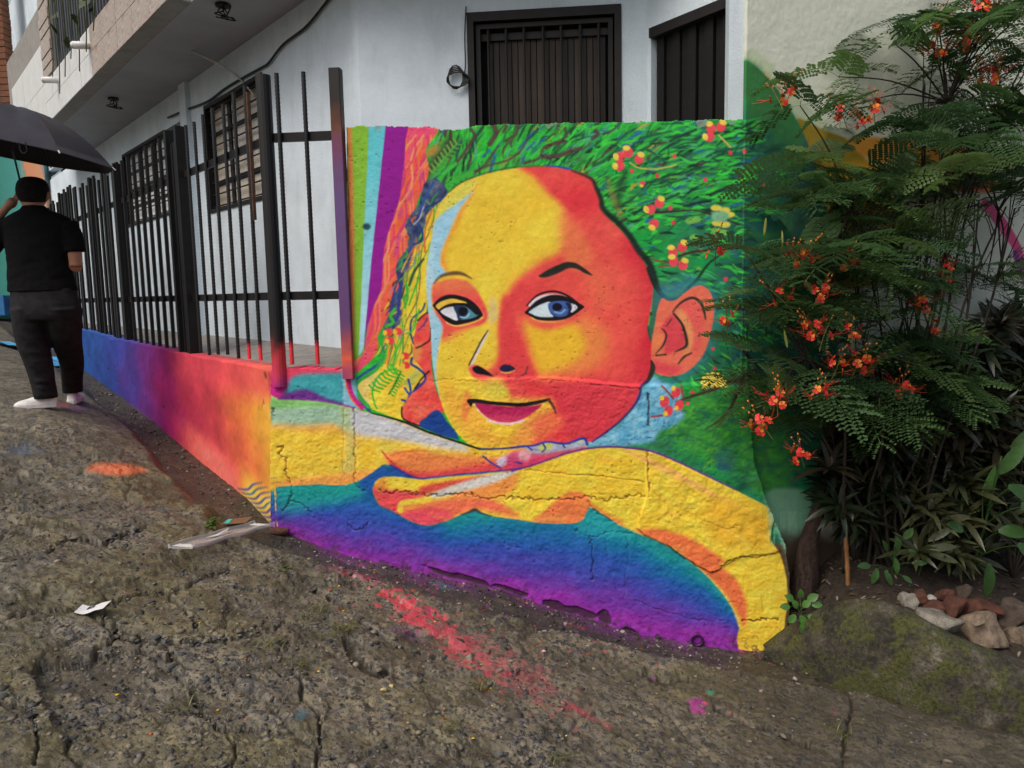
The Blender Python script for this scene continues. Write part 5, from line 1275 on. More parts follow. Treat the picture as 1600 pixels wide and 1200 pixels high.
for k in range(24): link('bar', barme2, m_bar2, RAIL, FL.w(ao0 + .05 + (ao1 - ao0 - .1) * k / 23, FZ + .02, -.02))
for u_, v_ in ((142, 70), (92, 124)):
    p = FL.w(*FL.az(u_, v_)); b = MB(); b.tube([p - FL.n * .05, p + FL.n * .16 - (0, 0, .03)], .035, 10); b.tube([p + FL.n * .15 - (0, 0, .028), p + FL.n * .17 - (0, 0, .034)], .028, 10); b.build('drain_spout', m_tile, BAL, smooth=True)
m_leafb = simple_mat('balcony_leaf', (.05, .085, .02), .6, .4, 20)
BP = thing('balcony_plant', 'green trailing plant hanging through the balcony bars', 'plant', FL.w(ao0 + 1.2, FZ + .3, -.1))
V, Fq = [], []
for k in range(420):
    a_ = ao0 + random.choice([.5, .8, 1.6, 2.0, 2.2]) + random.gauss(0, .16); z_ = FZ + 1.45 - abs(random.gauss(0, .5)); n_ = random.uniform(-.2, .06)
    c = FL.w(a_, z_, n_); e1 = np.random.default_rng(k).normal(size=3) * .04; e2 = np.random.default_rng(k + 999).normal(size=3) * .03
    i0 = len(V); V += [c - e1, c + e2, c + e1, c - e2]; Fq.append((i0, i0 + 1, i0 + 2, i0 + 3))
b = MB(); b.add(V, Fq); b.build('foliage', m_leafb, BP)
b = MB()
for k in range(7):
    x = ao0 + .4 + k * .35; b.tube(catmull([FL.w(x, FZ + 1.5, -.06), FL.w(x + .1, FZ + .8, .03), FL.w(x + .05, FZ + .2, .04), FL.w(x + .12, FZ - .15 - .1 * (k % 3), .06)], 5), .006, 5)
b.build('stem', m_leafb, BP)
# ceiling boxes with loose wires
for u_, v_ in ((348, 6), (177, 153)):
    d = ray(u_, v_); p = CAM + d * ((SOF - CAM[2]) / d[2])
    b = MB(); b.tube([p + (0, 0, .01), p - (0, 0, .02)], .055, 12); cb = b.build('ceiling_box', m_frame, HOUSE)
    b = MB()
    for k in range(5):
        r = np.random.default_rng(k); q = r.normal(0, .05, (3, 2)); b.tube(catmull([p - (0, 0, .015), p + (q[0][0], q[0][1], -.06), p + (q[1][0], q[1][1], -.11), p + (q[2][0] * .7, q[2][1] * .7, -.09)], 4), .005, 5)
    b.build('wire', m_frame, cb)
# loose cables
def cable(name, label, pts, r, m):
    b = MB(); b.tube(catmull(pts, 8), r, 6); o = b.build(name, m, None, loc=pts[0], smooth=True); tag(o, label, 'cable', None, 'thing'); return o
m_cabw = simple_mat('white_cable', (.5, .48, .44), .5); m_cabk = simple_mat('black_cable', (.01, .01, .01), .5)
Ya, Yb = 7.2, 7.3
cable('hanging_cable', 'thin white cable slung from the balcony edge to the barred window', [at_depth(u, v, y) for u, v, y in ((212, -30, 7.35), (224, 8, 7.35), (232, 32, 7.3), (262, 58, 7.15), (310, 84, 7.0), (352, 106, 6.9), (378, 126, 6.9), (398, 150, 6.85))], .011, m_cabw)
cable('wall_cable', 'black cable running along the top of the barred side window', [hit_plane(u, v, FH.o + FH.n * .02, FH.n) for u, v in ((530, -20), (511, 2), (478, 42), (442, 70), (420, 98), (408, 106), (386, 118), (352, 138), (325, 158), (290, 172), (262, 184))], .010, m_cabk)
b = MB(); cz = FF.w(*FF.az(713, 122), .025)
for k in range(5):
    r = .045 + .012 * k % .03; q = []
    for t in np.linspace(0, 2 * math.pi, 14): q.append(cz + FF.d * (math.cos(t) * (.050 + .006 * k) + .004 * k) + np.array([0, 0, 1]) * (math.sin(t) * (.075 - .007 * k) - .005 * k) + FF.n * .004 * k)
    b.tube(q, .0045, 5)
b.tube(catmull([FF.w(*FF.az(729, 12), .02), FF.w(*FF.az(727, 60), .02), FF.w(*FF.az(728, 105), .02), cz + FF.d * .05], 5), .0045, 5)
o = b.build('cable_coil', m_cabk, None, loc=cz, smooth=True); tag(o, 'coil of black cable hanging on the white wall beside the plank door', 'cable', None, 'thing')

# ------------------------------------------------------------------ fence
ZR = [float(FW.az(470, 462)[1]), float(FW.az(470, 213)[1])]
ztopb = float(FW.az(478, 113)[1]); zbot = float(FW.az(475, 569)[1])
fence_paint = attr_mat('sprayed_steel', 'paint', .5, .2, 60, .001, .1)
def rebar(z0, z1, r=.0115, red=0.0):
    n = int((z1 - z0) / .012); V, C = [], []
    for i in range(n + 1):
        z = (z1 - z0) * i / n; rr = r * (1.0 if i % 2 else .86)
        for k in range(6):
            V.append((rr * math.cos(k * math.pi / 3), rr * math.sin(k * math.pi / 3), z))
            t = float(sstep(red, red * .6, z)) if red else 0
            C.append(np.array((.016, .016, .018)) * (1 - t) + np.array(lin((226, 60, 72))) * t)
    Q = np.array([(i * 6 + k, i * 6 + (k + 1) % 6, (i + 1) * 6 + (k + 1) % 6, (i + 1) * 6 + k) for i in range(n) for k in range(6)])
    return mesh('bar', V, Q, False, None, C, 'paint')
def sprayed_post(name, parent, fr, a, n, z0, z1, half, stops, round_=False):
    zs = np.linspace(z0, z1, 60); V, C = [], []; sides = 16 if round_ else 8
    for z in zs:
        for k in range(sides):
            if round_: x, y = half * math.cos(2 * math.pi * k / sides), half * math.sin(2 * math.pi * k / sides)
            else: x, y = [(-1, -.9), (-.9, -1), (.9, -1), (1, -.9), (1, .9), (.9, 1), (-.9, 1), (-1, .9)][k]; x *= half; y *= half
            V.append(fr.w(a, z, n) + fr.d * x + fr.n * y)
            C.append([np.interp(z + .03 * math.sin(z * 37 + k), [s[0] for s in stops], [lin(s[1])[j] for s in stops]) for j in range(3)])
    Q = [(i * sides + k, i * sides + (k + 1) % sides, (i + 1) * sides + (k + 1) % sides, (i + 1) * sides + k) for i in range(59) for k in range(sides)] + [tuple(59 * sides + k for k in range(sides))]
    me = mesh(name, np.array(V) - WLOC[parent], Q, False, None, C, 'paint')
    return link(name, me, fence_paint, parent)
FEN = thing('front_fence', 'short black bar fence between the round corner post and the painted wall', 'fence', FW.w(-.3, FLOOR_Z))
zf = lambda v: float(FW.az(430, v)[1])
ac = float(FW.az(421, 300)[0]); ae = float(FW.az(533, 300)[0])
sprayed_post('post', FEN, FW, ac, -.0, zf(604), zf(117), .044, [(zf(610), (150, 40, 120)), (zf(585), (206, 60, 90)), (zf(555), (190, 56, 60)), (zf(530), (40, 32, 32)), (zf(500), (30, 30, 32)), (zf(117), (34, 33, 34))], True)
sprayed_post('post', FEN, FW, ae, .004, zf(592), zf(113), .033, [(zf(592), (150, 60, 110)), (zf(560), (236, 104, 60)), (zf(535), (150, 74, 90)), (zf(500), (100, 66, 116)), (zf(300), (102, 78, 128)), (zf(235), (116, 64, 98)), (zf(205), (110, 64, 44)), (zf(170), (40, 34, 30)), (zf(113), (30, 30, 32))])
for z in ZR:
    b = MB(); b.fbox(FW, ac + .04, ae - .03, z - .026, z + .026, -.03, -.004); b.build('rail', m_steel, FEN)
rb = rebar(zbot, ztopb, .0145, .16)
for u_ in (445, 486): link('bar', rb, fence_paint, FEN, FW.w(float(FW.az(u_, 340)[0]), zbot, -.035 + .045))
SFE = thing('side_fence', 'long black bar fence running uphill along the low rainbow wall', 'fence', FL.w(.3, FLOOR_Z))
fa = lambda u, v=400: float(FL.az(u, v, -.06)[0])
rb0 = rebar(zbot, ztopb, .014, .12); rb1 = rebar(zbot, ztopb - .03, .014); 
lst = [398, 380, 363, 346, 331, 317, 304]
for i, u_ in enumerate(lst): link('bar', rb0 if i < 2 else rb1, fence_paint, SFE, FL.w(fa(u_), zbot + .02 * i * 0 + random.uniform(-.01, .015), -.06))
aend = fa(126)
b = MB(); b.tube([(0, 0, 0), (0, 0, ztopb - zbot - .02)], .016, 6); sb = mesh('bar', b.V, b.F)
a_ = fa(262)
while a_ < fa(196): link('bar', sb, m_steel, SFE, FL.w(a_, zbot + random.uniform(-.015, .015), -.06)); a_ += .205
b = MB(); b.box((0, 0, (ztopb - zbot) / 2), (.062, .02, ztopb - zbot)); pk = mesh('picket', b.V, b.F)
a_ = fa(192); rotz = math.atan2(FL.d[1], FL.d[0])
while a_ < 11.5: link('picket', pk, m_steel, SFE, FL.w(a_, zbot + random.uniform(-.10, .05), -.06 + random.uniform(-.01, .01)), (0, 0, rotz)); a_ += .150 + random.uniform(-.03, .05)
for u_ in (292, 276, 192, 152):
    b = MB(); x = fa(u_); b.fbox(FL, x - .024, x + .024, FLOOR_Z - .02, ztopb + random.uniform(-.02, .02), -.10, -.03); b.build('post', m_steel, SFE)
x0, x1 = fa(292), fa(276)
for k in range(3):
    b = MB(); x = x0 + (x1 - x0) * (k + 1) / 4; b.fbox(FL, x - .02, x + .02, FLOOR_Z, ztopb - .1, -.085, -.055); b.build('picket', m_steel, SFE)
for z in ZR:
    b = MB(); b.fbox(FL, .05, 11.6, z - .025, z + .025, -.095, -.073); b.build('rail', m_steel, SFE)
b = MB(); p = FL.w(fa(404), zbot + .9, -.05); b.tube([p, p + (0, 0, ztopb - zbot - .95)], .012, 6); b.build('bar', m_rust, SFE)

# ------------------------------------------------------------------ far buildings up the street
m_teal = simple_mat('teal_render', (.40, .56, .56), .85, .08, 1.2, .2, 60, .003); m_brick = simple_mat('old_brick', (.22, .085, .045), .9, .35, 8, .6, 40, .01, 0, (.10, .06, .04))
TH = thing('teal_house', 'pale teal rendered house standing far up the street behind the balcony', 'house', (-12, 19, 1.5))
b = MB(); b.box((-15, 20, 6.5), (12, 2, 11)); b.build('wall', m_teal, TH)
b = MB(); b.box((-15, 20, 12.1), (12.6, 2.6, .2)); b.build('roof_slab', m_joint, TH)
BPR = thing('brick_pier', 'weathered red brick pier at the far end of the street', 'pier', (-9.0, 14.7, 1.5))
xr = float(at_depth(12, 60, 14.6)[0]) - .05
for k in range(64):
    z = 1.6 + k * .11
    for j in range(3):
        w_ = .26; x = xr - w_ * j - (0 if k % 2 else .0) - .13 - (.13 if k % 2 else 0) * (j > 0)
        key = ('br', j == 0 and k % 2)
        if key not in share:
            q = MB(); q.box((0, 0, .05), (.25 if not key[1] else .25, .24, .098)); share[key] = mesh('brick', q.V, q.F)
        link('brick', share[key], m_brick, BPR, (x, 14.7 + random.uniform(-.012, .012), z))
b = MB(); b.box((xr - .42, 14.72, 5.1), (.78, .2, 7.1)); b.build('mortar_core', m_joint, BPR)
m, t, bs = new_mat('far_mural_paint')
tc = t.nodes.new('ShaderNodeTexCoord'); sx = t.nodes.new('ShaderNodeSeparateXYZ'); t.links.new(tc.outputs['Object'], sx.inputs[0])
nz = noise_node(t, 2.2, 5, .7, stretch=(1, 1, .35)); ad = t.nodes.new('ShaderNodeMath'); ad.operation = 'MULTIPLY_ADD'; t.links.new(nz.outputs[0], ad.inputs[0]); ad.inputs[1].default_value = .5; t.links.new(sx.outputs[0], ad.inputs[2])
mrn = t.nodes.new('ShaderNodeMapRange'); t.links.new(ad.outputs[0], mrn.inputs[0]); mrn.inputs[1].default_value = -1.0; mrn.inputs[2].default_value = 2.0
rp = ramp(t, mrn.outputs[0], [(.0, (.02, .16, .11)), (.36, (.03, .22, .18)), (.530, (.06, .30, .28)), (.55, (.62, .25, .12)), (.63, (.60, .30, .17)), (.65, (.06, .25, .30)), (.72, (.20, .12, .34))])
t.links.new(rp.outputs[0], bs.inputs['Base Color']); bs.inputs['Roughness'].default_value = .8
x0 = float(at_depth(0, 300, 14.0)[0]); x1 = float(at_depth(72, 300, 14.0)[0])
FM = thing('far_mural_wall', 'far street wall painted teal, orange and violet beyond the man with the umbrella', 'wall', (x0 + .1, 14.0, 1.4))
b = MB(); b.box(((x0 - 3 + x1) / 2, 14.1, 2.9), (x1 - x0 + 3, .2, 4.0)); b.build('painted_face', m, FM)
FB = thing('far_plinth', 'bright blue painted plinth at the foot of the far street wall', 'plinth', (x0, 13.7, 1.2))
b = MB(); b.box((x0 - 1.3, 13.6, float(at_depth(5, 477, 13.6)[2])), (3.2, .5, .34)); b.build('painted_face', simple_mat('blue_paint', lin((40, 110, 170)), .6), FB)
# ------------------------------------------------------------------ garden: kerb, soil, stones
def kerb_row(u):
    B = np.array([np.interp(u, ku, KB[:, k]) for k in range(3)]).T
    T = at_depth(u, np.interp(u, ku, kt), B[:, 1] + .07)
    return B, T
m, t, bs = new_mat('mossy_concrete')
n1 = noise_node(t, 4.5, 8, .74); n2 = noise_node(t, 55, 6, .75); n3 = noise_node(t, 7, 8, .72)
c = ramp(t, n1.outputs[0], [(.38, (.014, .013, .009)), (.48, (.050, .044, .030)), (.57, (.100, .088, .064)), (.68, (.22, .195, .15))]).outputs[0]
c = mix(t, ramp(t, n3.outputs[0], [(.47, (0,) * 3), (.54, (.9,) * 3)]).outputs[0], c, mix(t, n2.outputs[0], (.030, .034, .006), (.105, .115, .022)))
c = mix(t, 1.0, c, ramp(t, n2.outputs[0], [(.34, (.32,) * 3), (.52, (.95,) * 3), (.7, (1.35,) * 3)]).outputs[0], 'MULTIPLY')
t.links.new(c, bs.inputs['Base Color']); bs.inputs['Roughness'].default_value = .85
bump(t, bs, n2.outputs[0], .8, .015); bump(t, bs, n1.outputs[0], .5, .03)
m_moss = m
KERB = thing('garden_kerb', 'mossy rounded concrete kerb holding the planted bed beside the painted wall', 'kerb', KB[3])
uu = np.linspace(1192, 1840, 330)
B, T = kerb_row(uu)
prof = []
nk = 26
for j in range(nk):
    f = j / (nk - 1)
    if f < .62:
        g = f / .62; q = B + (T - B) * g; q[:, 2] -= .10 * (1 - g) ** 6; q[:, 1] += -.045 * np.sin(g ** 1.5 * math.pi) + .012 * g ** 12
    else:
        g = (f - .62) / .38; q = T.copy(); q[:, 1] += .012 + .17 * g; q[:, 0] += .04 * g; q[:, 2] += .012 * math.sin(g * math.pi) - .10 * g ** 5
    prof.append(q)
KP = np.stack(prof)                                              # nk x nu
s_, f_ = np.meshgrid(np.linspace(0, 2.6, len(uu)), np.linspace(0, .5, nk))
dsp = .030 * fbm(s_ * 4, f_ * 5, 501, 4) + .014 * fbm(s_ * 14, f_ * 14, 505, 4)
KP[..., 1] -= dsp; KP[..., 2] += dsp * .6
R, Cn = KP.shape[:2]; idx = np.arange(R * Cn).reshape(R, Cn)
Q = np.stack([idx[:-1, :-1], idx[:-1, 1:], idx[1:, 1:], idx[1:, :-1]], -1).reshape(-1, 4)
link('concrete', mesh('concrete', KP.reshape(-1, 3) - WLOC[KERB], Q, True), m_moss, KERB)
# soil bed
su = np.linspace(1195, 1840, 260); tt = np.linspace(0, 1, 110)
Bk, Tk = kerb_row(su)
back = Tk + np.array([.05, .17, -.035])
wal = np.array([hit_plane(u, 700, FN.o, FN.n) for u in su]); wal[:, 1] += .05; wal[:, 2] = back[:, 2] + .16
SO = back[None] + (wal - back)[None] * tt[:, None, None]
SO[..., 2] += .09 * fbm(SO[..., 0] * 3, SO[..., 1] * 3, 511, 3) * np.sin(np.pi * np.clip(tt, 0, 1))[:, None] + .030 * fbm(SO[..., 0] * 14, SO[..., 1] * 14, 515, 4) + .014 * fbm(SO[..., 0] * 50, SO[..., 1] * 50, 517, 2)
def soil_at(u, f):
    i = np.interp(u, su, np.arange(len(su))); i = int(i); j = int(f * (len(tt) - 1)); return SO[j, i].copy()
R, Cn = SO.shape[:2]; idx = np.arange(R * Cn).reshape(R, Cn)
Q = np.stack([idx[:-1, :-1], idx[:-1, 1:], idx[1:, 1:], idx[1:, :-1]], -1).reshape(-1, 4)
m_soil = simple_mat('garden_soil', (.052, .038, .026), .95, .4, 25, .8, 90, .012, 0, (.018, .013, .010))
o = link('garden_soil', mesh('garden_soil', SO.reshape(-1, 3), Q, True), m_soil); tag(o, kind='structure')

def stone_mesh(seed, sx, sy, sz, ang=.35, sub=4):
    bm = bmesh.new(); bmesh.ops.create_icosphere(bm, subdivisions=sub, radius=1.0)
    r = np.random.default_rng(seed); pl = r.normal(size=(9, 3)); pl /= np.linalg.norm(pl, axis=1)[:, None]; of = r.uniform(.45, .85, 9)
    for v in bm.verts:
        p = np.array(v.co)
        for n_, o_ in zip(pl, of):
            dd = p @ n_ - o_
            if dd > 0: p = p - n_ * dd * .97
        k = fbm(np.array([p[0] * 2 + seed]), np.array([p[1] * 2 + p[2] * 1.7]), 520, 3)[0]
        k2 = fbm(np.array([p[0] * 6 + seed * 1.7]), np.array([p[1] * 6 + p[2] * 5.1]), 524, 3)[0]; p = p * (1 + ang * k + .14 * k2)
        v.co = Vector((p[0] * sx, p[1] * sy, p[2] * sz))
    me = bpy.data.meshes.new('stone'); bm.to_mesh(me); bm.free()
    me.polygons.foreach_set('use_smooth', np.ones(len(me.polygons), bool))
    return me
m_st = {'pale': simple_mat('pale_stone', (.30, .275, .23), .9, .3, 22, .9, 70, .010, 0, (.10, .09, .07)), 'tan': simple_mat('tan_stone', (.27, .205, .145), .9, .3, 20, .9, 70, .010, 0, (.11, .08, .055)),
        'brick': simple_mat('brick_rubble', (.135, .050, .032), .9, .35, 22, .8, 70, .008, 0, (.06, .035, .026)), 'dark': simple_mat('brown_rubble', (.10, .075, .058), .9, .3, 12, .6, 60, .006), 'white': simple_mat('white_chip', (.48, .46, .43), .85, .15, 14, .4, 60, .004)}
ST = [(1461, 981, 40, 27, 'pale', 'large pale angular stone lying behind the mossy kerb', .35), (1543, 999, 42, 30, 'tan', 'large tan rounded stone with a pebble on top behind the kerb', .2), (1529, 976, 13, 9, 'tan', 'small brown pebble resting on the large tan stone', 0),
      (1416, 947, 16, 14, 'pale', 'small cream stone at the left end of the rubble', .3), (1435, 937, 14, 11, 'brick', 'dark red brick fragment between the cream stone and a white chip', .4), (1458, 953, 17, 8, 'brick', 'flat bright red brick fragment touching the pale angular stone', .3), (1487, 953, 23, 14, 'brick', 'brown red wedge of brick above the pale angular stone', .3),
      (1476, 934, 13, 9, 'brick', 'small orange brown brick piece at the back of the rubble', .3), (1455, 941, 10, 6, 'white', 'small white chip among the red brick fragments', .3), (1501, 932, 18, 15, 'dark', 'grey rough stone half sunk in soil behind the rubble', .3),
      (1534, 957, 27, 13, 'brick', 'long red brick lying behind the tan rounded stone', .15), (1578, 965, 25, 20, 'dark', 'dark brown block joined to the long red brick', .2), (1588, 1002, 20, 20, 'tan', 'ochre brown stone beside the tan rounded stone', .2), (1280, 874, 15, 18, 'dark', 'dark upright stone leaning by the wooden stump', .2), (1368, 938, 7, 5, 'pale', 'tiny grey stone at the foot of the bamboo stake', .2)]
for i, (u, v, rx, ry, mt, lb, an) in enumerate(ST):
    _, Tq = kerb_row(np.array([float(u)])); Yk = Tq[0, 1]
    Y = Yk + .16 + max(0, (np.interp(u, ku, kt) - v)) * .0048 + (.10 if u < 1300 else 0)
    if i == 2: Y = Yk + .17
    p = at_depth(u, v - 5, Y); k = Y / F
    me = stone_mesh(40 + i, rx * k * 1.25, rx * k * 1.0, ry * k * 1.3, an)
    o = link('brick_fragment' if mt == 'brick' else 'stone', me, m_st[mt], None, p, (random.uniform(-.15, .15), random.uniform(-.15, .15), random.uniform(-.4, .4)))
    tag(o, lb, 'brick' if mt == 'brick' else 'stone', 'rubble behind the kerb', 'thing')

# bamboo stake
p0 = soil_at(1322, .22); p0 = at_depth(1325, 948, p0[1]); p1 = at_depth(1321, 793, p0[1] + .02)
pts, rad = [], []
for f in np.linspace(0, 1, 41):
    pts.append(p0 + (p1 - p0) * f + np.array([.003 * math.sin(f * 6), 0, 0])); rad.append(.0135 + (.0032 if (f * 41) % 8 < 1 else 0) - .001 * f)
b = MB(); b.tube(pts, rad, 10); o = b.build('bamboo_stake', simple_mat('bamboo', (.33, .155, .055), .5, .25, 20, .2, 60, .002, stretch=(1, 1, .2)), None, loc=p0, smooth=True)
tag(o, 'thin tan bamboo stake standing upright in the soil bed', 'stake', None, 'thing')
# trunk by the end of the wall
b = MB(); tp = catmull([at_depth(1254, 945, 4.50), at_depth(1257, 900, 4.50), at_depth(1262, 850, 4.52), at_depth(1282, 785, 4.55), at_depth(1298, 700, 4.58), at_depth(1306, 600, 4.62)], 5)
rings = []
for i, c in enumerate(tp):
    f = i / (len(tp) - 1); w = np.interp(f, [0, .2, .4, .6, 1], [.085, .075, .058, .034, .022])
    rings.append([c + np.array([math.cos(a) * w * (1 + .16 * math.sin(3 * a + f * 9) + .08 * math.sin(7 * a + 20 * f)), math.sin(a) * w, .01 * math.sin(5 * a)]) for a in np.linspace(0, 2 * math.pi, 22, endpoint=False)])
b.loft(rings); o = b.build('bare_trunk', simple_mat('trunk_bark', (.060, .034, .024), .9, .4, 14, .9, 50, .015, stretch=(3, 3, .8)), None, loc=tp[0], smooth=True)
tag(o, 'bare brown trunk leaning against the end of the mural wall', 'trunk', None, 'thing')

# ------------------------------------------------------------------ plants
def leaf_tmpl(L, W, droop=.25, fold=.18, seg=4, tip=1.0):
    V, Fq = [], []
    for i in range(seg + 1):
        t = i / seg; w = W * .5 * math.sin(math.pi * min(1, t * .92 + .06)) ** .8 * (1 if t < 1 else .05)
        x = L * t; z = -droop * L * t * t
        V += [(x, -w, z + fold * w), (x, 0, z), (x, w, z + fold * w)]
    for i in range(seg):
        for k in range(2): Fq.append((i * 3 + k, i * 3 + k + 1, (i + 1) * 3 + k + 1, (i + 1) * 3 + k))
    return np.array(V), np.array(Fq)
def basis(d, up=np.array([0, 0, 1.0]), roll=0.0):
    x = d / (np.linalg.norm(d) + 1e-9); y = np.cross(up, x); y /= (np.linalg.norm(y) + 1e-9); z = np.cross(x, y)
    if roll: y, z = y * math.cos(roll) + z * math.sin(roll), -y * math.sin(roll) + z * math.cos(roll)
    return np.stack([x, y, z])
class Cloud:
    def __init__(s): s.V, s.F, s.C, s.n = [], [], [], 0
    def put(s, tm, p, B, sc, col):
        V = tm[0] * sc @ B + p
        s.V.append(V); s.F.append(tm[1] + s.n); s.C.append(np.tile(col, (len(V), 1))); s.n += len(V)
    def build(s, name, mat, parent, smooth=True):
        me = mesh(name, np.concatenate(s.V) - WLOC[parent], np.concatenate(s.F), smooth, None, np.concatenate(s.C), 'paint')
        return link(name, me, mat, parent)
def leaf_mat(name, rough=.45, trans=.25):
    m, t, b = new_mat(name)
    a = t.nodes.new('ShaderNodeAttribute'); a.attribute_name = 'paint'
    n = noise_node(t, 40, 3); r = ramp(t, n.outputs[0], [(.3, (.7,) * 3), (.7, (1.1,) * 3)])
    c = mix(t, 1.0, a.outputs[0], r.outputs[0], 'MULTIPLY')
    t.links.new(c, b.inputs['Base Color']); b.inputs['Roughness'].default_value = rough; b.inputs['Specular IOR Level'].default_value = .4
    tr = t.nodes.new('ShaderNodeBsdfTranslucent'); t.links.new(c, tr.inputs[0])
    ms = t.nodes.new('ShaderNodeMixShader'); ms.inputs[0].default_value = trans
    t.links.new(b.outputs[0], ms.inputs[1]); t.links.new(tr.outputs[0], ms.inputs[2]); t.links.new(ms.outputs[0], t.nodes['Material Output'].inputs[0])
    return m
m_leaf = leaf_mat('shrub_leaf', .55, .45); m_leaf2 = leaf_mat('dark_leaf', .32, .1)
m_bark = simple_mat('twig_bark', (.045, .035, .026), .85, .3, 20)

def frond(seed, L=.30, pairs=7):
    r = np.random.default_rng(seed); V, Fq = [], []
    def quad(a, b_, c, d): i = len(V); V.extend([a, b_, c, d]); Fq.append((i, i + 1, i + 2, i + 3))
    dr = r.uniform(.5, 1.3)
    ctr = lambda x: np.array([x, .05 * L * math.sin(x / L * 3), -dr * x * x / L * .55])
    for i in range(10):
        a, c = ctr(L * i / 10), ctr(L * (i + 1) / 10); w = np.array([0, .0016, 0]); quad(a - w, a + w, c + w, c - w)
    for i in range(pairs):
        f = .22 + .76 * i / (pairs - 1); base = ctr(L * f); tng = ctr(L * min(f + .03, 1)) - ctr(L * (f - .03)); tng /= np.linalg.norm(tng)
        pl = L * (.30 + .16 * math.sin(math.pi * (f * .8 + .1))) * r.uniform(.9, 1.1)
        for sd in (-1, 1):
            an = math.radians(62 - 22 * f) * sd; d = tng * math.cos(an) + np.array([0, 1, 0]) * math.sin(an); d[2] += .12
            nl = 9; up = np.cross(np.array([1, 0, 0]), d) ; up = np.array([0, 0, 1.0])
            for k in range(nl):
                t_ = (k + .7) / nl; q = base + d * pl * t_ + np.array([0, 0, -.25 * pl * t_ * t_])
                per = np.cross(up, d); per /= np.linalg.norm(per)
                ll = .0225 * (1 - .35 * abs(t_ - .5)) * r.uniform(.85, 1.15); lw = .0158
                for s2 in (-1, 1):
                    e = per * s2 * .93 + d * .36; e = e / np.linalg.norm(e); e[2] += r.uniform(-.35, .15); n_ = np.cross(e, up); n_ /= np.linalg.norm(n_) + 1e-9
                    m_ = q + e * ll * .55
                    i_ = len(V); V.extend([q, q + e * ll * .30 + n_ * lw * .40, q + e * ll * .80 + n_ * lw * .46, q + e * ll, q + e * ll * .80 - n_ * lw * .46, q + e * ll * .30 - n_ * lw * .40]); Fq.append((i_, i_ + 1, i_ + 2, i_ + 3)); Fq.append((i_, i_ + 3, i_ + 4, i_ + 5))
    return np.array(V), np.array(Fq)
FR = [frond(600 + k, L, n) for k, (L, n) in enumerate(((.28, 6), (.32, 7), (.26, 5), (.36, 7), (.30, 6), (.24, 5), (.20, 4), (.33, 6)))]

base_u = 1400
SHB = soil_at(base_u, .55)
SHR = thing('flowering_shrub', 'tall feathery leaved shrub with red orange flower clusters overhanging the mural', 'shrub', SHB)
def wallY(u):
    return float(hit_plane(u, 450, FN.o, FN.n)[1]) if u > 1165 else float(hit_plane(u, 450, FW.o, FW.n)[1])
tips = []
r = np.random.default_rng(77)
def poly_pts(poly, n, lo, hi):
    poly = np.array(poly, float); k = 0
    while k < n:
        u, v = r.uniform(poly[:, 0].min(), poly[:, 0].max()), r.uniform(poly[:, 1].min(), poly[:, 1].max())
        ins = False
        for i in range(len(poly)):
            a, c = poly[i], poly[(i + 1) % len(poly)]
            if (a[1] > v) != (c[1] > v) and u < (c[0] - a[0]) * (v - a[1]) / (c[1] - a[1]) + a[0]: ins = not ins
        if ins: tips.append((u, v, r.uniform(lo, hi), 6)); k += 1
poly_pts([(1190, 430), (1300, 390), (1470, 440), (1480, 600), (1430, 660), (1330, 670), (1220, 650), (1180, 560)], 40, .25, .75)
poly_pts([(1450, 20), (1620, -40), (1640, 330), (1540, 330), (1440, 250), (1400, 150)], 28, .25, .9)
poly_pts([(1260, 240), (1440, 200), (1500, 330), (1460, 420), (1300, 400), (1250, 330)], 17, .12, .55)
poly_pts([(1500, 380), (1600, 400), (1620, 470), (1540, 450)], 3, .3, .6)
tips += [(1165, 395, .45, 4), (1175, 490, .40, 5), (1200, 560, .5, 4), (1250, 165, .35, 3), (1310, 120, .2, 4), (1330, 165, .3, 4), (1400, 70, .3, 5), (1430, 30, .4, 5), (1380, 200, .3, 5), (1230, 330, .3, 4), (1560, 430, .45, 4), (1225, 610, .55, 5), (1240, 660, .5, 4), (1330, 640, .6, 5), (1395, 650, .6, 5)]
cl = Cloud(); tw = MB()
hubs = [(1370, 560, .45), (1300, 520, .5), (1430, 480, .5), (1500, 330, .5), (1440, 300, .4), (1550, 200, .6), (1480, 160, .5), (1330, 330, .35), (1260, 560, .55), (1560, 330, .5)]
HP = [at_depth(u, v, wallY(u) - o_) for u, v, o_ in hubs]
for k, h in enumerate(HP):
    for q_ in range(2):
        e_ = h + r.normal(0, .06, 3); s0 = SHB + np.array([r.normal(0, .10), r.normal(0, .05), -.05])
        m1 = s0 + (e_ - s0) * .3 + r.normal(0, .06, 3) + np.array([0, 0, .05]); m2 = s0 + (e_ - s0) * .65 + r.normal(0, .07, 3) + np.array([0, -.02, .05])
        tw.tube(catmull([s0, m1, m2, e_], 6), np.linspace(.011, .0045, 19), 6)
        for z_ in range(3):
            t_ = e_ + r.normal(0, .22, 3); tw.tube(catmull([m2 + (e_ - m2) * r.random(), e_ + (t_ - e_) * .4 + np.array([0, 0, .04]), t_], 4), np.linspace(.004, .0015, 9), 4)
greens = [np.array((.080, .165, .058)), np.array((.100, .198, .064)), np.array((.060, .136, .052)), np.array((.122, .220, .064)), np.array((.150, .250, .074))]
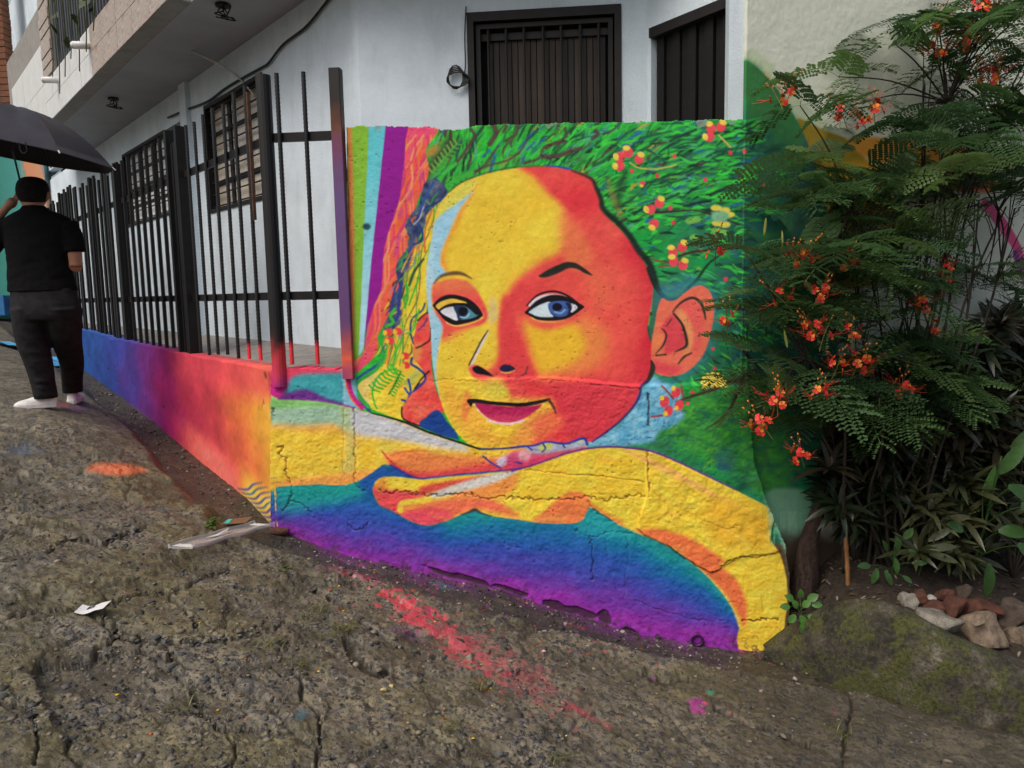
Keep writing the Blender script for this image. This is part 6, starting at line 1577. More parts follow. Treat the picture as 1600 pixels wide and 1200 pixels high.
for (u, v, off, nf) in tips:
    p = at_depth(u, v, wallY(u) - off)
    h = HP[int(np.argmin([np.linalg.norm(p - q) for q in HP]))]
    mid = h + (p - h) * .5 + np.array([r.normal(0, .02), r.normal(0, .02), .05])
    tw.tube(catmull([h, mid, p], 5), np.linspace(.006, .003, 11), 5)
    g = greens[r.choice(5, p=[.3, .3, .2, .13, .07])]
    a0 = r.uniform(0, 6.28)
    for k in range(nf):
        az = a0 + 2 * math.pi * k / nf + r.normal(0, .25); el = r.uniform(-.05, .75)
        d = np.array([math.cos(az) * math.cos(el), math.sin(az) * math.cos(el) - .25, math.sin(el)])
        cl.put(FR[r.integers(8)], p, basis(d, roll=r.normal(0, .45)), r.uniform(.55, 1.15), g * r.uniform(.6, 1.3))
tw.build('trunk', m_bark, SHR, smooth=True)
cl.build('crown', m_leaf, SHR, False)
# flower clusters
m_red = simple_mat('red_petal', (.80, .045, .035), .5, .2, 40); m_org = simple_mat('orange_petal', (.88, .27, .03), .5, .2, 40); m_bud = simple_mat('flower_stalk', (.14, .15, .03), .6)
def cluster(seed, nfl):
    r = np.random.default_rng(seed); b = MB()
    b.tube(catmull([(0, 0, -.09), (.004, 0, -.03), (0, .004, .05)], 4), .0022, 5, mi=2)
    for k in range(nfl):
        az = 2.4 * k + r.normal(0, .3); hgt = -.035 + .075 * k / nfl; rad = .030 + .016 * r.random() - .010 * k / nfl
        c = np.array([math.cos(az) * rad, math.sin(az) * rad, hgt]); out = np.array([math.cos(az), math.sin(az), .35]); out /= np.linalg.norm(out)
        b.tube([(0, 0, hgt - .02), c], .0011, 4, mi=2)
        B = basis(out)
        for q in range(5):
            pa = 2 * math.pi * q / 5 + r.normal(0, .15); rr = .019 * r.uniform(.85, 1.15)
            e = B[1] * math.cos(pa) + B[2] * math.sin(pa); w = B[1] * -math.sin(pa) + B[2] * math.cos(pa)
            P = [c, c + e * rr * .45 + w * rr * .32 + out * .004, c + e * rr * .95 + w * rr * .50 + out * r.uniform(-.004, .008), c + e * rr * 1.12 + out * .002, c + e * rr * .95 - w * rr * .50 + out * r.uniform(-.004, .008), c + e * rr * .45 - w * rr * .32 + out * .004]
            b.add(P, [(0, 1, 2, 3), (0, 3, 4, 5)], 1 if (q == 0 or (k % 3 == 0 and q < 3)) else 0)
        for q in range(4):
            dd = out * .05 + r.normal(0, .012, 3); b.tube([c, c + dd * .6, c + dd + np.array([0, 0, .008])], .0008, 3, False, 0)
    for k in range(5):
        az = r.uniform(0, 6.28); c = np.array([math.cos(az) * .018, math.sin(az) * .018, .05 + .012 * k]); b.tube([(0, 0, .03 + .008 * k), c], .0009, 3, mi=2); b.tube([c, c + (0, 0, .006), c + (0, 0, .012)], [.002, .0045, .001], 6, mi=1)
    return mesh('flower_cluster', b.V, b.F, True, b.m)
CLM = [cluster(5, 7), cluster(6, 5), cluster(8, 9), cluster(9, 3)]
fl = [(1212, 148, .45, 3), (1237, 140, .4, 3), (1366, 170, .45, 1), (1313, 176, .4, 3), (1345, 185, .42, 3), (1465, 75, .6, 1), (1470, 36, .6, 3), (1508, 62, .6, 1), (1532, 8, .7, 2), (1515, 52, .62, 3), (1545, 118, .6, 1), (1525, 118, .6, 3), (1244, 400, .6, 1), (1263, 398, .6, 3), (1325, 404, .6, 1), (1281, 456, .7, 0), (1216, 464, .6, 3), (1268, 512, .75, 0), (1330, 518, .75, 3), (1309, 568, .78, 1), (1346, 565, .8, 0), (1411, 604, .8, 1), (1281, 610, .8, 1), (1212, 620, .75, 0), (1188, 661, .7, 1), (1250, 708, .75, 1), (1444, 474, .7, 0), (1462, 510, .7, 3), (1480, 424, .55, 1), (1136, 496, .45, 3), (1120, 385, .4, 3), (1290, 520, .76, 3), (1560, 112, .7, 3)]
for i, (u, v, off, k) in enumerate(fl):
    p = at_depth(u, v, wallY(u) - off - .06)
    o = link('flower_cluster', CLM[k], [m_red, m_org, m_bud], SHR, p, (random.uniform(-.7, .2), random.uniform(-.5, .5), random.uniform(0, 6)))
    s = random.uniform(.95, 1.2); o.scale = (s, s, s)
m_pod = simple_mat('seed_pod', (.22, .25, .05), .5)
pod = MB(); pod.loft([[(w * math.cos(a), .003 * math.sin(a), z) for a in np.linspace(0, 2 * math.pi, 8, endpoint=False)] for z, w in ((0, .001), (-.015, .006), (-.04, .0085), (-.07, .008), (-.088, .004), (-.095, .0008))]); podm = mesh('seed_pod', pod.V, pod.F, True)
for u, v, off in ((1197, 340, .4), (1222, 360, .4), (1225, 515, .7), (1584, 5, .8), (1310, 290, .4), (1500, 560, .6), (1374, 622, .7)):
    link('seed_pod', podm, m_pod, SHR, at_depth(u, v, wallY(u) - off), (random.uniform(-.3, .3), random.uniform(-.3, .3), random.uniform(0, 3)))

# dark narrow-leaved shrubs under and right of it
LN = leaf_tmpl(.17, .030, .35, .25, 4); LN2 = leaf_tmpl(.20, .036, .55, .25, 4)
def dark_shrub(label, area, n, lo, hi, root_u, cols, seed, lw=(LN, LN2)):
    rr = np.random.default_rng(seed); rt = soil_at(root_u, .6)
    T = thing('dark_leaf_shrub', label, 'shrub', rt, 'dark narrow-leaved shrubs in the bed'); c = Cloud(); st = MB()
    area = np.array(area, float); k = 0
    while k < n:
        u, v = rr.uniform(area[:, 0].min(), area[:, 0].max()), rr.uniform(area[:, 1].min(), area[:, 1].max()); ins = False
        for i in range(len(area)):
            a, d = area[i], area[(i + 1) % len(area)]
            if (a[1] > v) != (d[1] > v) and u < (d[0] - a[0]) * (v - a[1]) / (d[1] - a[1]) + a[0]: ins = not ins
        if not ins: continue
        k += 1
        p = at_depth(u, v, wallY(min(u, 1900)) - rr.uniform(lo, hi)); ax = np.array([rr.normal(0, .35), rr.normal(-.35, .3), 1.0]); ax /= np.linalg.norm(ax); B = basis(ax)
        if k % 4 == 0: st.tube(catmull([rt, rt + (p - rt) * .6 + np.array([0, 0, .05]), p], 4), np.linspace(.010, .004, 9), 5)
        g = cols[rr.integers(len(cols))]
        for q in range(15):
            az = 2.4 * q + rr.normal(0, .2); el = 1.25 - 1.25 * q / 15 + rr.normal(0, .12)
            d = B[0] * math.sin(el) + (B[1] * math.cos(az) + B[2] * math.sin(az)) * math.cos(el)
            c.put(lw[rr.integers(2)], p, basis(d, ax), rr.uniform(.75, 1.15), g * rr.uniform(.6, 1.35))
    st.build('stem', m_bark, T, smooth=True); c.build('foliage', m_leaf2, T)
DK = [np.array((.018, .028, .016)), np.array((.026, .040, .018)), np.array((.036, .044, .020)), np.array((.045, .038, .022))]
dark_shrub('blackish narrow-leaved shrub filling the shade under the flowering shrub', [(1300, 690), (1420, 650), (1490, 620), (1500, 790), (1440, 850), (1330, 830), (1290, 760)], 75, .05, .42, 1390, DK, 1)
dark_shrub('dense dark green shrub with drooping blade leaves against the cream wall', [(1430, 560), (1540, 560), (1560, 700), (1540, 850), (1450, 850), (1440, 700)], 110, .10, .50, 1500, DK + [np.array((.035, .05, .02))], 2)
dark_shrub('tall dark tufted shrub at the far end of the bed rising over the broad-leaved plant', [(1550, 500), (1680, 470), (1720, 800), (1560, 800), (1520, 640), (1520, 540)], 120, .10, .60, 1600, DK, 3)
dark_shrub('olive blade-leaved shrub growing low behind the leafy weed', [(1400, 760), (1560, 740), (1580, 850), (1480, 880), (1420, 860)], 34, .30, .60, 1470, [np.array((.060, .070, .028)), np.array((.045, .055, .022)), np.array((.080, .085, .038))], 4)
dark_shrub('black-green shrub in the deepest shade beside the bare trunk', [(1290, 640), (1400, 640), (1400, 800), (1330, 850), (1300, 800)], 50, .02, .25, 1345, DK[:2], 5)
# broad-leaved plants
m_br = leaf_mat('broad_leaf', .3, .15)
def leafy(name, label, cat, root, leaves, group=None, stemr=.006, col=(.05, .12, .03)):
    """each leaf its own part: (u, v, depth, length m, width ratio, direction in picture degrees, tone)"""
    T = thing(name, label, cat, root, group); st = MB()
    pts_ = np.array([at_depth(l[0], l[1], l[2]) for l in leaves]); top_ = pts_.mean(0); top_[2] = pts_[:, 2].max() - .02
    st.tube(catmull([root - (0, 0, .02), root + (top_ - root) * .5 + np.array([.01, 0, 0]), top_], 5), np.linspace(stemr, stemr * .45, 11), 6)
    for (u, v, Y, L, wr, ang, tone), p in zip(leaves, pts_):
        a = math.radians(ang); L = L * 1.35
        d = np.array([math.cos(a), -.35, math.sin(a)]); tm = leaf_tmpl(1.0, wr, .25, .22, 6)
        V = tm[0] * L @ basis(d, np.array([.1, -.8, .55])) + p
        me = mesh('leaf', V - WLOC[T], tm[1], True, None, np.tile(np.array(col) * tone, (len(V), 1)), 'paint'); link('leaf', me, m_br, T)
        f_ = np.clip((p[2] - root[2]) / max(top_[2] - root[2], .02) - .25, .05, 1); q0 = root + (top_ - root) * f_
        st.tube(catmull([q0, q0 + (p - q0) * .6 + np.array([0, 0, .012]), p + d * L * .05], 4), np.linspace(stemr * .5, stemr * .3, 9), 5)
    st.build('stem', simple_mat(name + '_stem', tuple(np.array(col) * .9), .6), T, smooth=True)
rt = soil_at(1530, .55)
leafy('broad_leaf_plant', 'upright plant with big paddle leaves and pale green stalks in the bed', 'plant', rt, [(1535, 775, 4.35, .14, .30, 75, 1.6), (1560, 740, 4.3, .17, .35, 60, 1.2), (1575, 760, 4.2, .20, .42, -25, .7), (1560, 830, 4.2, .12, .5, 5, .8), (1590, 850, 4.15, .18, .45, -40, .8), (1505, 828, 4.3, .085, .62, 150, 1.1), (1545, 880, 4.1, .14, .36, -95, .6), (1580, 700, 4.35, .16, .35, 45, .8), (1595, 790, 4.1, .20, .5, -10, .7)], None, .010)
rt = soil_at(1402, .35)
leafy('leafy_weed', 'bright green weed with pointed leaves growing beside the bamboo stake', 'weed', rt, [(1403, 860, 4.3, .07, .5, 100, 1.3), (1412, 842, 4.3, .06, .55, 60, 1.4), (1420, 858, 4.3, .07, .45, -45, 1.2), (1398, 872, 4.25, .07, .42, -80, 1.2), (1386, 862, 4.3, .06, .4, 110, .9), (1370, 888, 4.25, .07, .45, -110, 1.1), (1382, 892, 4.22, .07, .42, -60, 1.0), (1360, 884, 4.25, .06, .5, 170, .9), (1410, 900, 4.22, .05, .45, -30, 1.0), (1425, 880, 4.25, .06, .4, 10, 1.0)])
rt = soil_at(1448, .45)
leafy('pale_leaf_plant', 'olive striped leaf plant between the leafy weed and the paddle leaf plant', 'plant', rt, [(1448, 858, 4.3, .12, .3, 15, .9), (1450, 845, 4.3, .11, .3, 40, .8), (1452, 866, 4.28, .12, .3, -8, 1.0), (1446, 835, 4.32, .11, .28, 75, .7), (1470, 815, 4.35, .12, .3, 20, .7)], None, .005, (.085, .10, .04))
rt = ground_hit(1250, 990); rt[1] += .0
rt = at_depth(1248, 975, 4.28)
leafy('corner_weed', 'small bright green weed sprouting where the wall meets the kerb', 'weed', rt, [(1246, 950, 4.26, .045, .7, 120, 1.5), (1254, 948, 4.26, .045, .7, 50, 1.6), (1262, 938, 4.26, .05, .7, 40, 1.4), (1240, 938, 4.27, .05, .65, 140, 1.4), (1250, 962, 4.24, .05, .7, -60, 1.5), (1242, 960, 4.24, .045, .7, -130, 1.4), (1252, 975, 4.22, .04, .7, -85, 1.3), (1262, 962, 4.24, .05, .7, -20, 1.5), (1234, 948, 4.25, .045, .7, 170, 1.4), (1268, 945, 4.26, .045, .7, 10, 1.4), (1250, 935, 4.28, .045, .7, 90, 1.3)], None, .003, (.06, .15, .03))
# ------------------------------------------------------------------ man under an umbrella
def remeshed(mb, voxel, smooth=6, name='body'):
    me = mesh('tmp', mb.V, mb.F); o = bpy.data.objects.new('tmp', me); COL.objects.link(o)
    md = o.modifiers.new('r', 'REMESH'); md.mode = 'VOXEL'; md.voxel_size = voxel; md.use_smooth_shade = True
    sm = o.modifiers.new('s', 'SMOOTH'); sm.iterations = smooth; sm.factor = .5
    dg = bpy.context.evaluated_depsgraph_get(); res = bpy.data.meshes.new_from_object(o.evaluated_get(dg)); res.name = name
    bpy.data.objects.remove(o); return res
YP = 5.8; KP_ = YP / F
def Pp(u, v, dy=0.0): return at_depth(u, v, YP + dy)
def ring(c, hw, hd, n=20, tilt=0.0): return [np.array(c) + np.array([hw * math.cos(a), hd * math.sin(a), tilt * math.cos(a)]) for a in np.linspace(0, 2 * math.pi, n, endpoint=False)]
def limb(mb, pts, rad, n=12): mb.tube(catmull(pts, 6), np.interp(np.linspace(0, 1, (len(pts) - 1) * 6 + 1), np.linspace(0, 1, len(rad)), rad), n)
HL_, TL_, HR_, TR_ = ground_hit(90, 641), ground_hit(57, 637), ground_hit(112, 630), ground_hit(136, 621)
ANK_ = [h + (t - h) / np.linalg.norm(t - h) * .07 + np.array([0, 0, .10]) for h, t in ((HL_, TL_), (HR_, TR_))]
foot = Pp(76, 641); gzp = float(ground_z(np.array([foot[0]]), np.array([foot[1]]))[0][0])
MAN = thing('person', 'man in black T-shirt and dark jeans walking away, one hand at his ear', 'person', (foot[0], foot[1], gzp))
b = MB()
hd_ = [(279, 6, .03), (281, 13, .06), (285, 18, .08), (292, 21.5, .094), (300, 22.5, .098), (308, 21.5, .094), (315, 18, .082), (321, 14.5, .066), (327, 13.5, .062), (336, 16, .062)]
b.loft([ring(Pp(51 + .1 * (v - 300) * .5, v, .02 if v < 318 else .0), w * KP_, d) for v, w, d in hd_])
for s_, u0 in ((-1, 28.5), (1, 74)):                                # ears
    b.tube([Pp(u0, 300, .02), Pp(u0 + s_ * 1.2, 306, .02), Pp(u0 - s_ * .5, 313, .02)], [.016, .020, .010], 8)
b.tube([Pp(51, 300, .10), Pp(51, 308, .125), Pp(51, 311, .11)], [.02, .016, .012], 8)        # nose, away from view
b.loft([ring(Pp(u, v), w * KP_, d) for u, v, w, d in ((52, 330, 16, .06), (56, 342, 36, .07), (58, 352, 42, .075), (61, 410, 38, .08), (64, 450, 40, .085), (72, 480, 42, .09), (73, 500, 30, .08))])
limb(b, [Pp(12, 350), Pp(-10, 378, -.02), Pp(-28, 396, -.02)], [.052, .046, .042]); limb(b, [Pp(-28, 396, -.02), Pp(-12, 352, -.03), Pp(10, 325, .0)], [.042, .038, .027])
limb(b, [Pp(108, 350), Pp(116, 390), Pp(119, 416, .0)], [.054, .050, .046]); limb(b, [Pp(119, 416, .0), Pp(104, 408, .16), Pp(62, 392, .34)], [.046, .042, .028])
# left hand at the ear: palm, four bent fingers, thumb
pal = [Pp(10, 325, .0), Pp(17, 318, .01), Pp(22, 313, .02)]; limb(b, pal, [.026, .036, .034], 10)
for k, (du, dv, dy) in enumerate(((28, 303, .03), (29.5, 307, .035), (29.5, 311, .04), (28, 315, .045))):
    limb(b, [Pp(21, 311 + k * 2.0, .02), Pp(25, 304 + k * 2.8, .005 + .01 * k), Pp(du, dv, dy)], [.0105, .0095, .008], 8)
limb(b, [Pp(15, 322, .02), Pp(21, 323, .04), Pp(26, 320, .05)], [.012, .011, .009], 8)
# right hand round the umbrella shaft
SH0 = Pp(57, 395, .38)
limb(b, [Pp(64, 392, .33), Pp(58, 391, .37)], [.028, .034], 10)
for k in range(4):
    c = SH0 + np.array([0, 0, .035 - .022 * k]); limb(b, [c + (.03, -.02, 0), c + (.0, -.034, 0), c + (-.028, -.006, 0), c + (-.012, .022, 0)], [.0105, .010, .009, .008], 8)
limb(b, [SH0 + (.03, .0, .03), SH0 + (.012, .03, .04), SH0 + (-.015, .028, .045)], [.012, .011, .009], 8)
for l, an in ((((47, 484), (50, 530), (60, 566)), ANK_[0]), (((99, 484), (104, 530), (112, 566)), ANK_[1])):
    kn = Pp(*l[2], (an[1] - YP) * .55); limb(b, [Pp(*l[0]), Pp(*l[1], (an[1] - YP) * .2), kn, kn + (an - kn) * .6, an - (0, 0, .03)], [.060, .045, .038, .034, .032])
me = remeshed(b, .0075, 4, 'body'); me.transform(Matrix.Translation(Vector(-WLOC[MAN])))
m_skin = simple_mat('skin', (.36, .17, .105), .55, .12, 8, .1, 80, .001)
BODY = link('body', me, m_skin, MAN)
# hair: close-cropped cap
b = MB(); b.loft([ring(Pp(51 + .05 * (v - 300), v, .010 + dd), w * KP_, d) for v, w, d, dd in ((276.5, 6, .035, .01), (278.2, 13, .066, .01), (282, 18.5, .087, .01), (288, 21.8, .098, .006), (295, 23.2, .103, .002), (302, 23.2, .102, .0), (308, 21.8, .097, -.002), (313, 18.8, .086, -.004), (317, 15.0, .070, -.008), (319, 11, .055, -.010))])
me = remeshed(b, .008, 3, 'hair'); me.transform(Matrix.Translation(Vector(-WLOC[MAN]))); link('hair', me, simple_mat('black_hair', (.012, .010, .009), .75, .5, 40, 1.0, 240, .010, spec=.2), MAN)
# T-shirt
b = MB()
b.loft([ring(Pp(u, v), w * KP_, d, 24) for u, v, w, d in ((52, 321, 15.5, .076), (53, 327, 19, .084), (55, 333, 34, .10), (57, 340, 48, .115), (58, 352, 54, .125), (60, 378, 51, .135), (61, 410, 48, .135), (63, 435, 49.5, .14), (65, 447, 51.5, .145), (66, 456, 52.5, .148))])
limb(b, [Pp(14, 348), Pp(-6, 374, -.02), Pp(-18, 388, -.02)], [.070, .072, .074], 14); limb(b, [Pp(104, 348), Pp(114, 375), Pp(117, 394)], [.070, .073, .075], 14)
me = remeshed(b, .010, 5, 'shirt')
co = np.empty(len(me.vertices) * 3, np.float32); me.vertices.foreach_get('co', co); co = co.reshape(-1, 3)
w_ = sstep(2.5, 1.6, co[:, 2]); co[:, 1] -= (.016 * fbm(co[:, 0] * 7 + co[:, 2] * 4, co[:, 2] * 17 - co[:, 0] * 6, 601, 3) * (.4 + w_) - .006); co -= WLOC[MAN].astype(np.float32); me.vertices.foreach_set('co', co.ravel())
SHIRT = link('shirt', me, simple_mat('black_cotton', (.006, .006, .007), .95, .15, 30, .4, 400, .001, spec=.12), MAN)
# jeans
b = MB()
b.loft([ring(Pp(u, v), w * KP_, d, 24) for u, v, w, d in ((65, 440, 47, .13), (68, 455, 49, .136), (71, 475, 52, .145), (72, 490, 51.5, .14), (73, 500, 46, .12))])
for l, rad, an in ((((47, 482), (50, 530), (60, 566)), (26.5, 22.5, 19.5, 17, 16.5), ANK_[0]), (((99, 482), (104, 530), (112, 566)), (26.5, 21.5, 18, 16, 15.5), ANK_[1])):
    kn = Pp(*l[2], (an[1] - YP) * .55); q = catmull([Pp(*l[0]), Pp(*l[1], (an[1] - YP) * .2), kn, kn + (an - kn) * .6, an - (0, 0, .015)], 7); rr = np.interp(np.linspace(0, 1, len(q)), np.linspace(0, 1, 5), rad)
    b.loft([ring(c, w * KP_, w * KP_ * 1.12, 20) for c, w in zip(q, rr)])
me = remeshed(b, .010, 4, 'jeans')
co = np.empty(len(me.vertices) * 3, np.float32); me.vertices.foreach_get('co', co); co = co.reshape(-1, 3)
zz_ = co[:, 2] - gzp; low = sstep(.75, .05, zz_)
dd = (.022 * fbm(co[:, 0] * 9 + co[:, 2] * 6, co[:, 2] * 22, 611, 3)) * (.45 + low); co[:, 1] -= dd; co[:, 0] += dd * .5; co -= WLOC[MAN].astype(np.float32); me.vertices.foreach_set('co', co.ravel())
JE = link('jeans', me, simple_mat('black_denim', (.024, .024, .026), .9, .3, 12, .5, 350, .001, 0, (.012, .012, .013), spec=.15), MAN)
# trainers
m_shoe = simple_mat('white_trainer', (.80, .80, .79), .6, .15, 20, .3, 120, .002); m_sole = simple_mat('pale_sole', (.72, .71, .69), .6, .15)
for heel, toe in ((HL_, TL_), (HR_, TR_)):
    ax = toe - heel; ax[2] = 0; L = .285; ax /= np.linalg.norm(ax); sd_ = np.array([-ax[1], ax[0], 0]); g = float(ground_z(np.array([(heel + ax * .14)[0]]), np.array([(heel + ax * .14)[1]]))[0][0]) + .012
    h0 = np.array([heel[0], heel[1], g])
    def srings(tb):
        out = []
        for f, w, h in tb:
            c = h0 + ax * L * f; out.append([c + sd_ * w * math.cos(a) + np.array([0, 0, 1]) * (h * max(0, math.sin(a)) ** .7 if math.sin(a) > 0 else 0) for a in np.linspace(0, 2 * math.pi, 18, endpoint=False)])
        return out
    b = MB(); b.loft(srings([(-.02, .022, .06), (.02, .036, .095), (.15, .040, .105), (.32, .040, .095), (.5, .043, .075), (.7, .048, .058), (.88, .042, .045), (1.0, .020, .025)])); up = remeshed(b, .007, 4, 'trainer'); up.transform(Matrix.Translation(Vector(-WLOC[MAN]))); T_ = link('trainer', up, m_shoe, MAN)
    b = MB(); q = []
    for f, w in ((-.035, .02), (.0, .038), (.15, .043), (.35, .042), (.5, .046), (.7, .051), (.88, .046), (1.01, .024)):
        q.append((f, w))
    rim = [h0 + ax * L * f + sd_ * w for f, w in q] + [h0 + ax * L * f - sd_ * w for f, w in q[::-1]]; n_ = len(rim)
    b.add([p - (0, 0, .012) for p in rim] + [p + (0, 0, .016) for p in rim], [tuple(range(n_ - 1, -1, -1)), tuple(range(n_, 2 * n_))] + [(i, (i + 1) % n_, n_ + (i + 1) % n_, n_ + i) for i in range(n_)]); b.build('sole', m_sole, T_)

# umbrella
RC = at_depth(20, 236, 5.72); UR = .675; UH = .315
tilt = Matrix.Rotation(.17, 3, 'Y') @ Matrix.Rotation(-.03, 3, 'X')
def ul(p): return RC + np.array(tilt @ Vector(p))
apex = ul((0, 0, UH)); 
UMB = thing('umbrella', 'open black umbrella held over the man in black', 'umbrella', SH0)
m_umb = simple_mat('umbrella_cloth', (.034, .034, .046), .55, .15, 10, .1, 300, .0005, spec=.5); m_umb2 = simple_mat('umbrella_lining', (.008, .008, .009), .8)
def canopy(t, a, ph):
    k = (a - ph) / (math.pi / 4); fr = abs((k % 1) - .5) * 2           # 1 at ribs, 0 mid panel
    r_ = UR * t * (1 - .055 * (1 - fr ** 2) * t); z = UH * (1 - t ** 2.1) - .02 * (1 - fr) * math.sin(math.pi * t)
    return (r_ * math.cos(a), r_ * math.sin(a), z)
PH = .18
for pnl in range(8):
    V, Fq = [], []; na, nt_ = 9, 12
    for i in range(nt_ + 1):
        for j in range(na): V.append(ul(canopy(.02 + .98 * i / nt_, PH + (pnl + j / (na - 1)) * math.pi / 4, PH)))
    for i in range(nt_):
        for j in range(na - 1): Fq.append((i * na + j, (i + 1) * na + j, (i + 1) * na + j + 1, i * na + j + 1))
    n0 = len(V); up_ = np.array(tilt @ Vector((0, 0, 1)))
    V2 = V + [p - up_ * .004 for p in V]; F2 = Fq + [tuple(i + n0 for i in f[::-1]) for f in Fq]
    e = [(nt_ * na + j, nt_ * na + j + 1, n0 + nt_ * na + j + 1, n0 + nt_ * na + j) for j in range(na - 1)]
    b = MB(); b.add(V2, F2 + e); b.m = [0] * len(Fq) + [1] * len(Fq) + [0] * len(e); b.build('canopy_panel', [m_umb, m_umb2], UMB, smooth=True)
m_met = simple_mat('umbrella_steel', (.05, .05, .055), .35, .1, metal=.6)
for pnl in range(8):
    a = PH + pnl * math.pi / 4; b = MB(); b.tube([ul(np.array(canopy(t, a, PH)) - (0, 0, .010)) for t in np.linspace(.04, 1.0, 10)], .003, 5); rib = b.build('rib', m_met, UMB)
    b = MB(); b.tube([ul(canopy(.99, a, PH)), ul(np.array(canopy(1.0, a, PH)) + (.018 * math.cos(a), .018 * math.sin(a), -.01))], .005, 6); b.build('rib_tip', simple_mat('rib_tip', (.6, .6, .6), .4) if pnl == 0 else bpy.data.materials['rib_tip'], rib)
b = MB(); b.tube([ul((0, 0, UH - .005)), ul((0, 0, 0)), SH0 + (0, 0, .05)], .007, 8); b.build('shaft', m_met, UMB)
b = MB(); b.tube([SH0 + (0, 0, .07), SH0, SH0 - (0, 0, .09)], [.013, .015, .013], 10); b.build('handle', m_umb2, UMB, smooth=True)
b = MB(); q = ul(canopy(1.0, PH + 6.55 * math.pi / 4, PH)); b.tube(catmull([q + (.01, 0, 0), q + (.012, 0, -.05), q + (.035, 0, -.07), q + (.055, 0, -.05), q + (.05, 0, 0)], 5), .004, 5); b.build('strap', m_umb2, UMB)

# ------------------------------------------------------------------ small things on the street
def on_ground(x, y): return np.array([x, y, float(ground_z(np.array([x]), np.array([y]))[0][0])])
c = ground_hit(52, 552); X, Y = np.meshgrid(np.linspace(-.42, .48, 46), np.linspace(-.22, .6, 40))
r2_ = np.hypot(X / .45, Y / .5); Z = .10 * (fbm(X * 4, Y * 4, 621, 4) + .35) * sstep(1.15, .3, r2_) + .07 * np.abs(fbm(X * 9, Y * 9, 625, 3)); gz2 = ground_z(X + c[0], Y + c[1])[0]
idx = np.arange(X.size).reshape(X.shape); Q = np.stack([idx[:-1, :-1], idx[:-1, 1:], idx[1:, 1:], idx[1:, :-1]], -1)
keep = (r2_[:-1, :-1] + .25 * fbm(X[:-1, :-1] * 5, Y[:-1, :-1] * 5, 629)) < .98
o = link('plastic_sheet', mesh('plastic_sheet', np.stack([X, Y, gz2 - c[2] + Z + .01], -1).reshape(-1, 3), Q[keep].reshape(-1, 4), True), simple_mat('blue_plastic', lin((90, 176, 226)), .35, .15, 8, spec=.6), None, c)
tag(o, 'crumpled light blue plastic sheet lying on the street beyond the man', 'sheet', None, 'thing')
# clear plastic tray
pA, pB = ground_hit(283, 878), ground_hit(414, 838); 
for _ in range(60):
    q = pA[None] + (pB - pA)[None] * np.linspace(-.02, 1.02, 30)[:, None]; over = max((ground_z(q[:, 0], q[:, 1] + e)[0] - q[:, 2]).max() for e in (-.04, 0, .04))
    if over < .0: break
    pA[2] += .004; pB[2] += .004
ax = pB - pA; L = np.linalg.norm(ax); ax /= L; sd_ = np.cross(np.array([0, 0, 1.0]), ax); sd_ /= np.linalg.norm(sd_); upv = np.cross(ax, sd_)
m, t, bs = new_mat('clear_plastic'); bs.inputs['Base Color'].default_value = (.72, .72, .70, 1); bs.inputs['Roughness'].default_value = .18; bs.inputs['Alpha'].default_value = .42; bs.inputs['Specular IOR Level'].default_value = .8
m_clear = m
TR = thing('plastic_tray', 'long empty clear plastic packaging strip lying in the gutter by the wall corner', 'packaging', (pA + pB) / 2)
b = MB(); W = .075
cs = [(-W, .0), (-W, .022), (-W * .86, .024), (-W * .80, .004), (W * .80, .004), (W * .86, .024), (W, .022), (W, .0)]
n_ = 24; V = []
for i in range(n_ + 1):
    f = i / n_
    for x, z in cs: V.append(pA + ax * L * f + sd_ * x + upv * (z + .003 * math.sin(f * 15 + x * 60)))
k = len(cs); b.add(V, [(i * k + j, i * k + j + 1, (i + 1) * k + j + 1, (i + 1) * k + j) for i in range(n_) for j in range(k - 1)] + [tuple(range(k)), tuple(n_ * k + j for j in range(k - 1, -1, -1))]); b.build('tray', m_clear, TR)
b = MB()
for f0 in (.015, .91):
    for i in range(6): q = pA + ax * L * (f0 + i * .014); b.tube([q - sd_ * W * .8 + upv * .009, q + sd_ * W * .8 + upv * .009], .0018, 4)
b.build('ribbing', m_clear, TR)
b = MB(); q = pA + ax * L * .46; b.add([q - ax * .12 + sd_ * .03 + upv * .012, q - ax * .05 - sd_ * .005 + upv * .016, q + ax * .06 + sd_ * .012 + upv * .016, q + ax * .12 + sd_ * .042 + upv * .03, q + sd_ * .036 + upv * .014], [(0, 1, 2, 3, 4)]); b.build('label', simple_mat('paper_label', (.6, .6, .6), .6), TR)
# paper scrap
c = ground_hit(148, 958); X, Y = np.meshgrid(np.linspace(-.062, .062, 12), np.linspace(-.034, .034, 8)); Z = .012 + .020 * (X / .06) ** 2 * (X > 0) + .006 * np.sin(X * 60) + .1 * Y
idx = np.arange(X.size).reshape(X.shape); Q = np.stack([idx[:-1, :-1], idx[:-1, 1:], idx[1:, 1:], idx[1:, :-1]], -1).reshape(-1, 4)
c = c + np.array([0, -.01, .012])
PS = thing('paper_scrap', 'small white torn paper scrap with a black printed mark on the road', 'paper', c)
link('sheet', mesh('sheet', np.stack([X, Y, Z], -1).reshape(-1, 3), Q, True), simple_mat('white_paper', (.70, .70, .70), .7, .05), PS)
b = MB()
for x0, x1, y0, y1 in ((-.030, -.022, .002, .028), (-.022, -.008, .020, .028), (-.022, -.008, .009, .014), (-.008, -.002, .010, .028)):
    f_ = lambda x, y: .0135 + .006 * math.sin(x * 60) + .1 * y
    b.add([c + (x, y, f_(x, y)) for x, y in ((x0, y0), (x1, y0), (x1, y1), (x0, y1))], [(0, 1, 2, 3)])
b.build('print', m_cabk, PS)
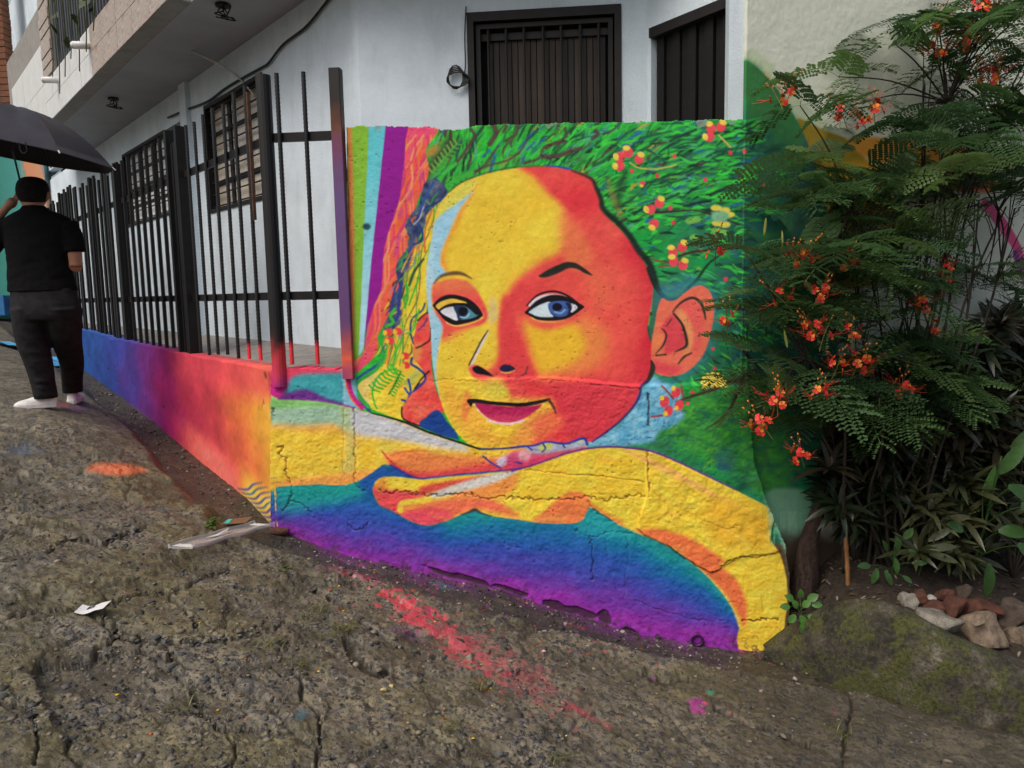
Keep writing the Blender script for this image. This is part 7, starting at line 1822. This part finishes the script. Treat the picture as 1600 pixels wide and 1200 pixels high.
# brick end, card with a teal stripe
c = ground_hit(436, 834); o = link('brick_fragment', stone_mesh(91, .065, .04, .034, .15), m_st['brick'], None, c + (0, 0, .018)); tag(o, 'broken red brick end lying at the corner of the painted wall', 'brick', None, 'thing')
c = ground_hit(366, 820); CD = thing('card_scrap', 'flattened brown card scrap with a turquoise stripe in the gutter', 'card', c)
b = MB(); b.hexa([c + q for q in ((-.075, -.045, .012), (.085, -.03, .02), (.10, .06, .03), (-.06, .055, .016), (-.075, -.045, .016), (.085, -.03, .024), (.10, .06, .034), (-.06, .055, .020))]); b.build('card', simple_mat('brown_card', (.20, .105, .05), .8), CD)
b = MB(); b.add([c + q for q in ((-.055, -.03, .0205), (-.02, -.035, .0225), (-.028, .05, .0245), (-.055, .05, .0225))], [(0, 1, 2, 3)]); b.build('stripe', simple_mat('turquoise_paint', lin((60, 200, 190)), .6), CD)
# snack chips, pink foam
for u, v, lb, col, sc in ((600, 1080, 'pale yellow snack puff lying on the road beside another', (.52, .42, .20), 1), (612, 1074, 'pale yellow snack puff lying on the road beside another', (.52, .42, .20), .8), (849, 1019, 'small pink foam piece on the stained concrete', (.70, .36, .42), .8)):
    c = ground_hit(u, v); o = link('snack_puff' if sc != .8 or u < 700 else 'foam_piece', stone_mesh(int(u), .020 * sc, .013 * sc, .011 * sc, .5, 2), simple_mat('puff_%d' % u, col, .8), None, c + (0, 0, .006)); tag(o, lb, 'litter', 'snack puffs on the road' if u < 700 else None, 'thing')
# weeds in the cracks
def weed(u, v, n, L, wr, label, col, spread=1.0, grass=False, group=None):
    c = ground_hit(u, v); T = thing('grass_tuft' if grass else 'gutter_weed', label, 'weed', c, group); cl_ = Cloud(); r = np.random.default_rng(int(u * 7 + v))
    for k in range(n):
        az = r.uniform(0, 6.28); el = r.uniform(.35, 1.2) if grass else r.uniform(.1, .9)
        d = np.array([math.cos(az) * math.cos(el), math.sin(az) * math.cos(el), math.sin(el)]); p = c + np.array([r.normal(0, .02 * spread), r.normal(0, .02 * spread), 0]) + (0 if grass else d * L * r.uniform(.2, 1.0))
        cl_.put(leaf_tmpl(1, wr, .5, .2, 3), p, basis(d), L * r.uniform(.6, 1.2), np.array(col) * r.uniform(.6, 1.4))
    cl_.build('foliage', m_br, T)
weed(331, 822, 30, .040, .75, 'round-leaved green weed growing beside the card scrap', (.07, .14, .03))
weed(440, 888, 18, .030, .7, 'small round-leaved weed below the clear plastic strip', (.07, .13, .03))
GT = [(480, 968), (498, 955), (545, 985), (520, 990), (748, 1075), (285, 1100), (700, 1135), (868, 1190), (470, 1040), (130, 948), (1310, 1150), (420, 1010)]
for u, v in GT: weed(u, v, 34, .06, .07, 'thin olive grass tuft growing out of a crack in the concrete', (.12, .13, .035), 1.5, True, 'grass tufts in the road cracks')
# loose gravel, aggregate and fallen petals: too many to count
def scatter(name, n, seed, fn, size, flat, mats_col, mat, emb):
    r = np.random.default_rng(seed); tm = []
    for k in range(6):
        bm = bmesh.new(); bmesh.ops.create_icosphere(bm, subdivisions=1, radius=1); V = np.array([v.co[:] for v in bm.verts]); Fc = np.array([[v.index for v in f.verts] for f in bm.faces]); bm.free()
        tm.append((V * r.uniform(.5, 1.35, (len(V), 1)), Fc))
    P = fn(r, n); z = ground_z(P[:, 0], P[:, 1])[0]; cl_ = Cloud()
    for i in range(n):
        s = size(r); a = r.uniform(0, 6.28); B = np.array([[math.cos(a), math.sin(a), 0], [-math.sin(a), math.cos(a), 0], [0, 0, 1]])
        t_ = tm[r.integers(6)]; cl_.put((t_[0] * np.array([1, r.uniform(.6, .95), flat]), t_[1]), np.array([P[i, 0], P[i, 1], z[i] + s * flat * emb]), B, s, np.array(mats_col[r.integers(len(mats_col))]) * r.uniform(.7, 1.3))
    me = mesh(name, np.concatenate(cl_.V), np.concatenate(cl_.F), False, None, np.concatenate(cl_.C), 'paint'); o = link(name, me, mat); return o
m_agg = attr_mat('aggregate_stone', 'paint', .7, .4, 120, .002, .25)
def road_pts(r, n):
    out = []
    while len(out) < n:
        Y = 2.35 + (5.6 - 2.35) * r.random() ** 1.5; X = r.uniform(-.72, .60) * Y; dl, df = dist_walls(np.array([X]), np.array([Y]))
        if min(dl[0] if X < Cc[0] else 9, df[0]) < .45 or vnoise(np.array([X * 2.5]), np.array([Y * 2.5]), 641)[0] < r.random() * .8: continue
        if X > .75 and r.random() < .6: continue
        out.append((X, Y))
    return np.array(out)
def gut_pts(r, n):
    out = []
    while len(out) < n:
        if r.random() < .6: a = r.uniform(-.45, 2.95); p = FW.w(a, 0, abs(r.normal(0, .22)) + .02)
        else: a = r.uniform(0, 4.5); p = FL.w(a, 0, abs(r.normal(0, .18)) + .03)
        out.append(p[:2])
    return np.array(out)
o = scatter('aggregate_stones', 5200, 1, road_pts, lambda r: min(.005 + r.exponential(.005), .024), .40, [(.055, .056, .060), (.085, .086, .090), (.11, .108, .104), (.06, .059, .058), (.18, .155, .12), (.22, .19, .14)], m_agg, -.30); tag(o, 'dark pebbles set in the worn concrete of the road', 'pebbles', None, 'stuff')
o = scatter('gravel', 2600, 2, gut_pts, lambda r: .0025 + r.exponential(.0032), .6, [(.09, .08, .065), (.05, .045, .04), (.16, .14, .11), (.30, .28, .25), (.06, .05, .04)], m_agg, .4); tag(o, 'loose gravel and grit lying along the foot of the walls', 'gravel', None, 'stuff')
def any_pts(r, n):
    out = []
    for k in range(n):
        u, v = (r.uniform(150, 1250), r.uniform(880, 1190)) if k % 2 else (r.uniform(280, 900), r.uniform(800, 1000))
        d = ray(u, v); q = CAM + d * ((-.05 - CAM[2]) / d[2]); q = CAM + d * ((np.interp(q[0], gx_, gz_) - CAM[2]) / d[2]); dl, df = dist_walls(np.array([q[0]]), np.array([q[1]])); out.append(q[:2] if df[0] > .05 else (q[0], q[1] - .4))
    return np.array(out)
o = scatter('fallen_petals', 70, 3, any_pts, lambda r: r.uniform(.004, .010), .35, [(.62, .38, .03), (.62, .38, .03), (.55, .12, .02), (.6, .5, .2)], attr_mat('petal', 'paint', .7, .1), .6); tag(o, 'yellow and orange petals scattered over the road', 'petals', None, 'stuff')
def soil_pts(r, n): return np.array([SO[r.integers(5, 100), r.integers(5, 180)][:2] for _ in range(n)])
r = np.random.default_rng(9); cl_ = Cloud(); tl = leaf_tmpl(1, .3, .3, .4, 3)
for k in range(420):
    p = SO[r.integers(2, 90), r.integers(2, 190)]; az = r.uniform(0, 6.28); cl_.put(tl, p + (0, 0, .006), basis(np.array([math.cos(az), math.sin(az), r.uniform(-.1, .3)])), r.uniform(.015, .055), np.array([(.10, .06, .035), (.16, .11, .07), (.05, .035, .025), (.28, .25, .2)][r.integers(4)]))
me = mesh('fallen_leaves', np.concatenate(cl_.V), np.concatenate(cl_.F), True, None, np.concatenate(cl_.C), 'paint'); o = link('fallen_leaves', me, m_leaf2); tag(o, 'dry leaf litter and crumbs over the garden soil', 'leaf litter', None, 'stuff')
